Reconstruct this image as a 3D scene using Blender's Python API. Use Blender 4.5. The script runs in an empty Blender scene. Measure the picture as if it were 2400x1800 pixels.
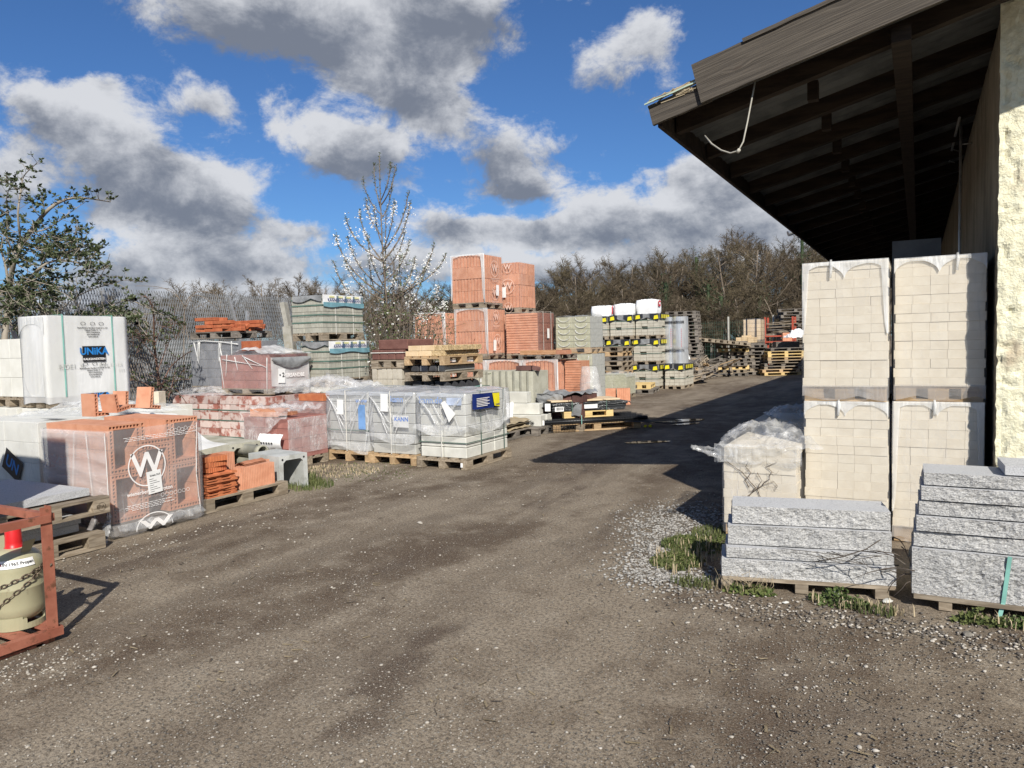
import bpy, bmesh, math, random
import numpy as np
from mathutils import Vector, Matrix, noise as mnoise

R = random.Random(11)
sc = bpy.context.scene
col = sc.collection
rad = math.radians

# ------------------------------------------------------------------ camera
# world axes follow the yard: +Y along the shed and the rows of stacks, +X across towards the shed
FW = Vector((-.482, .876, 0)).normalized()
RT = Vector((FW.y, -FW.x, 0))
UP = Vector((0, 0, 1))
PITCH, ROLL = 0.0571, 0.025
cF = FW * math.cos(PITCH) - UP * math.sin(PITCH)
cU = UP * math.cos(PITCH) + FW * math.sin(PITCH)
cX = RT * math.cos(ROLL) - cU * math.sin(ROLL)
cY = RT * math.sin(ROLL) + cU * math.cos(ROLL)
cam_data = bpy.data.cameras.new('camera')
cam_data.sensor_width = 36
cam_data.lens = 36 * 1733 / 2400
cam_data.clip_start = .05
cam_data.clip_end = 3000
cam = bpy.data.objects.new('camera', cam_data)
col.objects.link(cam)
cam.matrix_world = Matrix(((cX.x, cY.x, -cF.x, 0), (cX.y, cY.y, -cF.y, 0), (cX.z, cY.z, -cF.z, 1.7), (0, 0, 0, 1)))
sc.camera = cam

# ------------------------------------------------------------------ sun, exposure, world
SUN_TRAVEL = Vector((-.637, .770, -.738)).normalized()
sun_data = bpy.data.lights.new('sun', 'SUN')
sun_data.energy = 5.0
sun_data.angle = rad(.5)
sun_data.color = (1, .95, .87)
sun = bpy.data.objects.new('sun', sun_data)
col.objects.link(sun)
sun.rotation_euler = SUN_TRAVEL.to_track_quat('-Z', 'Y').to_euler()
sc.view_settings.view_transform = 'Standard'
sc.view_settings.look = 'None'
sc.view_settings.gamma = 1
sc.view_settings.use_curve_mapping = False
sc.view_settings.exposure = 0.25
sc.cycles.transparent_max_bounces = 24
sc.cycles.max_bounces = 6
sc.cycles.use_denoising = True

SKY_STRENGTH = .085
world = bpy.data.worlds.new('World')
sc.world = world
world.use_nodes = True
wt = world.node_tree
wt.nodes.clear()


class N:
    """tiny node-graph helper"""
    def __init__(s, tree): s.t = tree
    def new(s, kind, **kw):
        n = s.t.nodes.new(kind)
        for k, v in kw.items(): setattr(n, k, v)
        return n
    def put(s, sock, v):
        if hasattr(v, 'is_output'): s.t.links.new(v, sock)
        else: sock.default_value = v
    def m(s, op, a, b=0.0, c=0.0, clamp=False):
        n = s.new('ShaderNodeMath', operation=op, use_clamp=clamp)
        s.put(n.inputs[0], a); s.put(n.inputs[1], b); s.put(n.inputs[2], c)
        return n.outputs[0]
    def vm(s, op, a, b=(0, 0, 0), c=(0, 0, 0), out=0):
        n = s.new('ShaderNodeVectorMath', operation=op)
        s.put(n.inputs[0], a); s.put(n.inputs[1], b)
        if op == 'MULTIPLY_ADD': s.put(n.inputs[2], c)
        return n.outputs['Value' if op in ('DOT_PRODUCT', 'LENGTH') else 'Vector']
    def xyz(s, x, y, z):
        n = s.new('ShaderNodeCombineXYZ')
        s.put(n.inputs[0], x); s.put(n.inputs[1], y); s.put(n.inputs[2], z)
        return n.outputs[0]
    def noise(s, vec, scale, detail=4, rough=.55, dist=0):
        n = s.new('ShaderNodeTexNoise')
        if vec is not None: s.t.links.new(vec, n.inputs['Vector'])
        n.inputs['Scale'].default_value = scale; n.inputs['Detail'].default_value = detail
        n.inputs['Roughness'].default_value = rough; n.inputs['Distortion'].default_value = dist
        return n.outputs[0]
    def step(s, x, lo, hi, a=0.0, b=1.0):
        n = s.new('ShaderNodeMapRange', interpolation_type='SMOOTHSTEP')
        s.put(n.inputs[0], x); s.put(n.inputs[1], lo); s.put(n.inputs[2], hi); s.put(n.inputs[3], a); s.put(n.inputs[4], b)
        return n.outputs[0]
    def mix(s, f, a, b, blend='MIX'):
        n = s.new('ShaderNodeMix', data_type='RGBA', blend_type=blend)
        s.put(n.inputs[0], f)
        s.put(n.inputs[6], a if hasattr(a, 'is_output') else (*a, 1)); s.put(n.inputs[7], b if hasattr(b, 'is_output') else (*b, 1))
        return n.outputs[2]


def build_sky():
    g = N(wt)
    sky = g.new('ShaderNodeTexSky', sky_type='NISHITA', sun_disc=False)
    to_sun = -SUN_TRAVEL
    sky.sun_elevation = math.asin(to_sun.z)
    sky.sun_rotation = math.atan2(to_sun.x, to_sun.y)
    sky.altitude = 50; sky.air_density = 1.0; sky.dust_density = .35; sky.ozone_density = 2.2
    d = g.new('ShaderNodeTexCoord').outputs['Generated']
    d = g.vm('NORMALIZE', d)
    sep = g.new('ShaderNodeSeparateXYZ'); g.t.links.new(d, sep.inputs[0])
    az = g.m('MULTIPLY', g.m('ARCTAN2', g.vm('DOT_PRODUCT', d, tuple(RT)), g.vm('DOT_PRODUCT', d, tuple(FW))), 57.2958)
    el = g.m('MULTIPLY', g.m('ARCSINE', sep.outputs[2]), 57.2958)
    lay = g.m('ADD', g.m('MAXIMUM', sep.outputs[2], 0.0), .22)
    p = g.vm('DIVIDE', d, g.xyz(lay, lay, 1.4))
    pd = g.vm('MULTIPLY', d, (1, 1, 1.45))
    # warp the directions a little so that cloud outlines billow
    w1 = g.new('ShaderNodeTexNoise'); g.t.links.new(pd, w1.inputs['Vector'])
    w1.inputs['Scale'].default_value = 7.0; w1.inputs['Detail'].default_value = 6; w1.inputs['Roughness'].default_value = .6
    warp = g.vm('MULTIPLY', g.vm('SUBTRACT', w1.outputs['Color'], (.5, .5, .5)), (5.0, 3.6, 0))
    ae = g.vm('ADD', g.xyz(az, el, 0.0), warp)
    blobs = [(-12.5, 23.2, 10.5, 3.2, 1.5), (-19.6, 23.6, 5.4, 2.2, .8), (-4.1, 23.9, 6.1, 2.3, .9), (-11.5, 20.8, 7, 1.6, .9),
             (-32, 15.6, 2.8, 1.7, .9), (-29, 14.2, 4.7, 2.4, 1.1), (-25.3, 11.6, 5.6, 2.4, 1.1), (-21.5, 9.9, 4.3, 2, 1.1),
             (-21.7, 17.1, 3.1, 1.5, .85), (-28.4, 17.6, 1.5, 1.1, .6), (-24.9, 7, 5.6, 1.6, .9), (-19.1, 6.4, 4.2, 1.5, .9),
             (-28.4, 5.5, 5.6, 1.3, .7), (-15.8, 8.6, 2.7, 1.2, .7), (-33.5, 10.9, 1.7, 2.1, .6), (-13.6, 15, 3.6, 2.4, 1.15),
             (-9.7, 14, 3.1, 1.9, 1.05), (-7.5, 19, 3.7, 2.1, 1.1), (-5.1, 17.2, 2.5, 2.3, 1), (-.3, 13.8, 3.6, 2.5, 1.1),
             (1.6, 11.9, 2.5, 1.1, .9), (4.7, 14.9, 1.6, 1.4, .6), (8.4, 19.1, 4.6, 3, .55), (11.5, 21.5, 2.2, 2.1, .65),
             (14.7, 11.9, 3.9, 2.2, 1.15), (17.3, 10.1, 3.6, 1.3, .9), (6.8, 10.5, 2.7, 1.4, .8), (.8, 8.7, 4.7, 1.4, 1),
             (-4.9, 8.8, 3.2, 1.4, .9), (6.1, 8.9, 3.5, 1.6, .9), (11.3, 8.3, 4.8, 1.6, 1), (17.3, 7.9, 4.3, 1.2, .9),
             (-8.8, 6.3, 5.3, 1.5, .9), (2, 5.4, 8, 1.5, 1.0), (13, 5.6, 8, 1.5, 1.0), (24, 8, 7, 3, 1), (-26, 3.6, 8, 1.7, 1.0), (-15, 3.4, 7, 1.5, .9), (0, 2.2, 30, 1.2, .9)]
    acc, shade = 0.0, 0.0
    for a, e, ra, re, s in blobs:
        q = g.vm('MULTIPLY_ADD', ae, (1 / ra, 1 / re, 0), (-a / ra, -e / re, 0))
        ex = g.m('POWER', .35, g.vm('DOT_PRODUCT', q, q))
        ex = g.m('MULTIPLY', ex, s)
        acc = g.m('ADD', acc, ex)
        shade = g.m('MULTIPLY_ADD', ex, g.vm('DOT_PRODUCT', q, (0, 1, 0)), shade)
    # broken cloud cover over the rest of the sky
    low = g.noise(p, .9, 2, .5)
    out_view = g.step(g.m('ABSOLUTE', az), 36, 46)
    out_view = g.m('MAXIMUM', out_view, g.step(el, 25, 31))
    cover = g.m('MULTIPLY', g.step(low, .46, .66), out_view)
    acc = g.m('ADD', acc, cover)
    n1 = g.noise(pd, 11.0, 12, .66, .2)
    n2 = g.noise(g.vm('ADD', pd, (.012, -.014, .034)), 10.0, 6, .60, .3)
    dens = g.m('ADD', acc, g.m('MULTIPLY', g.m('SUBTRACT', n1, .5), 2.5))
    alpha = g.step(dens, .30, .84)
    thick = g.step(acc, .45, 1.5)
    # lit tops, grey bases: where in the clump we look, plus the billows of the noise
    lit = g.m('DIVIDE', shade, g.m('ADD', acc, .15))
    lit = g.m('ADD', g.m('MULTIPLY', lit, .95), g.m('MULTIPLY', g.m('SUBTRACT', n1, n2), 1.9))
    lit = g.m('SUBTRACT', g.m('ADD', lit, .50), g.m('MULTIPLY', thick, .32))
    ccol = g.mix(g.step(lit, -.25, .85), (1.9, 2.15, 2.7), (6.9, 7.05, 7.4))
    skyc = g.mix(1.0, sky.outputs[0], (.42, .66, .98), 'MULTIPLY')
    c = g.mix(g.m('MULTIPLY', alpha, .97), skyc, ccol)
    bg = g.new('ShaderNodeBackground')
    g.t.links.new(c, bg.inputs[0])
    bg.inputs[1].default_value = SKY_STRENGTH
    out = g.new('ShaderNodeOutputWorld')
    g.t.links.new(bg.outputs[0], out.inputs[0])


build_sky()
world.cycles.sampling_method = 'MANUAL'
world.cycles.sample_map_resolution = 512

# ------------------------------------------------------------------ materials
MATS = {}


def pm(name, c, c2=None, var=.18, scale=6, detail=5, rough=.85, bump=.25, bscale=60, rnd=.10, stretch=(1, 1, 1), metal=0, spec=.3,
       spots=None, bdist=.004, soft=(.35, .65)):
    """principled procedural surface: two-tone noise, per-object tone shift, noise bump; spots = (colour, scale, threshold, amount)"""
    if name in MATS: return MATS[name]
    m = bpy.data.materials.new(name); m.use_nodes = True
    t = m.node_tree; g = N(t); b = t.nodes['Principled BSDF']
    co = g.new('ShaderNodeTexCoord').outputs['Object']
    inf = g.new('ShaderNodeObjectInfo').outputs['Random']
    v = g.vm('ADD', g.vm('MULTIPLY', co, stretch), g.xyz(g.m('MULTIPLY', inf, 37.0), g.m('MULTIPLY', inf, 71.0), g.m('MULTIPLY', inf, 13.0)))
    c = tuple(c)
    if c2 is None: a, d = tuple(x * (1 - var) for x in c), tuple(min(1, x * (1 + var)) for x in c)
    else: a, d = c, tuple(c2)
    k = g.mix(g.step(g.noise(v, scale, detail, .6), soft[0], soft[1]), a, d)
    if spots:
        sc_, s_s, s_t, s_a = spots
        f = g.m('MULTIPLY', g.step(g.noise(v, s_s, 5, .65), s_t - .06, s_t + .06), s_a)
        k = g.mix(f, k, sc_)
    h = g.new('ShaderNodeHueSaturation')
    g.put(h.inputs['Color'], k)
    g.put(h.inputs['Value'], g.m('MULTIPLY_ADD', inf, 2 * rnd, 1 - rnd))
    t.links.new(h.outputs[0], b.inputs['Base Color'])
    b.inputs['Roughness'].default_value = rough; b.inputs['Metallic'].default_value = metal
    b.inputs['Specular IOR Level'].default_value = spec
    if bump:
        bn = g.new('ShaderNodeBump'); bn.inputs['Strength'].default_value = bump; bn.inputs['Distance'].default_value = bdist
        t.links.new(g.noise(v, bscale, 5, .6), bn.inputs['Height'])
        t.links.new(bn.outputs[0], b.inputs['Normal'])
    MATS[name] = m
    return m


def film(name, opacity=.22, tint=(.86, .87, .88), wr=.5, scale=5, rough=.18, stretch=(1, 1, .35), bump=.7):
    """plastic sheet: partly clear, whiter and glossier along its creases"""
    m = bpy.data.materials.new(name); m.use_nodes = True
    t = m.node_tree; g = N(t); b = t.nodes['Principled BSDF']; out = t.nodes['Material Output']
    co = g.new('ShaderNodeTexCoord').outputs['Object']
    inf = g.new('ShaderNodeObjectInfo').outputs['Random']
    v = g.vm('ADD', g.vm('MULTIPLY', co, stretch), g.xyz(g.m('MULTIPLY', inf, 37.0), g.m('MULTIPLY', inf, 71.0), 0.0))
    n = g.noise(v, scale, 3, .55, .5)
    v2 = g.vm('MULTIPLY', v, (2.2, 2.2, .7))
    nb = g.noise(v2, scale * .9, 2, .5, .3)
    crease = lambda x, k: g.m('POWER', g.m('SUBTRACT', 1.0, g.m('MULTIPLY', g.m('ABSOLUTE', g.m('SUBTRACT', x, .5)), k), clamp=True), 2.0)
    n3 = g.noise(v, scale * .45, 3, .5)
    where = g.step(n3, .45, .72)                                   # creases gather in some places, the rest is taut
    ridge = g.m('MULTIPLY', g.m('ADD', g.m('MULTIPLY', crease(n, 26.0), .6), crease(nb, 22.0)), g.m('MULTIPLY', where, wr))
    op = g.m('ADD', g.m('MULTIPLY_ADD', g.step(n3, .3, .7), opacity * .6, opacity * .7), ridge, clamp=True)
    b.inputs['Base Color'].default_value = (*tint, 1)
    b.inputs['Roughness'].default_value = rough
    b.inputs['Specular IOR Level'].default_value = .5
    bn = g.new('ShaderNodeBump'); bn.inputs['Strength'].default_value = bump; bn.inputs['Distance'].default_value = .02
    t.links.new(g.m('ADD', n, nb), bn.inputs['Height']); t.links.new(bn.outputs[0], b.inputs['Normal'])
    tr = g.new('ShaderNodeBsdfTransparent')
    tr.inputs[0].default_value = (.97, .975, .98, 1)
    mx = g.new('ShaderNodeMixShader')
    t.links.new(op, mx.inputs[0]); t.links.new(tr.outputs[0], mx.inputs[1]); t.links.new(b.outputs[0], mx.inputs[2])
    t.links.new(mx.outputs[0], out.inputs[0])
    MATS[name] = m
    return m


# ------------------------------------------------------------------ mesh building
class MB:
    """collects boxes, tubes, prisms and free faces into one mesh"""
    def __init__(s): s.v = []; s.f = []; s.mi = []; s.sm = []
    def add(s, vs, fs, mi=0, smooth=False, M=None):
        o = len(s.v)
        s.v.extend([tuple(M @ Vector(v)) for v in vs] if M is not None else [tuple(v) for v in vs])
        for f in fs:
            s.f.append([i + o for i in f]); s.mi.append(mi); s.sm.append(smooth)
        return s
    def box(s, x0, y0, z0, x1, y1, z1, mi=0, M=None):
        return s.add([(x0, y0, z0), (x1, y0, z0), (x1, y1, z0), (x0, y1, z0), (x0, y0, z1), (x1, y0, z1), (x1, y1, z1), (x0, y1, z1)],
                     [(0, 3, 2, 1), (4, 5, 6, 7), (0, 1, 5, 4), (1, 2, 6, 5), (2, 3, 7, 6), (3, 0, 4, 7)], mi, False, M)
    def bar(s, a, b, w, h, mi=0, up=(0, 0, 1)):
        """box of section w x h running from a to b"""
        a, b = Vector(a), Vector(b); d = (b - a); L = d.length; d.normalize()
        sx = d.cross(Vector(up))
        if sx.length < 1e-4: sx = d.cross(Vector((0, 1, 0)))
        sx.normalize(); uz = sx.cross(d)
        M = Matrix(((d.x, sx.x, uz.x, a.x), (d.y, sx.y, uz.y, a.y), (d.z, sx.z, uz.z, a.z), (0, 0, 0, 1)))
        return s.box(0, -w / 2, -h / 2, L, w / 2, h / 2, mi, M)
    def tube(s, pts, rads, n=6, mi=0, cap=True, smooth=True):
        pts = [Vector(p) for p in pts]
        if not hasattr(rads, '__len__'): rads = [rads] * len(pts)
        o = len(s.v); ref = None
        for i, p in enumerate(pts):
            d = (pts[min(i + 1, len(pts) - 1)] - pts[max(i - 1, 0)])
            d = d.normalized() if d.length > 1e-9 else Vector((0, 0, 1))
            if ref is None:
                ref = d.cross(Vector((0, 0, 1)))
                if ref.length < .05: ref = d.cross(Vector((1, 0, 0)))
            ref = (ref - d * ref.dot(d)).normalized(); bi = d.cross(ref)
            for k in range(n):
                a = 2 * math.pi * k / n
                s.v.append(tuple(p + (ref * math.cos(a) + bi * math.sin(a)) * rads[i]))
        for i in range(len(pts) - 1):
            for k in range(n):
                k2 = (k + 1) % n
                s.f.append([o + i * n + k, o + i * n + k2, o + (i + 1) * n + k2, o + (i + 1) * n + k]); s.mi.append(mi); s.sm.append(smooth)
        if cap and n > 2:
            s.f.append([o + k for k in range(n)][::-1]); s.mi.append(mi); s.sm.append(False)
            e = o + (len(pts) - 1) * n
            s.f.append([e + k for k in range(n)]); s.mi.append(mi); s.sm.append(False)
        return s
    def prism(s, prof, a, b, axis='z', mi=0, M=None):
        """extrude a counter-clockwise profile; axis z: (x,y), axis x: profile is (y,z), axis y: profile is (x,z)"""
        n = len(prof)
        if axis == 'z': P = lambda p, t: (p[0], p[1], t)
        elif axis == 'x': P = lambda p, t: (t, p[0], p[1])
        else: P = lambda p, t: (p[0], -t, p[1])
        if axis == 'y': a, b = -b, -a
        vs = [P(p, a) for p in prof] + [P(p, b) for p in prof]
        fs = [list(range(n))[::-1], list(range(n, 2 * n))] + [(i, (i + 1) % n, (i + 1) % n + n, i + n) for i in range(n)]
        return s.add(vs, fs, mi, False, M)
    def lathe(s, prof, n=28, mi=0, c=(0, 0, 0), smooth=True):
        o = len(s.v)
        for r, z in prof:
            for k in range(n):
                a = 2 * math.pi * k / n
                s.v.append((c[0] + r * math.cos(a), c[1] + r * math.sin(a), c[2] + z))
        for i in range(len(prof) - 1):
            for k in range(n):
                k2 = (k + 1) % n
                s.f.append([o + i * n + k, o + i * n + k2, o + (i + 1) * n + k2, o + (i + 1) * n + k]); s.mi.append(mi); s.sm.append(smooth)
        return s
    def grid(s, fn, nu, nv, mi=0, smooth=True, keep=None):
        o = len(s.v)
        for j in range(nv + 1):
            for i in range(nu + 1):
                s.v.append(tuple(fn(i / nu, j / nv)))
        for j in range(nv):
            for i in range(nu):
                if keep and not keep((i + .5) / nu, (j + .5) / nv): continue
                a = o + j * (nu + 1) + i
                s.f.append([a, a + 1, a + nu + 2, a + nu + 1]); s.mi.append(mi); s.sm.append(smooth)
        return s
    def mesh(s, name, mats):
        me = bpy.data.meshes.new(name)
        me.from_pydata(s.v, [], s.f)
        for m in (mats if isinstance(mats, (list, tuple)) else [mats]): me.materials.append(m)
        me.polygons.foreach_set('material_index', s.mi)
        me.polygons.foreach_set('use_smooth', s.sm)
        me.update()
        return me


def fz(x, y, z=0.0, s=1.0):
    return mnoise.noise(Vector((x * s, y * s, z * s)))


def put(name, me, parent=None, loc=(0, 0, 0), rot=(0, 0, 0), label=None, cat=None, group=None, kind=None):
    o = bpy.data.objects.new(name, me); col.objects.link(o)
    o.location = loc; o.rotation_euler = rot
    if parent is not None: o.parent = parent
    if label: o['label'] = label
    if cat: o['category'] = cat
    if group: o['group'] = group
    if kind: o['kind'] = kind
    return o


def thing(name, label, cat, loc=(0, 0, 0), rz=0, group=None):
    return put(name, None, None, loc, (0, 0, rz), label, cat, group)


CACHE = {}


def brick_mesh(w, d, h, m, ch=.003):
    """box with small chamfers, origin at the centre of its base"""
    key = (round(w, 4), round(d, 4), round(h, 4), m.name, ch)
    if key not in CACHE:
        bm = bmesh.new(); bmesh.ops.create_cube(bm, size=1)
        for v in bm.verts: v.co = Vector((v.co.x * w, v.co.y * d, (v.co.z + .5) * h))
        if ch: bmesh.ops.bevel(bm, geom=list(bm.edges), offset=ch, segments=1, affect='EDGES')
        me = bpy.data.meshes.new('block'); bm.to_mesh(me); bm.free(); me.materials.append(m)
        CACHE[key] = me
    return CACHE[key]


def text_mesh(body, size, m, bold=0.0, align='CENTER', extrude=0.0, key=None):
    k = ('text', body, size, m.name, bold, align)
    if k in CACHE: return CACHE[k]
    cu = bpy.data.curves.new('lettering', 'FONT')
    cu.body = body; cu.size = size; cu.align_x = align; cu.align_y = 'CENTER'; cu.offset = bold; cu.extrude = extrude; cu.resolution_u = 3
    o = bpy.data.objects.new('lettering', cu)
    me = bpy.data.meshes.new_from_object(o)
    bpy.data.objects.remove(o)
    me.materials.clear(); me.materials.append(m)
    CACHE[k] = me
    return me


FRONT, RIGHT = (rad(90), 0, 0), (rad(90), 0, rad(90))   # lettering on a face that looks to -Y, to +X


def ring_mesh(r, w, m, n=40):
    k = ('ring', r, w, m.name)
    if k not in CACHE:
        mb = MB()
        mb.add([(math.cos(2 * math.pi * i / n) * q, math.sin(2 * math.pi * i / n) * q, 0) for q in (r - w, r) for i in range(n)],
               [(i, i + n, (i + 1) % n + n, (i + 1) % n) for i in range(n)])
        CACHE[k] = mb.mesh('ring', m)
    return CACHE[k]


def plate_mesh(w, h, m):
    k = ('plate', round(w, 4), round(h, 4), m.name)
    if k not in CACHE:
        CACHE[k] = MB().box(-w / 2, -h / 2, 0, w / 2, h / 2, .0015).mesh('plate', m)
    return CACHE[k]
# ------------------------------------------------------------------ the materials of the yard
M_beige = pm('beige_lime_brick', (.61, .54, .425), (.66, .595, .48), scale=9, rnd=.03, bump=.2, bscale=120, rough=.9, spots=((.44, .37, .27), 12, .69, .5))
M_kswhite = pm('white_lime_block', (.62, .61, .55), (.70, .69, .63), scale=4, rnd=.03, bump=.1, rough=.9)
M_clay = pm('orange_clay', (.52, .235, .138), (.61, .305, .19), scale=7, rnd=.07, bump=.2, bscale=90, rough=.85)
M_clay_dull = pm('dull_clay', (.36, .15, .08), (.48, .21, .12), scale=6, rnd=.12, bump=.25, rough=.9)
M_clay_tile = pm('red_clay_tile', (.42, .13, .055), (.52, .18, .075), scale=8, rnd=.12, bump=.2, rough=.85)
M_loose = pm('loose_orange_brick', (.36, .10, .045), (.46, .145, .065), scale=8, rnd=.22, bump=.25, rough=.85)
M_redcon = pm('red_concrete', (.29, .125, .105), (.36, .165, .14), scale=8, rnd=.10, bump=.3, bscale=110, rough=.9)
M_redeff = pm('red_concrete_efflorescence', (.30, .115, .09), (.38, .165, .13), scale=7, rnd=.12, bump=.3, rough=.9, spots=((.62, .52, .48), 5, .49, .9))
M_redkerb = pm('dark_red_kerb', (.135, .062, .05), (.175, .085, .068), scale=9, rnd=.08, bump=.4, bscale=150, rough=.92)
M_brownbrick = pm('brown_violet_brick', (.09, .045, .04), (.14, .07, .06), scale=9, rnd=.15, bump=.3, rough=.85)
M_greypav = pm('grey_green_paver', (.31, .305, .255), (.40, .39, .33), scale=5, rnd=.07, bump=.35, bscale=130, rough=.92, stretch=(3, 3, 1), spots=((.25, .25, .22), 5, .62, .5))
M_palepav = pm('pale_beige_paver', (.43, .40, .33), (.50, .475, .40), scale=7, rnd=.07, bump=.25, bscale=130, rough=.92)
M_kanngrey = pm('grey_concrete_block', (.37, .37, .345), (.45, .45, .42), scale=5, rnd=.03, bump=.2, bscale=120, rough=.9)
M_kannpale = pm('pale_concrete_block', (.53, .525, .475), (.62, .615, .56), scale=5, rnd=.03, bump=.25, bscale=150, rough=.9)
M_slab = pm('concrete_slab', (.36, .35, .28), (.46, .45, .37), scale=4, rnd=.06, bump=.35, bscale=110, rough=.92, spots=((.27, .27, .22), 4, .6, .6))
M_uconc = pm('weathered_concrete', (.33, .32, .25), (.46, .445, .37), scale=4, rnd=.05, bump=.4, bscale=90, rough=.93, spots=((.24, .23, .16), 5, .58, .6))
M_ugrey = pm('grey_channel_concrete', (.38, .39, .37), (.50, .505, .48), scale=4, rnd=.05, bump=.4, bscale=90, rough=.93, spots=((.27, .27, .24), 6, .6, .6))
M_darkgrey = pm('anthracite_concrete', (.035, .036, .039), (.055, .056, .060), scale=9, rnd=.10, bump=.3, bscale=130, rough=.85)
M_slate = pm('blue_grey_block', (.12, .13, .15), (.16, .17, .19), scale=6, rnd=.05, bump=.25, rough=.85)
M_midgrey = pm('mid_grey_concrete', (.27, .27, .25), (.34, .34, .315), scale=6, rnd=.07, bump=.3, rough=.9)
M_kerbgrey = pm('warm_grey_kerb', (.40, .36, .29), (.48, .44, .36), scale=7, rnd=.06, bump=.35, bscale=140, rough=.92)
M_sand = pm('sand_brick', (.58, .43, .25), (.66, .51, .32), scale=6, rnd=.06, bump=.3, rough=.9)
M_sandrough = pm('split_sand_face', (.42, .30, .15), (.62, .47, .27), scale=26, rnd=.05, bump=1.0, bscale=38, bdist=.02, rough=.95)
M_klb = pm('green_grey_pumice', (.36, .355, .235), (.46, .45, .31), scale=14, rnd=.04, bump=.5, bscale=120, rough=.95)
M_klbgrey = pm('grey_pumice', (.40, .40, .36), (.48, .48, .435), scale=14, rnd=.04, bump=.4, bscale=120, rough=.95)
M_wood = pm('weathered_pallet_wood', (.19, .15, .105), (.33, .275, .205), scale=5, stretch=(1, 6, 6), rnd=.22, bump=.5, bscale=25, rough=.88)
M_woodtan = pm('tan_pallet_wood', (.36, .24, .13), (.50, .36, .21), scale=5, stretch=(1, 6, 6), rnd=.2, bump=.4, bscale=25, rough=.85)
M_woodgrey = pm('grey_old_wood', (.115, .10, .085), (.23, .205, .175), scale=5, stretch=(1, 6, 6), rnd=.25, bump=.5, bscale=25, rough=.92)
M_woodyel = pm('new_yellow_pallet_wood', (.56, .40, .17), (.68, .51, .24), scale=5, stretch=(1, 6, 6), rnd=.14, bump=.3, bscale=25, rough=.8)
M_board = pm('tan_board', (.56, .42, .26), (.64, .50, .33), scale=4, stretch=(1, 5, 5), rnd=.08, bump=.2, rough=.75)
M_rust = pm('rusty_red_paint', (.25, .080, .048), (.34, .125, .078), scale=6, rnd=.06, bump=.3, rough=.7, spots=((.12, .05, .025), 14, .60, .9), spec=.4)
M_rustred = pm('red_steel_rack', (.40, .07, .04), (.46, .10, .06), scale=6, rnd=.06, bump=.2, rough=.6)
M_zinc = pm('galvanised_steel', (.44, .45, .45), (.56, .57, .57), scale=12, rnd=.05, bump=.1, rough=.45, metal=.6)
M_meshsteel = pm('dull_mesh_steel', (.16, .17, .18), (.24, .25, .26), scale=3, rnd=.05, bump=0, rough=.6, metal=.3)
M_chain = pm('rusty_chain', (.13, .10, .075), (.24, .19, .14), scale=60, rnd=.05, bump=.2, rough=.55, metal=.7)
M_gasgreen = pm('olive_grey_enamel', (.335, .315, .20), (.37, .35, .225), scale=4, rnd=.0, bump=.03, rough=.28, spec=.5, spots=((.17, .13, .08), 16, .67, .55))
M_redcap = pm('red_plastic_cap', (.52, .012, .016), (.60, .02, .022), scale=5, rnd=0, bump=.03, rough=.4, spec=.45)
M_faintprint = pm('faint_film_print', (.70, .52, .44), var=.05, rnd=0, bump=0, rough=.6)
M_whiteprint = pm('white_print', (.80, .78, .76), var=.05, rnd=0, bump=0, rough=.6)
M_paper = pm('white_paper', (.78, .78, .76), var=.05, rnd=.02, bump=.1, bscale=30, rough=.7)
M_blackprint = pm('black_print', (.015, .015, .017), var=.1, rnd=0, bump=0, rough=.5)
M_blue = pm('bright_blue_print', (.02, .19, .52), var=.05, rnd=0, bump=0, rough=.5)
M_kblue = pm('navy_label', (.012, .025, .13), (.018, .035, .17), scale=5, rnd=0, bump=.05, rough=.35)
M_paleblue = pm('faded_blue_print', (.25, .34, .55), var=.15, rnd=0, bump=0, rough=.5)
M_paleyellow = pm('pale_yellow_print', (.70, .68, .36), var=.06, rnd=0, bump=0, rough=.45)
M_yellow = pm('yellow_print', (.78, .68, .03), var=.06, rnd=0, bump=0, rough=.45)
M_redprint = pm('red_print', (.60, .03, .05), var=.06, rnd=0, bump=0, rough=.5)
M_greenstrap = pm('green_strap', (.10, .16, .13), var=.1, rnd=.1, bump=0, rough=.4)
M_teal = pm('teal_strap', (.20, .42, .36), var=.1, rnd=.05, bump=0, rough=.4)
M_palestrap = pm('white_strap', (.66, .64, .58), var=.1, rnd=.05, bump=0, rough=.5)
M_blackplastic = pm('black_shiny_film', (.022, .024, .026), (.05, .053, .055), scale=8, rnd=.1, bump=.9, bscale=9, bdist=.03, rough=.2, stretch=(.25, 2, 2), spec=.7)
M_blackmesh = pm('black_plastic_mesh', (.02, .021, .023), var=.2, rnd=.1, bump=0, rough=.45, spec=.5)
M_darkfilm = pm('dark_film', (.03, .032, .04), var=.2, rnd=.1, bump=.6, bscale=8, bdist=.02, rough=.3, spec=.5)
M_greyfilm = pm('grey_film', (.16, .165, .165), (.28, .285, .285), scale=4, rnd=.1, bump=.8, bscale=7, bdist=.03, rough=.3, spec=.5)
M_foil = pm('silver_foil', (.62, .64, .67), (.78, .80, .82), scale=5, rnd=.05, bump=.35, bscale=6, bdist=.02, rough=.25, metal=.55, stretch=(2, 2, .3))
M_bag = pm('white_sack_fabric', (.74, .74, .73), (.82, .82, .81), scale=4, rnd=.03, bump=.5, bscale=12, bdist=.02, rough=.75)
M_milky = film('milky_film', .66, (.80, .80, .79), .15, 5, .32, bump=.25)
M_fold = film('folded_film', .52, (.82, .82, .80), .25, 9, .3, stretch=(1.5, 1.5, .5), bump=.5)
M_clear = film('clear_film', .10, (.84, .84, .84), .16, 4, .25, bump=.25)
M_pale = film('hazy_film', .12, (.80, .79, .79), .16, 5, .25, stretch=(1, 1, .8), bump=.3)
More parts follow.
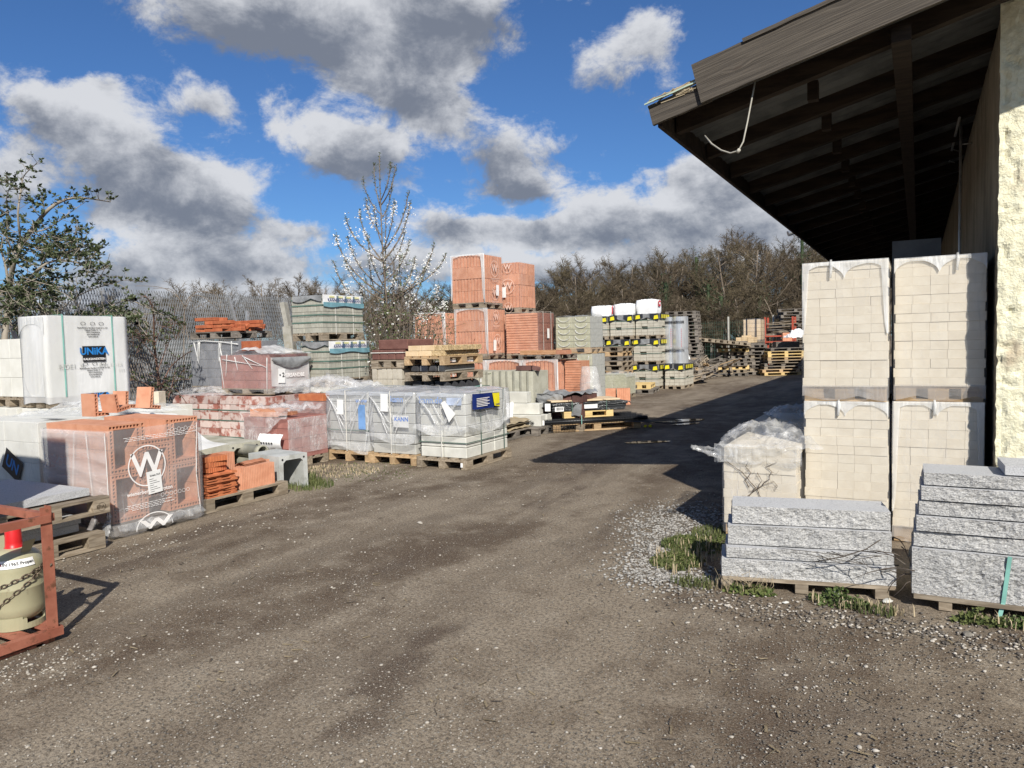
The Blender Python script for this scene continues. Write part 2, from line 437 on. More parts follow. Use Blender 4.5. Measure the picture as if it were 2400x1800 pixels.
M_skirt = film('skirt_film', .42, (.46, .43, .40), .2, 6, .3, bump=.4)
M_towerfilm = film('tower_film', .05, (.84, .80, .78), .12, 4, .25, bump=.3)
M_pinkfilm = film('double_film', .34, (.80, .75, .73), .2, 5, .3, stretch=(.5, 1, 2.5), bump=.5)
M_wrap = film('wrap_film', .27, (.62, .59, .58), .26, 4, .2, stretch=(.8, .8, 1.6), bump=.4)
M_crumple = film('crumpled_film', .24, (.80, .80, .79), .40, 9, .12, stretch=(1, 1, 1), bump=.8)
M_kannfilm = film('blue_grey_film', .24, (.68, .69, .71), .42, 3.2, .16, stretch=(1, 1, .8), bump=.5)
M_kanntop = film('blue_grey_top_film', .6, (.52, .545, .59), .12, 3, .2, stretch=(1, 1, .8))
M_granite_rough = pm('split_granite', (.38, .375, .36), (.55, .545, .525), scale=120, detail=4, rnd=.05, bump=1.0, bscale=60, bdist=.016, rough=.9, spots=((.17, .17, .175), 130, .56, .85), stretch=(.7, 1, 1.3))
M_granite_flat = pm('flamed_granite', (.40, .405, .41), (.52, .525, .53), scale=160, detail=7, rnd=.03, bump=.4, bscale=150, rough=.85, spots=((.16, .16, .17), 110, .60, .75))
M_bark = pm('grey_brown_bark', (.135, .105, .08), (.23, .19, .145), scale=14, rnd=.12, bump=.4, bscale=40, rough=.95)
M_twig = pm('brown_twig', (.082, .062, .040), (.150, .118, .078), scale=1.2, rnd=.2, bump=0, rough=.95)
M_twigolive = pm('olive_brown_twig', (.068, .054, .030), (.125, .10, .060), scale=1.2, rnd=.2, bump=0, rough=.95)
M_twigpale = pm('pale_twig', (.26, .225, .175), (.36, .32, .26), scale=3, rnd=.1, bump=0, rough=.95)
M_reddishbark = pm('red_brown_bark', (.13, .075, .055), (.21, .13, .10), scale=20, rnd=.08, bump=.3, rough=.85)
M_leaf = pm('dark_leaf', (.038, .055, .02), (.085, .105, .042), scale=3, rnd=.2, bump=0, rough=.55, spec=.4)
M_youngleaf = pm('young_leaf', (.07, .11, .03), (.13, .17, .055), scale=5, rnd=.2, bump=0, rough=.6)
M_ivy = pm('dark_ivy', (.02, .035, .014), (.045, .065, .025), scale=2, rnd=.2, bump=0, rough=.6)
M_petal = pm('white_petal', (.80, .79, .76), var=.05, rnd=.03, bump=0, rough=.7)
M_grass = pm('green_grass', (.055, .078, .022), (.135, .145, .055), scale=8, rnd=.1, bump=0, rough=.7)
M_moss = pm('moss_green', (.06, .085, .02), (.13, .145, .05), scale=12, rnd=.1, bump=0, rough=.8)
M_dead = pm('dry_stem', (.30, .24, .15), (.40, .33, .22), scale=9, rnd=.2, bump=0, rough=.9)
M_stone_pale = pm('pale_pebble', (.30, .27, .225), (.46, .425, .37), scale=30, rnd=.1, bump=.2, rough=.85)
M_stone_mid = pm('grey_pebble', (.16, .145, .12), (.24, .22, .19), scale=30, rnd=.1, bump=.2, rough=.9)
M_stone_dark = pm('brown_pebble', (.10, .085, .07), (.16, .14, .115), scale=30, rnd=.1, bump=.2, rough=.9)
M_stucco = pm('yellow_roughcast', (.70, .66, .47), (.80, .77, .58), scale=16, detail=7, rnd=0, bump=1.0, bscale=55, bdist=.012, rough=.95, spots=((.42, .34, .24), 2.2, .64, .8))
M_stuccoside = pm('dark_side_render', (.15, .13, .095), (.26, .23, .175), scale=3, detail=7, rnd=0, bump=.9, bscale=30, bdist=.012, rough=.95, stretch=(1, 1, .3))  # long side wall, far darker than the gable roughcast
M_fascia = None
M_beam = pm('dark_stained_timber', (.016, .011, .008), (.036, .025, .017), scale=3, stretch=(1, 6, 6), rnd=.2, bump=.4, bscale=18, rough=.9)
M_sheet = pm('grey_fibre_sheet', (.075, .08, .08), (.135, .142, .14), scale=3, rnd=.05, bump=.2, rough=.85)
M_sheetedge = pm('pale_green_edge', (.42, .52, .42), var=.1, rnd=0, bump=0, rough=.7)
M_rubber = pm('grey_cable', (.36, .34, .29), var=.1, rnd=0, bump=0, rough=.6)
M_panel = pm('grey_board', (.15, .15, .15), var=.1, rnd=0, bump=.1, rough=.8)
M_postconc = pm('concrete_post', (.30, .29, .25), (.40, .385, .34), scale=5, rnd=.03, bump=.4, bscale=80, rough=.95, spots=((.30, .27, .2), 4, .6, .6))


def wood_grain():
    """silvered board with long grain and dark knots; grain along local X"""
    m = bpy.data.materials.new('silvered_fascia_wood'); m.use_nodes = True
    t = m.node_tree; g = N(t); b = t.nodes['Principled BSDF']
    co = g.new('ShaderNodeTexCoord').outputs['Object']
    vo = g.new('ShaderNodeTexVoronoi'); vo.feature = 'F1'
    t.links.new(g.vm('MULTIPLY', co, (2.0, 1.0, 6.5)), vo.inputs['Vector']); vo.inputs['Scale'].default_value = 1.0
    kd = vo.outputs['Distance']
    bend = g.m('MULTIPLY', g.step(kd, 0.0, .30, 1.0, 0.0), .03)
    sep = g.new('ShaderNodeSeparateXYZ'); t.links.new(co, sep.inputs[0])
    gv = g.xyz(g.m('MULTIPLY', sep.outputs[0], 1.3), g.m('MULTIPLY', sep.outputs[1], 3.0), g.m('MULTIPLY', g.m('ADD', sep.outputs[2], bend), 95.0))
    n1 = g.noise(gv, 1.3, 5, .6, .4)
    n2 = g.noise(g.vm('MULTIPLY', co, (1.2, 2, 6)), 2.0, 4, .6)
    c = g.mix(g.step(n1, .34, .66), (.036, .029, .022), (.105, .088, .068))
    c = g.mix(g.m('MULTIPLY', g.step(n2, .5, .68), .55), c, (.06, .05, .04))
    c = g.mix(g.step(kd, .09, .15, .85, 0.0), c, (.05, .035, .025))
    t.links.new(c, b.inputs['Base Color']); b.inputs['Roughness'].default_value = .85
    bn = g.new('ShaderNodeBump'); bn.inputs['Strength'].default_value = .8; bn.inputs['Distance'].default_value = .006
    t.links.new(n1, bn.inputs['Height']); t.links.new(bn.outputs[0], b.inputs['Normal'])
    return m


M_fascia = wood_grain()


def ground_material():
    m = bpy.data.materials.new('gravelly_dirt'); m.use_nodes = True
    t = m.node_tree; g = N(t); b = t.nodes['Principled BSDF']
    co = g.new('ShaderNodeTexCoord').outputs['Object']
    flat = g.vm('MULTIPLY', co, (1, 1, 0))
    track = g.vm('MULTIPLY', co, (1.0, .30, 0))              # wheel wear runs along the yard
    big = g.noise(track, .75, 5, .6, .5)
    mid = g.noise(flat, 2.6, 7, .68)
    fine = g.noise(flat, 46, 7, .75)
    grit = g.noise(flat, 120, 4, .7)
    c = g.mix(g.step(g.m('ADD', g.m('MULTIPLY', big, .6), g.m('MULTIPLY', mid, .4)), .40, .58), (.105, .070, .043), (.315, .258, .188))
    c = g.mix(g.step(mid, .52, .70, 0, .6), c, (.37, .315, .24))
    dn = g.m('ADD', g.m('MULTIPLY', g.noise(g.vm('ADD', track, (7.3, 2.1, 0)), .95, 4, .6, .4), .75), g.m('MULTIPLY', mid, .25))
    damp = g.step(dn, .535, .64, 0, .85)                      # damp brown hollows
    c = g.mix(damp, c, (.072, .045, .030))
    # two faint wheel ruts bending down the yard
    sp = g.new('ShaderNodeSeparateXYZ'); t.links.new(co, sp.inputs[0])
    bend = g.m('MULTIPLY_ADD', g.noise(g.vm('MULTIPLY', co, (.0, .12, 0)), 1.0, 2, .5), 2.4, -1.2)
    xs_ = g.m('SUBTRACT', sp.outputs[0], bend)
    for x0, wd, am in ((-2.55, .20, .5), (-4.15, .22, .6), (-3.3, .12, .35), (-4.95, .14, .4)):
        band = g.step(g.m('ABSOLUTE', g.m('SUBTRACT', xs_, x0)), wd * .35, wd, am, 0.0)
        c = g.mix(g.m('MULTIPLY', band, g.step(mid, .38, .62)), c, (.10, .072, .050))
    c = g.mix(g.step(fine, .38, .58, .75, 0.0), c, (.052, .038, .027))
    c = g.mix(g.step(grit, .50, .66, 0, .5), c, (.36, .32, .255))
    c = g.mix(g.step(grit, .36, .48, .55, 0), c, (.04, .03, .022))
    v1 = g.new('ShaderNodeTexVoronoi'); t.links.new(flat, v1.inputs['Vector']); v1.inputs['Scale'].default_value = 52
    v2 = g.new('ShaderNodeTexVoronoi'); t.links.new(flat, v2.inputs['Vector']); v2.inputs['Scale'].default_value = 190
    r1 = g.new('ShaderNodeSeparateColor'); t.links.new(v1.outputs['Color'], r1.inputs[0])
    r2 = g.new('ShaderNodeSeparateColor'); t.links.new(v2.outputs['Color'], r2.inputs[0])
    s1 = g.m('MULTIPLY', g.step(r1.outputs[0], .80, .92), g.step(v1.outputs['Distance'], .26, .38, 1.0, 0.0))
    s2 = g.m('MULTIPLY', g.step(r2.outputs[0], .55, .98), g.step(v2.outputs['Distance'], .35, .50, 1.0, 0.0))
    c = g.mix(g.m('MULTIPLY', s2, .55), c, (.42, .375, .31))
    c = g.mix(g.m('MULTIPLY', s1, .6), c, (.44, .40, .335))
    t.links.new(c, b.inputs['Base Color'])
    b.inputs['Roughness'].default_value = .92; b.inputs['Specular IOR Level'].default_value = .2
    h = g.m('ADD', g.m('MULTIPLY', fine, .6), g.m('ADD', g.m('MULTIPLY', s1, .8), g.m('MULTIPLY', s2, .3)))
    bn = g.new('ShaderNodeBump'); bn.inputs['Strength'].default_value = .9; bn.inputs['Distance'].default_value = .011
    t.links.new(h, bn.inputs['Height']); t.links.new(bn.outputs[0], b.inputs['Normal'])
    return m


M_ground = ground_material()
# ------------------------------------------------------------------ ground
CAM = Vector((0, 0, 1.7))


def ray(px, py):
    return cF + cX * ((px - 1200) / 1733) + cY * ((900 - py) / 1733)


def at(px, py, d):
    """the point of the yard that the photograph shows at px, py if it stands d metres away"""
    r = ray(px, py); return CAM + r * (d / r.dot(FW))


def onz(px, py, z=0.0):
    r = ray(px, py); return CAM + r * ((z - 1.7) / r.z)


def axis(lo, hi, n, fine):
    t = np.linspace(-1, 1, n); s = np.sinh(t * fine) / math.sinh(fine)
    return lo + (hi - lo) * (s + 1) / 2


gx = axis(-420, 420, 121, 5.2); gy = axis(-400, 420, 121, 5.2)
mb = MB()
for y in gy:
    for x in gx:
        r = math.hypot(x, y)
        h = (fz(x, y, 3, .5) * .010 + fz(x, y, 8, 1.7) * .004) * max(0, 1 - r / 26) - .006
        mb.v.append((float(x), float(y), h))
nx = len(gx)
for j in range(len(gy) - 1):
    for i in range(nx - 1):
        a = j * nx + i
        mb.f.append([a, a + 1, a + nx + 1, a + nx]); mb.mi.append(0); mb.sm.append(True)
put('ground', mb.mesh('ground', M_ground), kind='structure')

# a shallow puddle at the edge of the shed's shadow
M_water = bpy.data.materials.new('puddle_water'); M_water.use_nodes = True
_b = M_water.node_tree.nodes['Principled BSDF']; _b.inputs['Base Color'].default_value = (.03, .027, .022, 1); _b.inputs['Roughness'].default_value = .03
for name, (cx, cy), a, b, ang in (('puddle', (-4.37, 14.75), .62, .22, .75), ('puddle', (-4.0, 14.3), .30, .10, .9), ('puddle', (-3.9, 11.6), .35, .12, .6)):
    m2 = MB(); ring = []
    for k in range(40):
        q = 2 * math.pi * k / 40; rr = 1 + .28 * fz(math.cos(q) * 1.6, math.sin(q) * 1.6, cx, 1)
        ring.append((a * rr * math.cos(q), b * rr * math.sin(q), 0))
    m2.add(ring, [list(range(40))])
    put(name, m2.mesh('puddle', M_water), None, (cx, cy, .006), (0, 0, ang), kind='structure')

# ------------------------------------------------------------------ the open shed on the right
WX, WY, SL = .507, 6.5, .243
ZR = lambda x: 3.36 + SL * (x + 1.81)          # underside line of the rafters
shed = thing('storage_shed', 'long shed with yellow roughcast gable wall and wide timber canopy roof', 'shed', (WX, WY, 0))
SO = Vector((WX, WY, 0))
us = [('s', y) for y in (29, 26, 23, 20, 17, 14, 12, 10, 8.5, 7, 6, 5.2, 4.5, 4, 3.5, 3, 2.6, 2.2, 1.9, 1.6, 1.35, 1.15, 1.0, .85, .72, .6, .5, .4, .32, .25, .19, .14, .1, .07, .045, .02)]
us += [('f', x * .018) for x in range(0, 60)] + [('f', x) for x in (1.12, 1.2, 1.3, 1.5, 1.8, 2.3, 3.2, 4.5, 5.4)]
nz = 190
mb = MB()
for kd, t in us:
    x, y = (0, t) if kd == 's' else (t, 0)
    n = Vector((-1, 0, 0)) if kd == 's' else Vector((0, -1, 0))
    if t < .03: n = Vector((-.7, -.7, 0))
    top = ZR(x + WX) - .01 + (.02 if kd == 's' else .12)
    for j in range(nz + 1):
        z = top * j / nz
        q = fz(x * 1.0 + y, z, 4, 9) * .5 + fz(x + y, z, 9, 19) * .45 - max(0, fz(x + y, z * .8, 2, 14) - .12) * 1.9
        a = .022 if kd == 'f' or t < .1 else .006
        p = Vector((x, y, z)) + n * q * a
        mb.v.append(tuple(p))
for i in range(len(us) - 1):
    for j in range(nz):
        a = i * (nz + 1) + j
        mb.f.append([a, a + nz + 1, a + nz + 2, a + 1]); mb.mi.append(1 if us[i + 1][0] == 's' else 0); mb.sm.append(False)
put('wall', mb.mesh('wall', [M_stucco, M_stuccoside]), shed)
mb = MB().box(.03, .03, 0, 5.4, 29.5, 3.75)  # unseen filler box added inside the shed to block light
put('light_blocker', mb.mesh('light_blocker', M_stuccoside), shed)
# corrugated sheets: one sheet every metre or so along the eave
ang = math.atan(SL)
zs0 = .155
y = -.835
while y < 29.4:
    w = 1.06
    mb = MB()
    def sheet(u, v, y0=y, w=w):
        yy = y0 + u * w; xx = -2.36 + v * 8.0
        zz = ZR(xx + WX) + zs0 + .018 * math.cos(2 * math.pi * yy / .177)
        return (xx, yy, zz)
    mb.grid(sheet, 36, 1, 0)
    def under(u, v, y0=y, w=w):
        p = sheet(1 - u, v); return (p[0], p[1], p[2] - .007)
    mb.grid(under, 36, 1, 0)
    for k in range(36):
        a, b = sheet(k / 36, 0), sheet((k + 1) / 36, 0)
        mb.add([(a[0], a[1], a[2] - .007), (b[0], b[1], b[2] - .007), b, a], [(3, 2, 1, 0)], 1)
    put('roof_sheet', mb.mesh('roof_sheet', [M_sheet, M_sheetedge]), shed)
    y += 1.0
mb = MB().add([(5.64, -.9, ZR(6.15) + .16), (13, -.9, 3.2), (13, 29.4, 3.2), (5.64, 29.4, ZR(6.15) + .16)], [(0, 1, 2, 3)])
put('far_roof_slope', mb.mesh('far_roof_slope', M_sheet), shed)
raf = MB().box(-2.26, -.045, 0, .06, .045, .145)
# rafters slope: shear the box along the pitch
raf.v = [(x, y_, z + SL * (x + 2.317)) for x, y_, z in raf.v]
raf_me = raf.mesh('rafter', M_beam)
k = 0
while k < 30:
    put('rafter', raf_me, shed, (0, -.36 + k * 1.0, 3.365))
    k += 1
# purlins under the rafters and the board along the eave
for x, hh in ((-.62, .11),):
    mb = MB().box(x - .06, -.72, ZR(x + WX) - hh, x + .06, 29.3, ZR(x + WX) - .002)
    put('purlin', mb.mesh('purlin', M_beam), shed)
for i in range(29):
    mb = MB().box(-1.30, -.02 + i * 1.0, ZR(-.8) - .03, -1.22, .06 + i * 1.0, ZR(-.8) + .12)
    put('batten_end', mb.mesh('batten_end', M_beam), shed)
mb = MB().box(-2.31, -.74, ZR(-1.8) - .01, -2.275, 29.4, ZR(-1.8) + .15)
put('eave_board', mb.mesh('eave_board', M_beam), shed)
# silvered bargeboard, its rotten lower end, cover strip
def slope_board(name, xa, xb, z0, h, y0, th, m, parent=shed):
    L = (xb - xa) / math.cos(ang)
    mb = MB()
    n = int(L / .12) + 1
    for i in range(n + 1):
        t = L * i / n
        w = .004 * fz(t, z0, y0, 2)
        e = .006 * fz(t, 7, y0, 6)
        mb.v += [(t, 0 + w, 0 + e), (t, th + w, 0 + e), (t, th + w, h + e), (t, 0 + w, h + e)]
    for i in range(n):
        a = i * 4
        for q in range(4): mb.f.append([a + q, a + 4 + q, a + 4 + (q + 1) % 4, a + (q + 1) % 4]); mb.mi.append(0); mb.sm.append(False)
    mb.f += [[3, 2, 1, 0], [4 * n + i for i in range(4)]]; mb.mi += [0, 0]; mb.sm += [False, False]
    return put(name, mb.mesh(name, m), parent, (xa - WX, y0, ZR(xa) + z0), (0, -ang, 0))
slope_board('bargeboard', -1.43, 6.2, -.01, .30, -.87, .03, M_fascia)
slope_board('bargeboard_end', -1.815, -1.36, -.01, .125, -.835, .035, M_fascia)
slope_board('sheet_edge', -1.875, -1.42, .165, .010, -.845, .012, M_sheetedge)
slope_board('cover_strip', -1.12, 6.2, .285, .028, -.885, .05, M_fascia)
mb = MB()
for i in range(70):
    x = R.uniform(-.02, .36); L = R.uniform(.05, .2); z = R.uniform(.115, .19); yy = R.uniform(-.03, .03)
    mb.bar((x, yy, z + R.uniform(-.012, .012)), (min(x + L, .42), yy + R.uniform(-.02, .02), z + R.uniform(-.02, .03)), R.uniform(.004, .012), R.uniform(.004, .010))
put('rotten_splinters', mb.mesh('rotten_splinters', M_dead), shed, (-1.80 - WX, -.81, ZR(-1.80)), (0, -ang, 0))

# things on and under the canopy
mb = MB().tube([at(1770, 190, 5.55), at(1762, 232, 5.55), at(1752, 285, 5.52), at(1742, 332, 5.5), at(1731, 353, 5.5), at(1712, 359, 5.55), at(1690, 352, 5.62), at(1668, 337, 5.7), at(1652, 318, 5.8)], .006, 6)
mb.tube([at(1733, 350, 5.49), at(1728, 357, 5.49)], .014, 6)
cb = put('hanging_cable', mb.mesh('hanging_cable', M_rubber), None, label='pale cable loop hanging under the canopy behind the bargeboard', cat='cable')
a = onz(1873, 538, 3.33); a = Vector((-1.80, a.y * (-1.80) / a.x if a.x < -.01 else 18, 3.30))
r = ray(1876, 537); a = CAM + r * (-1.83 / r.x)
b = at(1847, 548, a.dot(FW))
mb = MB().tube([a + (a - b) * .4, b], .05, 10); mb.tube([a + (a - b) * .4, b + (a - b) * .02], .04, 10)
put('drain_spout', mb.mesh('drain_spout', M_zinc), None, label='short pale pipe poking out below the shed eave', cat='pipe')
def onx(px, py, x):
    r = ray(px, py); return CAM + r * (x / r.x)
def ony(px, py, y):
    r = ray(px, py); return CAM + r * (y / r.y)
p0, p1 = onx(2252, 285, .40), onx(2256, 585, .40)
p1 = Vector((p0.x, p0.y, 1.2))
mb = MB().tube([p0, p1], .016, 6)
for z in (p0.z - .25, 2.3): mb.tube([(p0.x, p0.y, z), (.52, p0.y, z)], .008, 5)
q0, q1 = onx(2249, 276, .36), onx(2198, 489, .36)
put('wall_pipe', mb.mesh('wall_pipe', M_zinc), None, label='thin upright pipe bracketed to the shaded shed wall', cat='pipe')
mb = MB().tube([q0, q1], .013, 6)
for i in range(8):
    p = q0.lerp(q1, .2 + i * .1); mb.tube([p, p + Vector((.07, .05, -.02))], .006, 4)
put('pegged_rod', mb.mesh('pegged_rod', M_zinc), None, label='slanting rod with pegs hung on the shaded shed wall', cat='rod')
a, b = ony(2091, 566, 8.3), ony(2206, 560, 8.3)
mb = MB().box(a.x, 8.3, 0, min(b.x, .46), 8.34, a.z)
put('leaning_board', mb.mesh('leaning_board', M_panel), None, label='tall grey board standing in the shade behind the right brick stacks', cat='board')


# ------------------------------------------------------------------ pallets and wrapping
def pallet_parts(parent, L, W, h, m, along='x', name_prefix='', z=0.0, cx=0, cy=0, boards=5, sub=True):
    """a pallet centred on cx, cy; runners along `along`; pieces become children of a pallet part (or of parent itself)"""
    rot = 0 if along == 'x' else rad(90)
    t = h / .144
    bb, blk, st, tp = .022 * t, .078 * t, .022 * t, .022 * t
    def loc(x, y, zz):
        return (cx + x, cy + y, z + zz) if along == 'x' else (cx - y, cy + x, z + zz)
    key = ('pal', L, W, h, m.name, boards)
    if key not in CACHE:
        runner = MB().box(-L / 2, -.05, 0, L / 2, .05, bb).mesh('bottom_board', m)
        block = MB().box(-.0725, -.05, 0, .0725, .05, blk).mesh('block', m)
        stringer = MB().box(-.0725, -W / 2, 0, .0725, W / 2, st).mesh('cross_board', m)
        deck = MB().box(-L / 2, -.055, 0, L / 2, .055, tp).mesh('deck_board', m)
        CACHE[key] = (runner, block, stringer, deck)
    runner, block, stringer, deck = CACHE[key]
    ys = (-W / 2 + .05, 0, W / 2 - .05)
    xs = (-L / 2 + .0725, 0, L / 2 - .0725)
    root = parent
    first = None
    for yv in ys:
        o = put('bottom_board', runner, root, loc(0, yv, 0), (0, 0, rot))
        for xv in xs:
            put('block', block, root, loc(xv, yv, bb + .0005), (0, 0, rot))
    for xv in xs: put('cross_board', stringer, root, loc(xv, 0, bb + blk + .001), (0, 0, rot))
    for i in range(boards):
        yv = -W / 2 + .055 + (W - .11) * i / (boards - 1)
        put('deck_board', deck, root, loc(0, yv, bb + blk + st + .0015), (0, 0, rot))
    return h


def pallet_mesh(L, W, h, m, along='x', boards=5, nblk=3):
    """the same pallet as one mesh, for pallets too far away to show pieces"""
    mb = MB(); t = h / .144
    bb, blk, st, tp = .022 * t, .078 * t, .022 * t, .022 * t
    for yv in (-W / 2 + .05, 0, W / 2 - .05):
        mb.box(-L / 2, yv - .05, 0, L / 2, yv + .05, bb)
        for i in range(nblk):
            xv = -L / 2 + .0725 + (L - .145) * i / (nblk - 1)
            mb.box(xv - .0725, yv - .05, bb, xv + .0725, yv + .05, bb + blk)
    for i in range(nblk):
        xv = -L / 2 + .0725 + (L - .145) * i / (nblk - 1)
        mb.box(xv - .0725, -W / 2, bb + blk, xv + .0725, W / 2, bb + blk + st)
    for i in range(boards):
        yv = -W / 2 + .055 + (W - .11) * i / (boards - 1)
        mb.box(-L / 2, yv - .055, bb + blk + st, L / 2, yv + .055, h)
    if along == 'y': mb.v = [(-y_, x_, z_) for x_, y_, z_ in mb.v]
    return mb.mesh('pallet', m)


def pallet_part(parent, x0, x1, y0, y1, h, m=None, along=None, z=0.0):
    m = m or M_wood
    L, W = x1 - x0, y1 - y0
    if along is None: along = 'x' if L >= W else 'y'
    if along == 'y': L, W = W, L
    base = put('pallet', MB().box(-.02, -.02, h * .3, .02, .02, h * .6).mesh('pallet', m), parent, ((x0 + x1) / 2, (y0 + y1) / 2, z))
    pallet_parts(base, round(L, 3), round(W, 3), h, m, along)
    return base


def wrap(parent, x0, x1, y0, y1, z0, z1, m, amp=.006, hem=.03, seed=0, name='film', top=True, res=.05, droop=0.0, bulge=0.0, freq=3.0, mtop=None):
    """plastic hood round a stack: four sides as one sheet with creases, wavy hem, closed top"""
    W, D = x1 - x0, y1 - y0
    per = [(x0, y0, 0, -1), (x1, y0, 1, 0), (x1, y1, 0, 1), (x0, y1, -1, 0)]
    pts = []
    for (xa, ya, nx_, ny_), (xb, yb, _, _) in zip(per, per[1:] + per[:1]):
        L = math.hypot(xb - xa, yb - ya); n = max(4, int(L / res))
        for i in range(n):
            t = i / n
            nn = Vector((nx_, ny_, 0))
            if i == 0:
                k = per.index((xa, ya, nx_, ny_)); pv = per[k - 1]; nn = Vector((nx_ + pv[2], ny_ + pv[3], 0)) * .7
            pts.append((xa + (xb - xa) * t, ya + (yb - ya) * t, nn, min(t, 1 - t) * L))
    nv = max(4, int((z1 - z0) / res)); n = len(pts)
    mb = MB()
    for j in range(nv + 1):
        v = j / nv
        for x, y, nn, ed in pts:
            zh = z0 + hem * fz(x * 3 + seed, y * 3, seed, 1.7)
            z = zh + (z1 - zh) * v
            e = min(1, ed / .08)
            q = amp * (1 + fz(x * freq + seed, y * freq, z * freq * .6, 1) + .5 * fz(x * 9, y * 9 + seed, z * 5, 1)) + bulge * math.sin(v * 3.1) * (.5 + .5 * e) + .002
            if v == 1: q *= .3
            mb.v.append((x + nn.x * q, y + nn.y * q, z))
    for j in range(nv):
        for i in range(n):
            a, b = j * n + i, j * n + (i + 1) % n
            mb.f.append([a, b, b + n, a + n]); mb.mi.append(0); mb.sm.append(True)
    if top:
        def tf(u, v):
            e = min(u, 1 - u, v, 1 - v)
            return (x0 + W * u, y0 + D * v, z1 + min(1, e * 8) * (amp * 1.5 * (1 + fz(u * 4 + seed, v * 4, seed, 1)) + .002 - droop))
        mb.grid(tf, max(4, int(W / res / 1.3)), max(4, int(D / res / 1.3)), 1 if mtop else 0)
    return put(name, mb.mesh(name, [m, mtop] if mtop else m), parent)


def arch_fold(parent, x0, x1, y, ztop, depth, m, arches=1, side=.05, seed=0, face='front', name='film_fold', full=None, off=.012):
    """the doubled film of a shrink hood: a band under the top edge whose lower edge hangs in arches"""
    mb = MB(); n = 48
    def low(u):
        k = abs(math.sin(math.pi * u * arches)) ** .55
        d = depth * (1.25 - k) + .015 * fz(u * 5 + seed, 2, seed, 1)
        if full:
            e = min(u, 1 - u) * (x1 - x0)
            if e < side: d = max(d, full * (1 - (e / side) ** 3))
        return max(d, .03)
    def f(u, v):
        x = x0 + (x1 - x0) * u; z = ztop - low(u) * v
        q = off + .004 * fz(x * 20, z * 20 + seed, seed, 1)
        return (x, y - q, z)
    mb.grid(f, n, 6)
    if face == 'right': mb.v = [(y + (y - y_), x_, z_) for x_, y_, z_ in mb.v]
    return put(name, mb.mesh(name, m), parent)


def heap(parent, fn, nu, nv, m, name='film', keep=None):
    return put(name, MB().grid(fn, nu, nv, 0, True, keep).mesh(name, m), parent)


def crumple(name, cx, cy, z, w, d, h, m, rz=0, seed=0, label=None, cat=None, parent=None, n=60, ragged=.25, kind=None):
    """a heap of loose plastic sheet with sharp folds and a ragged outline"""
    def f(u, v):
        a, b = u * 2 - 1, v * 2 - 1
        r = max(abs(a), abs(b))
        s = 1 + ragged * fz(a * 1.7 + seed, b * 1.7, 5, 1)
        wx, wy = a + .25 * fz(a * 2 + seed, b * 2, 7, 1), b + .25 * fz(a * 2, b * 2 + seed, 8, 1)
        n1 = 1 - abs(fz(wx * 2.2 + seed, wy * 2.2, 1, 1)) * 2.4
        n2 = 1 - abs(fz(wx * 5.2, wy * 4.2 + seed, 3, 1)) * 2.4
        n3 = 1 - abs(fz(wx * 11, wy * 9 + seed, 5, 1)) * 2.4
        zz = h * (max(0, 1 - r ** 2.2) * (.42 + .32 * n1) + (.20 * n2 + .09 * n3) * (1 - .5 * r))
        return (a * w / 2 * s, b * d / 2 * s, max(zz, 0) + .004)
    return put(name, MB().grid(f, n, n).mesh(name, m), parent, (cx, cy, z), (0, 0, rz), label, cat, None, kind)


def strap_mesh(x0, x1, y0, y1, z, w, m):
    """horizontal strap round a stack, standing 3 mm off it"""
    e = .004; mb = MB()
    for a, b in (((x0 - e, y0 - e), (x1 + e, y0 - e)), ((x1 + e, y0 - e), (x1 + e, y1 + e)), ((x1 + e, y1 + e), (x0 - e, y1 + e)), ((x0 - e, y1 + e), (x0 - e, y0 - e))):
        mb.bar((*a, z), (*b, z), .003, w)
    return mb.mesh('strap', m)


def vstrap_mesh(x, y0, y1, z0, z1, w, m, axis='y'):
    """strap over the top: up the front, across, down the back (axis y) or left to right (axis x)"""
    e = .004; mb = MB()
    P = (lambda t, z: (x, t, z)) if axis == 'y' else (lambda t, z: (t, x, z))
    up = (1, 0, 0) if axis == 'y' else (0, 1, 0)
    for a, b in (((y0 - e, z0), (y0 - e, z1 + e)), ((y0 - e, z1 + e), (y1 + e, z1 + e)), ((y1 + e, z1 + e), (y1 + e, z0))):
        vert = abs(a[0] - b[0]) < 1e-6
        mb.bar(P(*a), P(*b), w, .003, 0, ((0, 1, 0) if axis == 'y' else (1, 0, 0)) if vert else (0, 0, 1))
    return mb.mesh('strap', m)


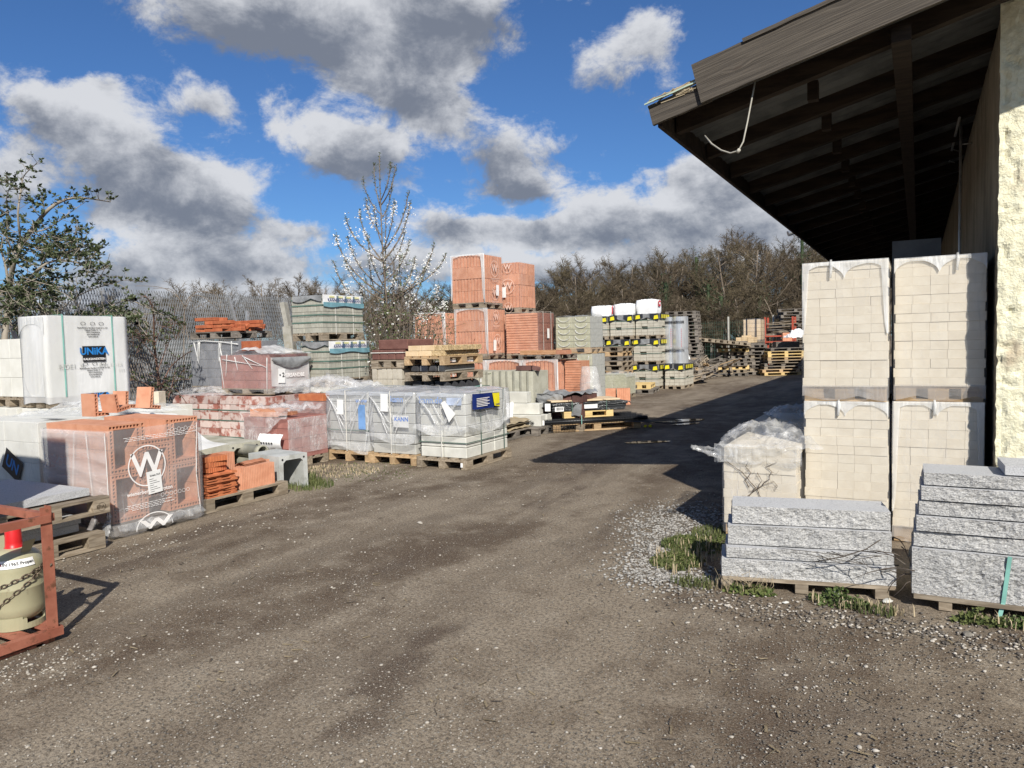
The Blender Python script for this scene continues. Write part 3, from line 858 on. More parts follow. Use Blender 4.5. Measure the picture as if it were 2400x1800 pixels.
def blocks(parent, name, x0, x1, y0, y1, z0, nx, ny, nz, bh, m, jit=.002, gap=.003, ch=.003, faces='FRT', rowshift=0.0, mesh_fn=None, core=True, mats=None, skip=None, rnd=None):
    """a stack of single blocks on a regular grid: those on the faces asked for are parts of their own, the hidden rest is one core"""
    rnd = rnd or R
    w, d = (x1 - x0) / nx, (y1 - y0) / ny
    for k in range(nz):
        sh = rnd.uniform(-rowshift, rowshift); shy = rnd.uniform(-rowshift, rowshift) * .7
        for j in range(ny):
            for i in range(nx):
                vis = ('F' in faces and j == 0) or ('R' in faces and i == nx - 1) or ('L' in faces and i == 0) or ('T' in faces and k == nz - 1) or ('B' in faces and j == ny - 1)
                if not vis or (skip and skip(i, j, k)): continue
                mm = m if mats is None else rnd.choice(mats)
                me = mesh_fn(w - gap, d - gap, bh - gap * .7) if mesh_fn else brick_mesh(w - gap, d - gap, bh - gap * .7, mm, ch)
                put(name, me, parent, (x0 + w * (i + .5) + sh + rnd.uniform(-jit, jit), y0 + d * (j + .5) + shy + rnd.uniform(-jit, jit), z0 + bh * k),
                    (0, 0, rnd.uniform(-jit, jit) * .6))
    if core and nx > 1 and ny > 1:
        l = w * .9 if 'L' in faces else .03
        r = w * .9 if 'R' in faces else .03
        b = d * .9 if 'B' in faces else .03
        t = bh * .9 if 'T' in faces else .01
        if x1 - x0 - l - r > .02 and y1 - y0 - d * .9 - b > .02:
            mb = MB()
            mb.box(x0 + l, y0 + d * .9, z0, x1 - r, y1 - b, z0 + bh * nz - t)
            put('inner_blocks', mb.mesh('inner_blocks', m), parent, kind='stuff')


# ------------------------------------------------------------------ beige lime-sand brick stacks in front of the shed
def beige_stack(x0, x1, y0, z0, rows, label, seed, fold, hood=True, depth=1.02):
    t = thing('brick_stack', label, 'brick stack', ((x0 + x1) / 2, y0, z0), 0, 'shrink-wrapped beige brick stacks by the shed')
    a, b = -(x1 - x0) / 2, (x1 - x0) / 2
    pallet_part(t, a + .01, b - .01, .02, depth - .02, .12, M_woodtan, 'x')
    rr = random.Random(seed)
    bh = .0727
    blocks(t, 'brick', a, b, 0, depth, .121, 5, 4, rows, bh, M_beige, jit=.0012, gap=.0006, ch=.0014, faces='FLT', rowshift=.007, rnd=rr)
    zt = .121 + rows * bh
    if hood:
        wrap(t, a - .004, b + .004, -.004, depth + .004, .02, zt + .004, M_clear, amp=.004, hem=.05, seed=seed)
        arch_fold(t, a - .004, b + .004, -.004, zt + .006, fold[0], M_fold, fold[1], .05, seed, full=fold[2])
        put('film_skirt', MB().grid(lambda u, v: (a - .004 + (b - a + .008) * u, -.012 - .006 * fz(u * 6, v * 3, seed, 1), .135 - (.085 + .04 * abs(math.sin(u * 5 + seed))) * v), 30, 5).mesh('film_skirt', M_skirt), t)
        kn = MB().tube([(fold[3], -.016, zt + .02), (fold[3] + .004, -.024, zt - .03), (fold[3] - .003, -.022, zt - fold[0] * 1.15)], [.008, .013, .009], 7)
        put('film_knot', kn.mesh('film_knot', M_fold), t)
    return t


beige_stack(-.845, -.212, 6.60, 1.142, 14, 'upper left stack of beige bricks in clear film beside the shed opening', 3, (.11, 2, .6, -.10))
beige_stack(-.168, .452, 6.72, 1.142, 14, 'upper right stack of beige bricks in film touching the shed wall', 5, (.10, 2, None, .12))
beige_stack(-.835, -.21, 6.62, 0, 14, 'lower stack of beige bricks standing between the short stack and the wall stack', 8, (.10, 2, None, -.05))
beige_stack(-.175, .445, 6.70, 0, 14, 'lower stack of greyish beige bricks in film half hidden by granite steps', 9, (.09, 2, .9, -.02))
short = beige_stack(-1.44, -.86, 6.30, 0, 9, 'short uncovered stack of beige bricks with dried creeper and loose film on top', 12, None, hood=False)
# creased film skirt and the loose sheet on the short stack
wrap(short, -.294, .294, -.006, 1.02, .05, .66, M_pale, amp=.006, hem=.05, seed=4, top=False)
crumple('loose_film', -1.14, 6.75, .775, .78, 1.1, .20, M_crumple, .1, 3, 'crumpled clear plastic sheet lying on the short beige brick stack', 'plastic sheet', n=46)
mb = MB()
def flap(u, v):
    x = -.36 + u * .70; z = .80 - v * (.16 + .05 * fz(u * 4, 1, 1, 1)) + .02 * fz(u * 6, v * 3, 2, 1)
    return (x, -.03 - .05 * v * (1 - v) - .03 * abs(fz(u * 7, v * 4, 5, 1)), z)
mb.grid(flap, 26, 10)
put('film_flap', mb.mesh('film_flap', M_crumple), short)
mb = MB()
def wisp(u, v): return (-.30 - .24 * u, -.04 - .06 * u + .03 * fz(u * 5, v * 3, 1, 1), .76 + .03 * u - .10 * v * (1 - u * .7) + .02 * fz(u * 6, v * 4, 7, 1))
mb.grid(wisp, 12, 6)
put('film_tatter', mb.mesh('film_tatter', M_crumple), short)
# dried creeper on its face
mb = MB()
def vine(pts, r0):
    P = [Vector((x, -.012 - .004 * (i % 2), z)) for i, (x, z) in enumerate(pts)]
    Q = []
    for i in range(len(P) - 1):
        for k in range(4):
            q = P[i].lerp(P[i + 1], k / 4); q.x += .012 * fz(q.x * 30, q.z * 30, 1, 1); Q.append(q)
    Q.append(P[-1]); mb.tube(Q, [r0 * (1 - .6 * i / len(Q)) for i in range(len(Q))], 4)
    for q in Q[::2]:
        a = R.uniform(0, 6.3); L = R.uniform(.012, .04)
        mb.tube([q, q + Vector((math.cos(a) * L, -.004, math.sin(a) * L)), q + Vector((math.cos(a + .7) * L * 1.5, -.004, math.sin(a + .7) * L * 1.5))], [.0014, .001, .0006], 3)
vine([(-.09, .22), (-.11, .27), (-.07, .31), (-.10, .35), (-.05, .40), (-.03, .44), (-.08, .50), (-.13, .56), (-.19, .60), (-.25, .64)], .0055)
vine([(-.05, .40), (.02, .46), (.08, .52), (.10, .58), (.06, .62), (.14, .66)], .004)
vine([(-.08, .44), (-.11, .50), (-.06, .56), (-.10, .60), (-.09, .66)], .004)
vine([(-.08, .24), (-.01, .30), (.02, .36), (-.02, .43), (.02, .50), (-.01, .57)], .004)
vine([(-.08, .23), (.02, .25), (.07, .27)], .003)
vine([(.02, .46), (.12, .50), (.15, .46), (.12, .42)], .002)
dv = put('dried_creeper', mb.mesh('dried_creeper', pm('grey_creeper', (.13, .10, .075), rnd=0, bump=0)), None, (-1.15, 6.30, 0), label='dried grey creeper clinging to the face of the short beige stack', cat='creeper')
crumple('loose_film', -1.05, 7.75, .88, .5, .6, .16, M_crumple, .4, 9, 'puffed end of plastic film behind the short beige stack against its neighbour', 'plastic sheet', n=30)
mb = MB().box(-1.42, 7.38, 0, -.88, 8.3, .87)
put('brick_stack', mb.mesh('brick_stack', M_beige), None, label='shaded low brick stack behind the short beige stack', cat='brick stack')


# ------------------------------------------------------------------ granite steps
def rough_block(L, D, H, seed, rough=.012, mats=None, nx=None, split=True):
    """granite step: split sides bulge and chip, sawn top and bottom stay flat"""
    mb = MB(); n1 = nx or max(10, int(L / .016)); n2 = max(4, int(D / .04)); n3 = max(3, int(H / .016))
    def side(x, y, z, n, fade):
        q = rough * (1.3 * fz(x + seed, y, z, 7) + .9 * fz(x * 1.4, y + seed, z * 1.8 + x * .8, 20) + .5 * fz(x, y, z + seed, 50)) * fade
        return (x + n[0] * q, y + n[1] * q, z + n[2] * q)
    ed = lambda v: min(1, min(v, 1 - v) * 4 + .25)
    mb.grid(lambda u, v: side(L * (u - .5), -D / 2, H * v, (0, -1, 0), ed(v) * ed(u)), n1, n3, 0, False)
    mb.grid(lambda u, v: side(L * (.5 - u), D / 2, H * v, (0, 1, 0), ed(v) * ed(u)), n1, n3, 0, False)
    mb.grid(lambda u, v: side(L / 2, D * (u - .5), H * v, (1, 0, 0), ed(v) * ed(u)), n2, n3, 0, False)
    mb.grid(lambda u, v: side(-L / 2, D * (.5 - u), H * v, (-1, 0, 0), ed(v) * ed(u)), n2, n3, 0, False)
    def cap(u, v, z, s):
        x, y = L * (u - .5), D * (v - .5)
        return (x, y, z)
    # the caps follow the chipped rim
    def top(u, v):
        x, y = L * (u - .5), D * (v - .5)
        if v in (0.0, 1.0): p = side(x, y, H, (0, -1 if v == 0 else 1, 0), ed(1) * ed(u)); return p
        if u in (0.0, 1.0): p = side(x, y, H, (-1 if u == 0 else 1, 0, 0), ed(1) * ed(v)); return p
        return (x, y, H + .003 * fz(x * 6, y * 6, seed, 1))
    mb.grid(top, n1, n2, 1, True)
    mb.add([(-L / 2, -D / 2, 0), (L / 2, -D / 2, 0), (L / 2, D / 2, 0), (-L / 2, D / 2, 0)], [(3, 2, 1, 0)], 1)
    return mb.mesh('granite_step', mats or [M_granite_rough, M_granite_flat])


GA = rad(12.5)
gl = Vector((-.68, 5.30, 0))
gp = thing('slatted_pallet', 'low slatted pallet under the left pile of granite steps', 'pallet', tuple(gl), GA)
for y in (-.17, 0.0, .17):
    put('deck_board', MB().box(-.53, y - .05, .062, .53, y + .05, .082).mesh('deck_board', M_wood), gp)
for x in (-.5, -.03, .45):
    put('cross_board', MB().box(x - .04, -.22, .0, x + .04, .22, .061).mesh('cross_board', M_wood), gp)
z = .083
specs = [(1.07, .36, .118, .0, .0, 'lowest thick granite step of the left pile, on the slatted pallet'),
         (1.03, .34, .070, .01, .008, 'thin granite step second from the ground in the left pile'),
         (1.01, .34, .128, .015, .05, 'chunky granite step third from the ground in the left pile, creeper twigs across it'),
         (.98, .33, .118, .03, .075, 'topmost granite step of the left pile with a dark shaded end')]
for i, (L, D, H, dx, dy, lb) in enumerate(specs):
    off = Matrix.Rotation(GA, 3, 'Z') @ Vector((dx, dy - .02, 0))
    put('granite_step', rough_block(L, D, H, 3.7 * i + 1), None, (gl.x + off.x, gl.y + off.y, z), (0, 0, GA + rad((0, .6, -.8, -1.2)[i])), lb, 'granite step', 'rough granite steps')
    z += H + .008
gr = Vector((.70, 5.36, 0))
gp = thing('slatted_pallet', 'low slatted pallet under the right pile of granite steps', 'pallet', tuple(gr), rad(1))
for y in (-.19, 0.0, .19):
    put('deck_board', MB().box(-.72, y - .045, .055, .75, y + .045, .075).mesh('deck_board', M_wood), gp)
for x in (-.55, .05, .62):
    put('cross_board', MB().box(x - .035, -.23, .0, x + .035, .23, .054).mesh('cross_board', M_wood), gp)
z = .076
specs = [(1.46, .40, .285, 0, 0, 'big rough granite block at the foot of the right pile with a green strap'),
         (1.45, .38, .092, .005, .012, 'granite step directly on the big block of the right pile'),
         (1.44, .38, .090, .012, .004, 'granite step second above the big block of the right pile'),
         (1.43, .37, .084, .022, .018, 'granite step third above the big block of the right pile'),
         (1.42, .37, .082, .028, .010, 'granite step fourth above the big block, shaded groove beneath it'),
         (1.40, .36, .075, .034, .022, 'upper granite step of the right pile, just under the smooth slab')]
for i, (L, D, H, dx, dy, lb) in enumerate(specs):
    put('granite_step', rough_block(L, D, H, 5.3 * i + 40, rough=.014 if i == 0 else .011), None, (gr.x + dx, gr.y + dy, z), (0, 0, rad((1, .4, 1.3, .8, 1.2, .6)[i])), lb, 'granite step', 'rough granite steps')
    z += H + .009
put('granite_slab', rough_block(1.1, .34, .055, 77, rough=.002, mats=[M_granite_flat, M_granite_flat]), None, (gr.x + .30, gr.y + .04, z), (0, 0, rad(2)), 'smooth grey granite slab on top of the right granite pile', 'granite slab')
mb = MB()
xs = .48
mb.bar((xs, 5.147, .365), (xs - .03, 5.150, .08), .004, .022, 0, (1, 0, 0))
mb.bar((xs - .03, 5.150, .08), (xs - .05, 5.12, .005), .004, .022, 0, (1, 0, 0))
put('strap', mb.mesh('strap', M_teal), None, label='teal plastic strap hanging down the big granite block', cat='strap')
# ------------------------------------------------------------------ gas bottle in its steel cage
_c = onz(138, 1500, 0); CX, CY = _c.x, _c.y            # the cage corner nearest the lane
cg = thing('gas_cage', 'rusty red steel cage with angle-iron post holding the gas bottle', 'cage', (CX, CY, 0))
def angle_iron(a, b, w, th, m, parent, name, sx, sy):
    mb = MB()
    (x, y, z0), (x2, y2, z1) = a, b
    mb.box(min(x, x + sx * w), y - th / 2, z0, max(x, x + sx * w), y + th / 2, z1)
    mb.box(x - th / 2, min(y, y + sy * w), z0, x + th / 2, max(y, y + sy * w), z1)
    return put(name, mb.mesh(name, m), parent)
zt = .79
for x, y, sx, sy in ((0, 0, -1, -1), (-.80, 0, 1, -1), (0, -1.1, -1, 1), (-.80, -1.1, 1, 1)):
    angle_iron((x, y, .034), (x, y, zt + .015), .062, .006, M_rust, cg, 'post', sx, sy)
for a, b in (((-.004, -.01, zt - .055), (-.004, -1.1, zt - .055)), ((-.80, -.01, zt - .055), (-.80, -1.1, zt - .055)), ((-.01, .004, zt - .055), (-.80, .004, zt - .055)), ((-.01, -1.10, zt - .055), (-.80, -1.1, zt - .055))):
    put('top_rail', MB().bar(a, b, .04, .045).mesh('top_rail', M_rust), cg)
for a, b in (((-.004, .02, .058), (-.004, -1.12, .058)), ((-.80, .02, .058), (-.80, -1.12, .058)), ((.0, .0, .058), (-.80, .0, .058)), ((.0, -1.1, .058), (-.80, -1.1, .058))):
    put('bottom_rail', MB().bar(a, b, .05, .05).mesh('bottom_rail', M_rust), cg)
for i in range(7):
    put('floor_slat', MB().box(-.80, -1.05 + i * .165, .070, 0, -.96 + i * .165, .080).mesh('floor_slat', M_rust), cg)
for x in (-.06, -.74):
    for y in (-.07, -1.03):
        put('foot', MB().prism([(-.05, 0), (.05, 0), (.06, .032), (-.06, .032)], x - .05, x + .05, 'x', 0, Matrix.Translation((0, y, 0))).mesh('foot', M_rust), cg)
    mb = MB().box(x - .05, -1.0, .0, x + .05, -.08, .012)
    put('skid', mb.mesh('skid', M_rust), cg)
# the bottle
gpos = at(46, 1490, 4.36)
gx0, gy0 = gpos.x, gpos.y
gb = thing('gas_bottle', 'olive grey propane bottle with red cap and white label in the rusty cage', 'gas bottle', (gx0, gy0, .083))
prof = [(.0, .035), (.06, .036), (.10, .043), (.128, .062), (.145, .09), (.150, .13), (.150, .235), (.1515, .238), (.1515, .246), (.150, .249), (.150, .345), (.146, .385), (.132, .42), (.108, .445), (.075, .462), (.045, .470), (0, .472)]
put('body', MB().lathe(prof, 40).mesh('body', M_gasgreen), gb)
mb = MB(); n = 40
for k in range(n):
    a0, a1 = 2 * math.pi * k / n, 2 * math.pi * (k + 1) / n
    hcut = .042 if (k % 13) in (0, 1, 2, 3, 4) else .012 if (k % 13) in (5, 12) else 0
    for r0, r1 in ((.128, .140),):
        vs = [(r * math.cos(a), r * math.sin(a), z) for z in (0, .075 - hcut) for r, a in ((r0, a0), (r1, a0), (r1, a1), (r0, a1))]
        mb.add(vs, [(0, 3, 2, 1), (4, 5, 6, 7), (0, 1, 5, 4), (1, 2, 6, 5), (2, 3, 7, 6), (3, 0, 4, 7)])
put('foot_ring', mb.mesh('foot_ring', M_gasgreen), gb)
cap = MB().lathe([(.056, .460), (.055, .466), (.0455, .472), (.0445, .50), (.042, .575), (.039, .584), (.030, .588), (0, .588)], 28)
put('cap', cap.mesh('cap', M_redcap), gb)
for s in (1, -1):
    a = rad(8) if s > 0 else rad(188)
    mb = MB(); c, sn = math.cos(a), math.sin(a)
    mb.grid(lambda u, v: ((.095 + .045 * v) * c - (u - .5) * (.055 + .02 * v) * sn, (.095 + .045 * v) * sn + (u - .5) * (.055 + .02 * v) * c, .435 + .085 * v), 4, 5)
    mb.grid(lambda u, v: ((.091 + .045 * (1 - v)) * c - (u - .5) * (.055 + .02 * (1 - v)) * sn, (.091 + .045 * (1 - v)) * sn + (u - .5) * (.055 + .02 * (1 - v)) * c, .435 + .085 * (1 - v)), 4, 5)
    put('grip', mb.mesh('grip', M_gasgreen), gb)
# the curved white label over the shoulder, lettered
va = math.atan2(-gy0, -gx0)          # the side turned to the yard
def shoulder(a, t):
    r0, z0, r1, z1 = .134, .417, .1495, .372
    r = r0 + (r1 - r0) * t + .0022; z = z0 + (z1 - z0) * t + .0012
    return (r * math.cos(a), r * math.sin(a), z)
put('label', MB().grid(lambda u, v: shoulder(va - .85 + 1.55 * u, 1 - v), 24, 3).mesh('label', M_paper), gb)
tm = text_mesh('UN 1965 Propan', .026, M_blackprint, .0006)
tm2 = tm.copy(); w = max(v.co.x for v in tm2.vertices) - min(v.co.x for v in tm2.vertices)
for v in tm2.vertices:
    x, y = v.co.x, v.co.y
    p = shoulder(va + .07 + x / .15, .5 - y / .048)
    v.co = Vector(p) * 1.0 + Vector((math.cos(va + x / .15) * .0015, math.sin(va + x / .15) * .0015, .001))
put('lettering', tm2, gb)
mb = MB()
pq = [(-.62, .5), (-.55, .18), (-.48, .5), (-.55, .82)]
mb.add([Vector(shoulder(va + a, t)) + Vector((math.cos(va + a) * .0012, math.sin(va + a) * .0012, .001)) for a, t in pq], [(0, 1, 2, 3)])
put('hazard_mark', mb.mesh('hazard_mark', M_redprint), gb)
# chain round the bottle: real links
def chain(pts, name, label):
    P = [Vector(p) for p in pts]; seg = []
    for a, b in zip(P[:-1], P[1:]):
        n = max(1, int((b - a).length / .026))
        seg += [a.lerp(b, i / n) for i in range(n)]
    mb = MB()
    for i, p in enumerate(seg[:-1]):
        d = (seg[i + 1] - p).normalized(); sd = d.cross(Vector((0, 0, 1))).normalized(); u = sd.cross(d)
        w = sd if i % 2 else u
        L, Wd = .020, .0095
        ring = [p + d * (L * math.cos(q)) * (1 if abs(math.cos(q)) > .3 else 1) + w * (Wd * math.sin(q)) for q in [2 * math.pi * k / 10 for k in range(11)]]
        mb.tube(ring, .0032, 4, cap=False)
    return put(name, mb.mesh(name, M_chain), None, label=label, cat='chain')
def round_bottle(a0, a1, z0, z1, n=16, r=.157):
    return [(gx0 + r * math.cos(a0 + (a1 - a0) * i / n), gy0 + r * math.sin(a0 + (a1 - a0) * i / n), z0 + (z1 - z0) * (i / n) ** 1.2) for i in range(n + 1)]
chain([(CX - .01, CY - .02, .455)] + round_bottle(va + 1.15, va - 1.5, .43, .12), 'chain', 'rusty chain slung diagonally across the gas bottle, lower strand')
chain([(CX - .01, CY - .015, .46)] + round_bottle(va + 1.15, va - 1.6, .44, .28), 'chain', 'rusty chain across the gas bottle, upper paler strand')

# ------------------------------------------------------------------ granite slabs on pallets, far left foreground
P1 = (-8.0, -6.20, 2.95, 3.92)
def euro(x0, x1, y0, y1, z, label, m=None, along=None, h=.144, group='wooden pallets lying in the yard', rz=0, boards=5):
    m = m or M_wood
    t = thing('euro_pallet', label, 'pallet', ((x0 + x1) / 2, (y0 + y1) / 2, z), rz, group)
    L, W = x1 - x0, y1 - y0
    if along is None: along = 'x' if L >= W else 'y'
    if along == 'y': L, W = W, L
    pallet_parts(t, round(L, 3), round(W, 3), h, m, along, boards=boards)
    return t
euro(-7.43, -6.20, 2.9, 3.85, 0, 'lower of two pallets carrying grey slabs, beside the gas cage', M_wood, 'y')
e2 = euro(-7.46, -6.235, 2.95, 3.93, .292, 'upper of two pallets between the grey slabs, round stamp on its corner block', M_wood, 'y')
put('stamp', text_mesh('EPAL', .045, pm('burnt_stamp', (.10, .075, .05), rnd=0, bump=0), .0008), e2, (.6155, .415, .062), RIGHT)
put('stamp_ring', ring_mesh(.036, .003, MATS['burnt_stamp']), e2, (.6152, .415, .062), (rad(90), 0, rad(90)))
for i, (z, x1, y1, th, lb) in enumerate(((.146, -6.42, 3.75, .062, 'lower of two grey granite slabs between the two pallets'),
                                         (.212, -6.41, 3.76, .062, 'grey granite slab directly under the upper slab pallet'),
                                         (.438, -6.42, 3.86, .062, 'long grey granite slab on top of the pallets by the gas cage'))):
    put('granite_slab', rough_block(1.25, .98, th, 9 * i + 5, rough=.003, mats=[M_granite_flat, M_granite_flat]), None, (x1 - .62, y1 - .49, z), (0, 0, rad((0, 1, .5)[i])), lb, 'granite slab', 'grey granite slabs on pallets')
# the tall stack outside the picture whose shadow falls on these pallets
t = thing('block_stack', 'double-height stack of white lime blocks left of the gas cage', 'block stack', (-6.35, 1.75, 0))
pallet_part(t, -.70, .70, -.62, .62, .14, M_wood)
blocks(t, 'block', -.72, .72, -.62, .62, .141, 3, 3, 9, .26, M_kswhite, faces='FRT', gap=.004)

# ------------------------------------------------------------------ hollow clay lintel shells on the front pallet
def shell_mesh(W, H, L, m, kind='u'):
    key = ('shell', W, H, L, kind)
    if key in CACHE: return CACHE[key]
    mb = MB(); t, sk, wb = .045, .012, .009
    x0, x1 = -L / 2, L / 2
    def wall(a0, b0, a1, b1, horiz):          # double-skinned wall in the y-z plane
        if horiz:
            mb.box(x0, a0, b0, x1, a1, b0 + sk); mb.box(x0, a0, b1 - sk, x1, a1, b1)
            n = max(2, int((a1 - a0) / .034))
            for i in range(n + 1):
                c = a0 + wb / 2 + (a1 - a0 - wb) * i / n; mb.box(x0, c - wb / 2, b0 + sk, x1, c + wb / 2, b1 - sk)
        else:
            mb.box(x0, a0, b0, x1, a0 + sk, b1); mb.box(x0, a1 - sk, b0, x1, a1, b1)
            n = max(2, int((b1 - b0) / .034))
            for i in range(n + 1):
                c = b0 + wb / 2 + (b1 - b0 - wb) * i / n; mb.box(x0, a0 + sk, c - wb / 2, x1, a1 - sk, c + wb / 2)
    wall(-W / 2, 0, W / 2, t, True)
    wall(-W / 2, t, -W / 2 + t, H, False)
    if kind == 'u': wall(W / 2 - t, t, W / 2, H, False)
    CACHE[key] = mb.mesh('shell', m)
    return CACHE[key]
WP = (-7.38, -6.40, 4.05, 5.0)
w0 = thing('shell_stack', 'pallet of hollow orange clay shells in torn printed film, front left', 'clay block stack', (-6.89, 4.525, 0))
pallet_part(w0, -.49, .49, -.475, .475, .13, M_woodgrey, 'y')
UH, UW, UL = .226, .310, .24
for k in range(4):
    for j in range(3):
        flip = (j + k) % 2
        for i in range(4):
            me = shell_mesh(UW, UH - .004, UL, M_clay)
            x = -.487 + .2445 * (i + .5); y = -.468 + .314 * (j + .5)
            z = .131 + UH * k
            if flip: put('clay_shell', me, w0, (x, y, z + UH - .004), (rad(180), 0, 0))
            else: put('clay_shell', me, w0, (x, y, z))
wrap(w0, -.50, .50, -.485, .485, .02, .985, M_wrap, amp=.010, hem=.06, seed=2, top=False, res=.04)
put('film_side', MB().grid(lambda a, b: (-.50 + 1.0 * a, -.512 - .006 * fz(a * 5, b * 7, 1, 1) - .004 * math.sin(b * 40 + a * 5), .06 + .92 * b), 24, 40).mesh('film_side', M_pinkfilm), w0)
# rumpled hem with grey folds along the ground
mb = MB()
def hem(u, v):
    y = -.47 + .92 * u
    return (.52 + .10 * math.sin(v * 3.1) * (.6 + .5 * fz(u * 6, v * 2, 1, 1)) + .02 * fz(u * 14, v * 5, 3, 1), y, .015 + .10 * (1 - v) + .035 * abs(fz(u * 9, v * 3, 2, 1)))
mb.grid(hem, 46, 8)
put('film_hem', mb.mesh('film_hem', M_crumple), w0)
mb = MB()
def tail(u, v): return (.50 + .14 * v * u + .03 * fz(u * 4, v * 6, 2, 1), -.50 - .12 * v + .03 * fz(u * 6, v * 5, 8, 1), .26 * (1 - v) * (1 - .3 * u) + .01)
mb.grid(tail, 12, 12)
put('film_tail', mb.mesh('film_tail', M_crumple), w0)
X = .521
def pr(me, y, z, x=X, par=None, rot=RIGHT, name='print', sc_=(1, 1, 1)):
    o = put(name, me, par or w0, (x, y, z), rot); o.scale = sc_; return o
yc, zc = -.125, .62
pr(ring_mesh(.195, .012, M_whiteprint), yc, zc)
pr(text_mesh('W', .31, M_whiteprint, .006), yc, zc + .005)
pr(text_mesh('wienerberger poroton', .052, M_whiteprint, .001), yc + .02, .375)
for i in range(7): pr(ring_mesh(.019, .003, M_whiteprint, 16), .02 + i * .047, .315)
for i in range(9): pr(ring_mesh(.019, .003, M_whiteprint, 16), .12 + i * .038, .93 + (.0 if i % 2 else -.012))
for r0, (ya, yb) in enumerate(((-.35, .10), (-.37, .04), (-.36, .12), (-.3, .0), (-.35, .30), (-.33, .38), (-.34, .33))):
    z = (.27, .255, .24, .225, .90, .885, .87)[r0]
    mb = MB(); y = ya
    while y < yb:
        L = R.uniform(.015, .05); mb.add([(0, y, z), (0, y + L, z), (0, y + L, z + .005), (0, y, z + .005)], [(0, 1, 2, 3)]); y += L + .008
    put('small_print', mb.mesh('small_print', M_whiteprint), w0, (X + .001, 0, 0))
mb = MB(); n = 26
mb.add([(0, math.cos(math.pi * i / n) * q, math.sin(math.pi * i / n) * q * .75) for q in (.183, .195) for i in range(n + 1)], [(i, i + n + 1, i + n + 2, i + 1)[::-1] for i in range(n)])
put('print', mb.mesh('print', M_whiteprint), w0, (.555, -.10, .03))
pr(text_mesh('W', .30, M_whiteprint, .012), -.10, .075, .585, sc_=(1, .38, 1))
pl = put('paper_label', plate_mesh(.15, .215, M_paper), w0, (X + .003, -.06, .455), (rad(90), rad(-4), rad(90)))
put('lettering', text_mesh('Schale 24,0', .024, M_blackprint, .0005), pl, (.01, .065, .003))
mb = MB()
for i in range(7): mb.add([(-.055, .03 - i * .02, .0028), (.02 + .03 * (i % 3 - 1), .03 - i * .02, .0028), (.02 + .03 * (i % 3 - 1), .034 - i * .02, .0028), (-.055, .034 - i * .02, .0028)], [(0, 1, 2, 3)])
put('small_print', mb.mesh('small_print', M_blackprint), pl)
for a, b in (((-.515, -.485, .94), (-.42, -.52, .2)), ((.02, -.50, .97), (-.06, -.50, .35)), ((.20, -.50, .97), (.27, -.50, .1)), ((.49, -.505, .97), (.51, -.51, .1)), ((.52, .44, .97), (.53, .40, .45)), ((.53, .40, .45), (.53, .43, .1))):
    mb = MB(); A, B = Vector(a), Vector(b)
    mb.tube([A.lerp(B, i / 8) + Vector((.006 * fz(i, 1, a[0] * 9, .7), 0, 0)) for i in range(9)], .006, 5)
    put('film_fold', mb.mesh('film_fold', M_fold), w0)
# the four shells lying loose on top
LZ = 1.038
for i, (px, py, rz, tilt, kind, lb) in enumerate(((212, 976, 4, 0, 'a', 'leftmost loose clay angle on the front pallet, standing upright'),
                                                  (262, 974, 12, -9, 'b', 'small leaning clay angle, second from left on the front pallet'),
                                                  (283, 962, 8, 5, 'b', 'clay angle half hidden behind the leaning ones on the front pallet'),
                                                  (338, 962, 10, 10, 'a', 'rightmost loose clay angle on the front pallet, open side up'))):
    p = onz(px, py, LZ)
    key = ('lshell', kind)
    if key not in CACHE:
        H, B, L = (.235, .12, .20) if kind == 'a' else (.19, .14, .19)
        mb = MB(); t, sk, wb = .042, .011, .009
        # leg faces -Y, comb visible from +X
        for a, b in ((0, sk), (t - sk, t)): mb.box(-L / 2, a, 0, L / 2, b, H)
        n = int(H / .034)
        for q in range(n + 1):
            c = wb / 2 + (H - wb) * q / n; mb.box(-L / 2, sk, c - wb / 2, L / 2, t - sk, c + wb / 2)
        for a, b in ((0, sk), (t - sk, t)): mb.box(-L / 2, t + .0005, a, L / 2, t + B, b)
        n = int(B / .034)
        for q in range(1, n + 1):
            c = t + (B - wb / 2) * q / n; mb.box(-L / 2, c - wb, sk, L / 2, c, t - sk)
        CACHE[key] = mb.mesh('clay_angle', M_clay)
    put('clay_angle', CACHE[key], None, (p.x, p.y - .02, LZ + (.03 if tilt else 0)), (rad(-tilt), 0, rad(rz)), lb, 'clay angle', 'loose clay angles on the front pallet')

# ------------------------------------------------------------------ white lime block stacks, far left
def groove_block(W, D, H):
    """block whose narrow ends (-Y, +Y) carry upright tongues"""
    key = ('groove', round(W, 3), round(D, 3), round(H, 3))
    if key not in CACHE:
        a, g = W / 2, .012
        pr_ = [(-a, -D / 2), (-a * .62, -D / 2), (-a * .55, -D / 2 - g), (-a * .28, -D / 2 - g), (-a * .2, -D / 2), (a * .2, -D / 2), (a * .28, -D / 2 - g), (a * .55, -D / 2 - g), (a * .62, -D / 2), (a, -D / 2), (a, D / 2), (-a, D / 2)]
        CACHE[key] = MB().prism(pr_, 0, H).mesh('block', M_kswhite)
    return CACHE[key]
u = thing('block_stack', 'white lime block stack with black and blue printed logo on its film', 'block stack', (-9.67, 5.76, 1.02))
pallet_part(u, -.27, .27, -.52, .52, .128, M_wood, 'y')
for k in range(4):
    for i in range(3):
        put('block', groove_block(.177, 1.03, .2525), u, (-.268 + .179 * (i + .5), 0, .129 + .2535 * k))
wrap(u, -.275, .275, -.54, .53, .05, 1.146, M_milky, amp=.004, hem=.04, seed=6, res=.05)
for y in (-.33, .32):
    put('strap', vstrap_mesh(y, -.285, .285, .13, 1.155, .018, M_teal, 'x'), u)
ux = .292
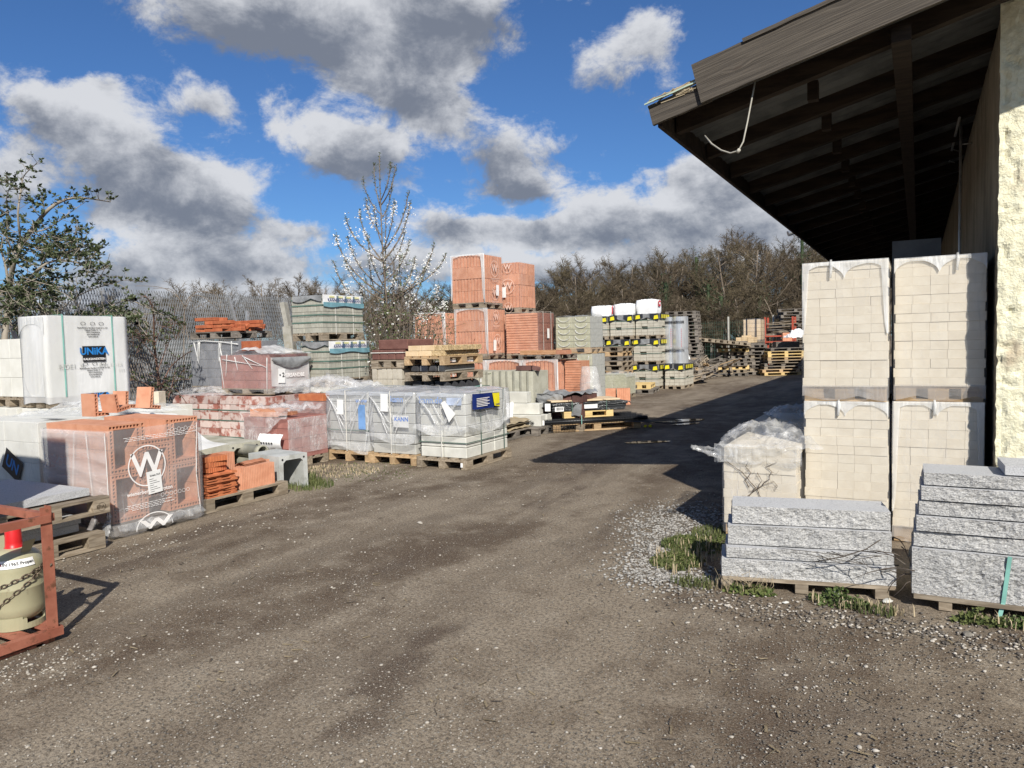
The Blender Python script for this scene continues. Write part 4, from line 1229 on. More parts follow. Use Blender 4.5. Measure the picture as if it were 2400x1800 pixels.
def up_(me, y, z, name='print', dx=0.0, sc_=None):
    o = put(name, me, u, (ux + dx, y, z), RIGHT); 
    if sc_: o.scale = sc_
    return o
for zc_, full in ((.66, 1), (.12, 0)):
    up_(plate_mesh(.305, .20 if full else .085, M_blackprint), .055, zc_ - (0 if full else .01))
    up_(text_mesh('UNiKA', .125, M_blue, .004), .055, zc_ + (.030 if full else .0), dx=.003, sc_=(1, 1 if full else .6, 1))
    if full: up_(text_mesh('KALKSANDSTEIN', .038, M_whiteprint, .001), .055, zc_ - .068, dx=.003)
for zc_ in (.995, .475):
    for i, tx in enumerate(('Baustoffwerke Havelland GmbH & Co. KG', 'Veltener Straße 12 - 13', '16515 Oranienburg', 'www.havelland.de', 'www.unika.de')):
        up_(text_mesh(tx, .023, M_blackprint, .0006), .055, zc_ - i * .028)
    for y in (-.07, .055, .17): up_(ring_mesh(.027, .005, M_blackprint, 20), y, zc_ + .055, sc_=(1.25, .8, 1))
g_ = pm('faded_ink', (.52, .52, .49), rnd=0, bump=0)
up_(text_mesh('RP', .09, g_, 0), -.36, .50); up_(text_mesh('DE1  9-', .085, g_, 0), -.20, .505); up_(text_mesh('4DEL 12 -1,6', .062, g_, 0), .27, .51); up_(text_mesh('115', .062, g_, 0), .42, .43)
mb = MB()
def ufl(a, b):
    A = Vector((-.24 + .46 * a, -.556 + .004 * fz(a * 20, b * 9, 1, 1), 0)); e = abs(a - .5) * 2
    return (A.x, A.y, .14 + b * (.34 - .24 * e ** 2) if False else .14 + b * (.02 + .30 * e ** 3))
mb.grid(ufl, 20, 4)
put('film_fold', mb.mesh('film_fold', M_fold), u)
mb = MB().grid(lambda a, b: (-.275 + .55 * a, -.557 + .003 * fz(a * 20, b * 9, 3, 1), 1.145 - b * (.10 + .14 * (2 * abs(a - .5)) ** 3)), 20, 4)
put('film_fold', mb.mesh('film_fold', M_fold), u)

def ks_stack(x0, x1, y0, y1, z0, nx, ny, nz, bh, label, pal=.13, m=None, fl=None, seed=1, name='block_stack', cat='block stack', faces='FRT', mp=None, along=None, **kw):
    t = thing(name, label, cat, ((x0 + x1) / 2, (y0 + y1) / 2, z0))
    w, d = (x1 - x0) / 2, (y1 - y0) / 2
    if pal: pallet_part(t, -w, w, -d, d, pal, mp or M_wood, along)
    blocks(t, 'block', -w, w, -d, d, pal + .001, nx, ny, nz, bh, m or M_kswhite, faces=faces, rnd=random.Random(seed), **kw)
    if fl: wrap(t, -w - .003, w + .003, -d - .003, d + .003, .04, pal + nz * bh + .006, fl, seed=seed, amp=.006, hem=.05)
    return t
ks_stack(-10.75, -10.0, 5.24, 6.2, 1.02, 3, 1, 3, .248, 'low white lime block stack at the left picture edge beside the printed stack', seed=2)
ks_stack(-10.75, -10.0, 5.15, 6.3, 0, 3, 2, 4, .22, 'bottom white block stack at the left picture edge', seed=3)
ks_stack(-9.97, -9.37, 5.2, 6.32, 0, 3, 2, 4, .22, 'white block stack carrying the printed stack', seed=4)
t = ks_stack(-9.25, -7.98, 4.30, 5.40, 0, 2, 2, 4, .214, 'white lime block stack in loose film, standing left of the clay shell pallet', fl=M_pale, seed=5)
put('print', plate_mesh(.24, .12, M_blackprint), t, (.50, -.30, 1.0), (rad(-6), 0, rad(8)))
put('print', text_mesh('UN', .11, M_blue, .003), t, (.50, -.30, 1.004), (rad(-6), 0, rad(8)))
put('print', plate_mesh(.34, .24, M_blackprint), t, (.16, -.57, .52), (rad(90), rad(28), 0))
put('print', text_mesh('UN', .17, M_blue, .004), t, (.16, -.573, .52), (rad(90), rad(28), 0))
crumple('loose_film', -8.6, 5.35, .96, 1.3, 1.0, .20, M_crumple, .3, 4, 'crumpled clear film sheet lying on the low white block stack', 'plastic sheet')
ks_stack(-9.2, -8.35, 5.6, 6.4, 0, 2, 2, 4, .20, 'white block stack behind the clay shell pallet under loose film', seed=6)
put('lime_block', brick_mesh(.24, .17, .23, M_beige), None, (-10.15, 7.2, .852), (0, 0, rad(20)), 'single pale lime block standing before the mesh fence', 'lime block')
ks_stack(-11.0, -9.95, 6.75, 7.7, 0, 3, 2, 4, .18, 'low stack of white blocks under the single lime block', seed=7)

# ------------------------------------------------------------------ little pallet of clay samples
euro(-7.23, -6.44, 5.05, 6.22, 0, 'pallet of clay samples beside the wrapped clay shells', M_wood, 'y')
def rib_block(L, W, H, m, pitch=.022, g=.006, perf=True):
    """clay block with upright ribs on all four sides; L along Y"""
    key = ('rib', L, W, H, m.name, pitch)
    if key in CACHE: return CACHE[key]
    pr_ = []
    def side(ax, ay, bx, by):
        n = max(2, int(math.hypot(bx - ax, by - ay) / pitch)); dx, dy = (bx - ax) / n, (by - ay) / n
        l = math.hypot(dx, dy); ox, oy = -dy / l * g, dx / l * g
        for i in range(n):
            x, y = ax + dx * i, ay + dy * i
            pr_.extend([(x, y), (x + dx * .6, y + dy * .6), (x + dx * .68 + ox, y + dy * .68 + oy), (x + dx * .92 + ox, y + dy * .92 + oy)])
    side(-W / 2, -L / 2, W / 2, -L / 2); side(W / 2, -L / 2, W / 2, L / 2); side(W / 2, L / 2, -W / 2, L / 2); side(-W / 2, L / 2, -W / 2, -L / 2)
    CACHE[key] = MB().prism(pr_, 0, H).mesh('clay_block', m)
    return CACHE[key]
put('clay_block', rib_block(.46, .13, .245, M_clay), None, (-6.56, 5.84, .1455), (0, 0, rad(-2)), 'ribbed clay block at the lane side of the sample pallet', 'clay block', 'clay samples')
put('clay_block', rib_block(.44, .12, .245, M_clay), None, (-6.76, 5.98, .1455), (0, 0, rad(1)), 'ribbed clay block behind another on the sample pallet', 'clay block', 'clay samples')
put('clay_block', rib_block(.24, .14, .40, M_clay), None, (-6.80, 5.60, .1455), (0, 0, rad(3)), 'tall upright clay block behind the stacked tiles', 'clay block', 'clay samples')
tile = MB()
prt = [(-.19, 0), (.19, 0), (.19, .014), (.17, .024), (.13, .024), (.11, .013), (.02, .013), (0, .022), (-.04, .022), (-.06, .013), (-.15, .013), (-.19, .02)]
tile.prism(prt, -.13, .13, 'x')
tile_me = tile.mesh('roof_tile', M_clay_tile)
for i in range(10):
    put('roof_tile', tile_me, None, (-6.59 - .012 * (i % 3), 5.32 + .01 * math.sin(i * 2.3), .146 + .0245 * i), (rad(R.uniform(-.3, .3)), 0, rad(R.uniform(-4, 4))), 'flat clay roof tile in the pile on the sample pallet', 'roof tile', 'roof tiles piled on the sample pallet')
for i in range(3):
    put('clay_brick', rib_block(.25, .22, .055, M_clay_tile, .03, .005), None, (-6.66 + .01 * i, 5.33, .395 + .057 * i), (0, 0, rad(8 - 9 * i)), ('lower', 'middle', 'topmost')[i] + ' grooved clay brick above the roof tile pile', 'clay brick', 'grooved bricks on the roof tiles')
sh = MB().grid(lambda a, b: (-.07 + .14 * b, -.17 + .34 * a, .03 * math.sin(b * 3.1) + .01 * fz(a * 5, b * 3, 1, 1)), 10, 6)
sh.grid(lambda a, b: (-.07 + .14 * (1 - b), -.17 + .34 * a, -.012 + .03 * math.sin(b * 3.1)), 10, 6)
put('broken_tile', sh.mesh('broken_tile', M_clay_dull), None, (-6.63, 5.86, .404), (0, rad(-6), rad(6)), 'broken curved tile lying on the ribbed clay block', 'roof tile')

# concrete channels and pipes behind it
def channel(L, W, H, t, m):
    mb = MB()
    mb.prism([(-W / 2, 0), (-W / 2 + t, 0), (-W / 2 + t * 1.1, H - t * 1.6), (-W / 2 + t * 1.8, H - t), (W / 2 - t * 1.8, H - t), (W / 2 - t * 1.1, H - t * 1.6), (W / 2 - t, 0), (W / 2, 0), (W / 2, H), (-W / 2, H)], -L / 2, L / 2, 'x')
    for s in (-1, 1):
        mb.tube([(L / 2 + .001, s * (W / 2 - t * .9), H - t * .8), (L / 2 + .003, s * (W / 2 - t * .9), H - t * .8)], .013, 10, 1)
    return mb.mesh('channel', [m, M_blackprint])
put('concrete_channel', channel(1.3, .45, .5, .06, M_uconc), None, (-8.17, 6.66, 0), (0, 0, rad(-8)), 'large yellowish concrete channel turned upside down behind the sample pallet', 'concrete channel')
put('concrete_channel', channel(.62, .40, .42, .055, M_ugrey), None, (-6.84, 6.46, 0), (0, 0, rad(-9)), 'smaller grey concrete channel with grass at its foot', 'concrete channel')
for i, z in enumerate((.086, .245, .402)):
    ln = .95 if i == 2 else .7
    mb = MB().lathe([(.082, 0), (.082, ln - .08), (.086, ln - .078), (.086, ln), (.070, ln), (.066, ln - .02), (.066, ln - .3)], 22)
    o = put('pipe', mb.mesh('pipe', M_uconc), None, (-8.10 if i == 2 else -7.95, 6.66, z), (0, rad(90), rad(-8)), ('lowest pipe inside the large concrete channel', 'middle pipe inside the large concrete channel', 'pale pipe with dark mouth lying out of the large channel')[i], 'pipe', 'pipes in the concrete channel')
# milky film and a grey cover beside the big channel
def cover(a, b):
    return (-7.95 + .62 * a, 5.35 + .55 * b + .25 * a, .52 + .48 * (1 - a) ** 1.4 * (1 - .15 * b) + .03 * math.sin(a * 8) * b)
put('film_cover', MB().grid(cover, 20, 8).mesh('film_cover', M_milky), None, label='milky film hanging beside the large concrete channel', cat='plastic sheet')
# ------------------------------------------------------------------ rows of red and grey concrete blocks
for x0, x1, lb, sd in ((-11.25, -10.12, 'left stack of red blocks with white salt stains and green straps', 21), (-10.06, -8.93, 'right stack of red blocks with white salt stains under the wrapped red pallet', 22)):
    t = ks_stack(x0, x1, 8.3, 9.55, 0, 5, 4, 6, .133, lb, m=M_redeff, seed=sd, name='red_block_stack', cat='block stack', gap=.006, jit=.004)
    w = (x1 - x0) / 2
    for z in (.26, .53, .70): put('strap', strap_mesh(-w, w, -.625, .625, z, .018, M_greenstrap), t)
crumple('loose_film', -10.6, 8.6, .935, 1.4, .9, .14, M_crumple, 0, 15, 'whitish crumpled film on the salt-stained red blocks', 'plastic sheet')
crumple('loose_film', -8.35, 9.0, .97, 1.6, 1.0, .30, M_crumple, .2, 31, 'big crumpled clear film between the red and the grey wrapped pallets', 'plastic sheet', n=44)
# torn pallet
t = ks_stack(-8.56, -7.66, 7.46, 8.22, 0, 4, 3, 4, .145, 'torn pallet of red blocks with orange ones showing through the ripped film', m=M_redcon, seed=25, name='red_block_stack', gap=.005, jit=.004)
for i in range(2):
    put('block', brick_mesh(.24, .30, .11, M_clay), t, (-.22 + .25 * i, -.20, .716), (0, 0, .05))
put('block', brick_mesh(.36, .12, .05, M_clay_dull), t, (.22, -.22, .735), (0, rad(-4), .1))
def ripped(a, b):
    x = -.47 + .94 * a
    d = .62 * (1 - abs(a - .28) * 1.6) + .10
    d = max(.12, min(d, .55 + .1 * fz(a * 4, 1, 1, 1)))
    return (x, -.40 - .05 * abs(fz(a * 6, b * 3, 2, 1)) - .03 * b, .80 - d * b * .75)
put('torn_film', MB().grid(ripped, 30, 10).mesh('torn_film', M_crumple), t)
put('torn_film', MB().grid(lambda a, b: (.47 + .02 * fz(a * 6, b * 5, 4, 1), -.42 + .80 * a, .70 - .5 * b), 16, 10).mesh('torn_film', M_crumple), t)
put('torn_film', MB().grid(lambda a, b: (-.40 + .85 * a, -.36 + .7 * b, .80 + .12 * abs(fz(a * 5, b * 5, 7, 1)) + .05 * fz(a * 9, b * 9, 2, 1)), 26, 22).mesh('torn_film', M_crumple), t)
put('paper_sack', MB().grid(lambda a, b: (-.02 + .45 * a, -.47 - .06 * math.sin(b * 3.1), .50 - .24 * b + .025 * fz(a * 5, b * 5, 1, 1)), 14, 8).mesh('paper_sack', M_bag), t)
mb = MB()
for i in range(5): mb.add([(.06 + i * .05, -.545, .37), (.09 + i * .05, -.545, .37), (.09 + i * .05, -.545, .39), (.06 + i * .05, -.545, .39)], [(0, 1, 2, 3)])
put('small_print', mb.mesh('small_print', M_blackprint), t)
# red wrapped pallet right of it
t = ks_stack(-8.60, -7.84, 8.32, 9.4, 0, 4, 4, 6, .128, 'wrapped pallet of dull red blocks next to the grey wrapped trio', m=M_redcon, seed=26, name='red_block_stack', fl=M_wrap, gap=.005, jit=.004, pal=.10)
put('block', brick_mesh(.5, .25, .10, M_clay_tile), t, (.10, -.36, .875), (0, 0, 0))
put('tape', plate_mesh(.10, .035, M_blackprint), t, (.20, -.562, .60), (rad(90), rad(-14), 0))
for a, b in (((.12, -.556, .55), (.20, -.556, .12)), ((.24, -.556, .58), (.31, -.556, .14))):
    A, B = Vector(a), Vector(b)
    put('film_fold', MB().tube([A.lerp(B, i / 6) + Vector((.012 * fz(i, 3, a[0] * 5, 1), 0, 0)) for i in range(7)], .008, 5).mesh('film_fold', M_fold), t)

# ------------------------------------------------------------------ the three grey wrapped pallets facing the lane
def kann(x0, x1, y0, label, seed, m, hemz, nz=6, bh=.1455):
    t = thing('wrapped_block_pallet', label, 'block pallet', ((x0 + x1) / 2, y0 + .6, 0), 0, 'grey wrapped block pallets facing the lane')
    w = (x1 - x0) / 2
    pallet_part(t, -w - .01, w + .01, -.62, .60, .144, M_woodtan if seed != 43 else M_wood, 'y')
    blocks(t, 'block', -w + .03, w - .03, -.57, .57, .146, 2, 3, nz, bh, m, gap=.008, ch=.008, rnd=random.Random(seed))
    zt = .146 + nz * bh
    wrap(t, -w + .012, w - .012, -.585, .585, hemz, zt + .012, M_kannfilm, amp=.014, hem=.08, seed=seed, bulge=.03, res=.035, freq=2.2, mtop=M_kanntop)
    # the folded grey rim of the hood
    put('film_rim', MB().grid(lambda a, b: (-w + .02 + (2 * w - .04) * a, -.60 - .014 * fz(a * 6, b * 3, seed, 1) - .016, zt + .012 - b * (.055 + .03 * fz(a * 3, 1, seed, 1))), 22, 4).mesh('film_rim', M_kanntop), t)
    # gathered folds running from the top corners to the middle, a puckered hem, side folds
    rr = random.Random(seed * 3)
    for sx in (-1, 1):
        for q in range(3):
            A = Vector((sx * (w - .03 - .05 * q), -.634, zt - .03 - .03 * q)); B = Vector((sx * .03 * q, -.628, max(hemz + .08, .58 - .10 * q)))
            put('film_fold', MB().tube([A.lerp(B, i / 9) + Vector((.014 * fz(i * .9, q, seed + sx, 1), -.006 * math.sin(i), .012 * fz(i * .8, 5, seed + q, 1))) for i in range(10)], [.004 + .010 * math.sin(.25 + i / 9 * 2.6) for i in range(10)], 5).mesh('film_fold', M_crumple), t)
    for q in range(4):
        yv = -.5 + .3 * q + rr.uniform(-.05, .05)
        A = Vector((w + .022, yv, zt - .02)); B = Vector((w + .03, yv + rr.uniform(-.25, .25), hemz + .05))
        put('film_fold', MB().tube([A.lerp(B, i / 8) + Vector((0, .012 * fz(i, 4, seed + q, 1), 0)) for i in range(9)], [.003 + .007 * math.sin(i / 8 * 3.1) for i in range(9)], 5).mesh('film_fold', M_crumple), t)
    put('film_hem', MB().grid(lambda a, b: (-w - .02 + (2 * w + .04) * a, -.61 - .02 - (.05 + .04 * fz(a * 5, 1, seed, 1)) * b - .012 * fz(a * 16, b * 4, seed, 1), hemz + .10 - (.10 + .06 * math.sin(a * 5 + seed)) * b), 40, 8).mesh('film_hem', M_crumple), t)
    put('film_hem', MB().grid(lambda a, b: (w + .0 + .012 + (.05 + .05 * fz(a * 5, 2, seed, 1)) * b + .012 * fz(a * 16, b * 4, seed, 1), -.60 + 1.18 * a, hemz + .12 - (.10 + .07 * math.sin(a * 6 + seed)) * b), 40, 8).mesh('film_hem', M_crumple), t)
    for k in range(5):
        xa = R.uniform(-w + .1, w - .1); za = zt - R.uniform(0, .12); xb = xa + R.uniform(-.22, .22); zb = za - R.uniform(.25, .5)
        A, B = Vector((xa, -.628, za)), Vector((xb, -.622, max(zb, hemz + .02)))
        put('film_fold', MB().tube([A.lerp(B, i / 8) + Vector((.008 * fz(i, 2, k + seed, 1), 0, 0)) for i in range(9)], [.003 + .006 * math.sin(i / 8 * 3.1) for i in range(9)], 5).mesh('film_fold', M_crumple), t)
    return t, w, zt
ka, w, zt = kann(-7.80, -6.98, 8.36, 'left of the three grey wrapped pallets, film tied down to its base', 41, M_kanngrey, .18)
put('paper_label', plate_mesh(.12, .22, M_paper), ka, (-.10, -.635, .80), (rad(90), rad(3), 0))
put('print', plate_mesh(.13, .36, pm('blue_print_field', (.16, .30, .55), rnd=0, bump=0)), ka, (.30, -.632, .66), FRONT)
put('print', text_mesh('www', .10, M_paleblue, .002), ka, (.30, -.632, .90), FRONT)
put('strap', strap_mesh(-.40, .40, -.61, .61, .46, .016, M_greenstrap), ka)
put('strap', vstrap_mesh(.0, -.63, .62, .15, 1.04, .014, M_palestrap, 'y'), ka)
kb, w, zt = kann(-6.96, -6.14, 8.34, 'middle of the three grey wrapped pallets, pale paper sheet on its front', 42, M_kanngrey, .34)
put('paper_label', plate_mesh(.13, .25, M_paper), kb, (-.10, -.637, .88), (rad(90), rad(2), 0))
put('print', text_mesh('kann', .12, M_paleblue, .003), kb, (.12, -.635, .93), FRONT)
put('print', plate_mesh(.27, .17, M_milky), kb, (.18, -.632, .62), FRONT)
put('print', text_mesh('KANN', .085, pm('strong_blue_print', (.10, .20, .52), rnd=0, bump=0), .002), kb, (.19, -.636, .65), FRONT)
put('strap', vstrap_mesh(.0, -.63, .62, .15, 1.04, .014, M_palestrap, 'y'), kb)
kc, w, zt = kann(-6.08, -5.27, 8.29, 'right of the three grey wrapped pallets with navy and yellow label, pale blocks below', 43, M_kannpale, .50)
put('print', text_mesh('kann.de', .125, M_paleblue, .003), kc, (-.14, -.637, .93), FRONT)
put('print', plate_mesh(.24, .10, pm('soft_blue_print', (.42, .48, .60), rnd=0, bump=0)), kc, (.24, -.634, .92), FRONT)
pl = put('paper_sheet', MB().add([(-.10, .10, 0), (.02, -.16, .0), (.13, -.04, 0), (-.04, .13, 0)], [(0, 1, 2, 3)]).mesh('paper_sheet', M_paper), kc, (.15, -.665, .80), FRONT)
lb = put('navy_label', MB().grid(lambda a, b: (-.34 + .68 * a, -.10 + .21 * b - .02 * a, .012 * math.sin(a * 7)), 14, 4).mesh('navy_label', M_kblue), kc, (.47, -.18, .905), (rad(90), 0, rad(88)))
put('yellow_patch', MB().add([(.19, -.09, .016), (.325, -.11, .016), (.325, .085, .016), (.14, .09, .016)], [(0, 1, 2, 3)]).mesh('yellow_patch', M_yellow), lb)
put('lettering', text_mesh('KANN', .038, M_kblue, .001), lb, (.27, -.075, .019))
mb = MB()
for i in range(6):
    z = .035 - i * .021
    mb.add([(-.26, z, .017), (.06 - .05 * (i % 2), z, .017), (.06 - .05 * (i % 2), z + .009, .017), (-.26, z + .009, .017)], [(0, 1, 2, 3)])
put('small_print', mb.mesh('small_print', M_whiteprint), lb)
put('strap', strap_mesh(-.385, .385, -.58, .58, .355, .012, M_greenstrap), kc)
for y in (-.22, .42): put('strap', vstrap_mesh(y, -.40, .40, .15, 1.04, .014, M_greenstrap, 'x'), kc)
put('strap', vstrap_mesh(.0, -.60, .60, .15, 1.04, .012, M_palestrap, 'y'), kc)
put('tag', plate_mesh(.035, .06, M_paper), kc, (.33, -.628, .065), FRONT)
crumple('loose_film', -7.9, 9.85, .93, 1.4, .7, .22, M_crumple, .2, 51, 'bunched film behind the left grey wrapped pallet', 'plastic sheet')
ks_stack(-8.5, -7.5, 9.6, 10.3, 0, 3, 2, 6, .13, 'low grey block stack hidden behind the grey wrapped pallets', m=M_midgrey, seed=44)

# ------------------------------------------------------------------ upper rows at the back left
t = ks_stack(-11.55, -10.30, 8.95, 9.85, .945, 6, 3, 5, .158, 'blue-grey block stack in film carrying the loose orange bricks', m=M_slate, seed=27, fl=M_pale, pal=.10, gap=.006)
for i in range(9):
    x = R.uniform(-.6, .55); A = Vector((x, -.472, .89)); B = Vector((x + R.uniform(-.12, .12), -.470, R.uniform(.35, .6)))
    put('film_fold', MB().tube([A.lerp(B, k / 7) for k in range(8)], [.012 * (1 - k / 8) + .002 for k in range(8)], 5).mesh('film_fold', M_fold), t)
put('film_fold', MB().tube([(-.64, -.475, .89), (-.2, -.48, .905), (.3, -.478, .87), (.64, -.476, .83)], .012, 6).mesh('film_fold', M_fold), t)
euro(-11.50, -10.30, 8.92, 9.72, 1.885, 'dark pallet under the loose orange bricks', M_woodgrey, 'x', h=.12)
rr = random.Random(5)
for k in range(4):
    for j in range(3):
        for i in range(5):
            if k == 3 and (i > 1 or j > 1): continue
            if k == 2 and rr.random() < .12: continue
            if i == 4 and rr.random() < .45: continue
            put('loose_brick', brick_mesh(.228, .11, .060, M_loose, .005), None, (-11.28 + .235 * i + rr.uniform(-.012, .012) + (.02 if k % 2 else 0), 9.0 + .20 * j + rr.uniform(-.02, .02), 2.006 + .0655 * k),
                (0, 0, rr.uniform(-.06, .06)), 'loose orange brick, %s layer, %s row of pile' % (('bottom', 'second', 'third', 'top')[k], ('front', 'middle', 'back')[j]), 'brick', 'loose orange bricks on the dark pallet')
for i in range(7):
    put('loose_brick', brick_mesh(.235, .11, .062, M_loose), None, (-10.52 + rr.uniform(-.16, .16), 9.0 + .11 * i, 2.006 + (.06 if i % 3 == 0 else .0)), (rr.uniform(-.05, .5), rr.uniform(-.1, .1), rr.uniform(-.9, .9)), 'orange brick tumbled off the end of the brick pile', 'brick', 'tumbled orange bricks')
put('orange_slab', MB().box(-.21, -.02, 0, .21, .02, .16).mesh('orange_slab', M_loose), None, (-9.62, 8.62, 1.66), (0, 0, 0), 'flat orange brick leaning above the wrapped red pallet', 'brick')
# printed film on the red pallet
t = ks_stack(-10.16, -9.04, 8.44, 9.30, .945, 4, 3, 4, .137, 'wrapped red block pallet with white printed film on its right side', m=M_redcon, seed=28, fl=M_pale, pal=.10, gap=.005)
w = .56
put('film_print', MB().grid(lambda a, b: (w + .03 + .012 * fz(a * 6, b * 5, 1, 1), -.42 + .84 * a, .60 - .02 * math.sin(a * 3.1) - b * .46), 18, 10).mesh('film_print', M_milky), t)
put('print', text_mesh('VERSANDBE', .085, M_whiteprint, .003), t, (w + .052, .05, .30), RIGHT)
put('paper_label', plate_mesh(.15, .23, M_paper), t, (w + .05, -.22, .30), (rad(90), rad(3), rad(90)))
put('small_print', text_mesh('• 2', .10, M_blackprint, .003), t, (w + .055, -.22, .31), RIGHT)
put('film_cap', MB().grid(lambda a, b: (-.30 + .95 * a, -.46 + .92 * b, .66 + .13 * math.sin(min(1, a * 1.3) * 3.1) * (.6 + .4 * math.sin(b * 3.1)) + .03 * fz(a * 6, b * 5, 2, 1) + .02 * fz(a * 14, b * 12, 2, 1)), 26, 20).mesh('film_cap', M_fold), t)
put('film_fold', MB().grid(lambda a, b: (w + .055 + .03 * math.sin(b * 3), -.43 + .86 * a, .60 - b * (.05 + .13 * math.sin(a * 3.1))), 18, 5).mesh('film_fold', M_greyfilm), t)
for a, b in (((-.56, -.445, .62), (-.48, -.445, .10)), ((-.38, -.445, .66), (-.43, -.445, .30)), ((-.02, -.445, .64), (.20, -.445, .42)), ((.0, -.445, .62), (.52, -.445, .44)), ((.54, -.45, .60), (.52, -.46, .05)), ((-.2, -.445, .62), (-.14, -.445, .4)), ((-.5, -.445, .58), (.40, -.445, .47))):
    A, B = Vector(a), Vector(b)
    put('film_fold', MB().tube([A.lerp(B, k / 7) for k in range(8)], [.009 * (1 - k / 9) + .002 for k in range(8)], 5).mesh('film_fold', M_fold), t)
t.location.z = .945
# grey-green paver tower
def paver(x0, x1, y0, y1, z0, label, seed, nz=7, pal=.13):
    bh = .0905
    t = ks_stack(x0, x1, y0, y1, z0, 5, 5, nz, bh, label, m=M_greypav, seed=seed, pal=pal, name='paver_stack', cat='paver stack', gap=.005, jit=.002, ch=.004)
    w, d = (x1 - x0) / 2, (y1 - y0) / 2
    zt = pal + nz * bh
    for q in (2, 3.4, 5.2, 6.3): put('strap', strap_mesh(-w, w, -d, d, pal + q * bh, .022, M_greenstrap), t)
    for y in (-.2, .25): put('strap', vstrap_mesh(y, -w, w, .1, zt + .015, .014, M_palestrap, 'x'), t)
    # printed sheet laid over the top, its edges hanging down
    put('cover_sheet', MB().grid(lambda a, b: (-w - .015 + (2 * w + .03) * a, -d - .012 + (2 * d + .024) * b, zt + .012 + .008 * fz(a * 7, b * 7, seed, 1)), 14, 14).mesh('cover_sheet', M_foil), t)
    put('cover_sheet', MB().grid(lambda a, b: (w + .016 + .006 * fz(a * 9, b * 4, seed, 1), -d + 2 * d * a, zt + .012 - b * (.165 + .02 * math.sin(a * 9))), 20, 6).mesh('cover_sheet', M_bag), t)
    put('cover_sheet', MB().grid(lambda a, b: (w + .024, -d + .01 + 2 * d * a, zt - .115 - b * (.07 + .015 * math.sin(a * 9))), 16, 3).mesh('cover_sheet', pm('teal_film', (.17, .33, .38), rnd=.05, bump=.3, rough=.3)), t)
    put('cover_sheet', MB().grid(lambda a, b: (-w + .05 + 1.9 * w * a, -d - .016 - .01 * b, zt + .005 - b * (.05 + .06 * abs(math.sin(a * 4 + seed)))), 16, 4).mesh('cover_sheet', M_greyfilm), t)
    for i in range(4):
        y = -d + .12 + i * (2 * d - .2) / 4
        put('print', text_mesh('KANN', .075, M_kblue, .001), t, (w + .029, y + .10, zt - .075), RIGHT)
        put('print', plate_mesh(.06, .11, pm('slate_print', (.13, .19, .22), rnd=0, bump=0)), t, (w + .026, y + .245, zt - .055), RIGHT)
        put('print', plate_mesh(.13, .03, M_paleyellow), t, (w + .026, y + .10, zt - .020), RIGHT)
    return t
paver(-9.34, -8.72, 9.45, 10.49, 1.01, 'lower grey-green paver pallet of the strapped tower', 31)
paver(-9.50, -8.80, 9.43, 10.47, 1.80, 'upper grey-green paver pallet on top of the strapped tower', 32)
ks_stack(-9.5, -8.72, 9.45, 10.5, 0, 5, 4, 6, .146, 'bottom paver stack carrying the grey-green paver tower', m=M_greypav, seed=33)

# ------------------------------------------------------------------ kerb and brick piles in the middle
KX0, KX1, KY0, KY1 = -7.97, -7.31, 9.66, 10.5
ks_stack(KX0, KX1, KY0, KY1, 0, 3, 2, 6, .138, 'bottom stack under the striped grey kerbs', m=M_midgrey, seed=51)
def kerb_profile(W, H, m, ch=.05):
    key = ('kerb', W, H, m.name, ch)
    if key not in CACHE: CACHE[key] = MB().prism([(-W / 2, 0), (W / 2, 0), (W / 2, H - ch), (W / 2 - ch * .5, H), (-W / 2, H)], -.41, .41, 'y').mesh('kerb', m)
    return CACHE[key]
t = thing('kerb_stack', 'warm grey kerb stones strapped on edge below the dark red blocks', 'kerb stack', (-7.64, 10.08, .97))
for k in range(2):
    for i in range(6): put('kerb', kerb_profile(.098, .165, M_kerbgrey, .03), t, (-.28 + .104 * i + R.uniform(-.003, .003), R.uniform(-.01, .01), .17 * k))
put('strap', strap_mesh(-.335, .335, -.415, .415, .06, .014, M_greenstrap), t)
euro(-7.98, -7.31, 9.66, 10.5, 1.312, 'pallet between the warm grey kerbs and the dark red blocks', M_wood, 'x', h=.138)
t = thing('kerb_stack', 'dark red kerb blocks strapped with a pale band', 'kerb stack', (-7.64, 10.05, 1.452))
for i in range(4): put('kerb', brick_mesh(.155, .78, .165, M_redkerb, .012), t, (-.245 + .163 * i, R.uniform(-.01, .01), 0), (0, 0, R.uniform(-.01, .01)))
put('strap', strap_mesh(-.33, .33, -.40, .40, .12, .012, M_palestrap), t)
put('kerb_block', brick_mesh(.62, .70, .165, M_redkerb, .012), None, (-7.56, 10.08, 1.619), (0, 0, rad(-2)), 'single dark red block on top of the strapped red kerbs', 'kerb block')
SX0, SX1, SY0, SY1 = -7.20, -6.50, 9.60, 10.66
ks_stack(SX0, SX1, SY0, SY1, 0, 3, 2, 5, .142, 'bottom stack under the anthracite kerbs', m=M_midgrey, seed=52)
t = thing('kerb_stack', 'anthracite kerb stones with rounded backs under the sand brick pallets', 'kerb stack', (-6.85, 10.13, .845))
for i in range(3): put('kerb', kerb_profile(.21, .26, M_darkgrey, .09), t, (-.24 + .225 * i, 0, 0))
for i in range(5): put('kerb_end', MB().prism([(-.10, 0), (.10, 0), (.10, .10), (.02, .22), (-.10, .26)], 0, .05, 'x').mesh('kerb_end', M_darkgrey), t, (.345, -.42 + .21 * i, 0))
put('strap', strap_mesh(-.40, .40, -.54, .54, .13, .012, M_teal), t)
put('tag', plate_mesh(.05, .06, M_paper), t, (.41, .49, .22), RIGHT)
put('tag', plate_mesh(.05, .06, M_paper), t, (.41, .49, .13), RIGHT)
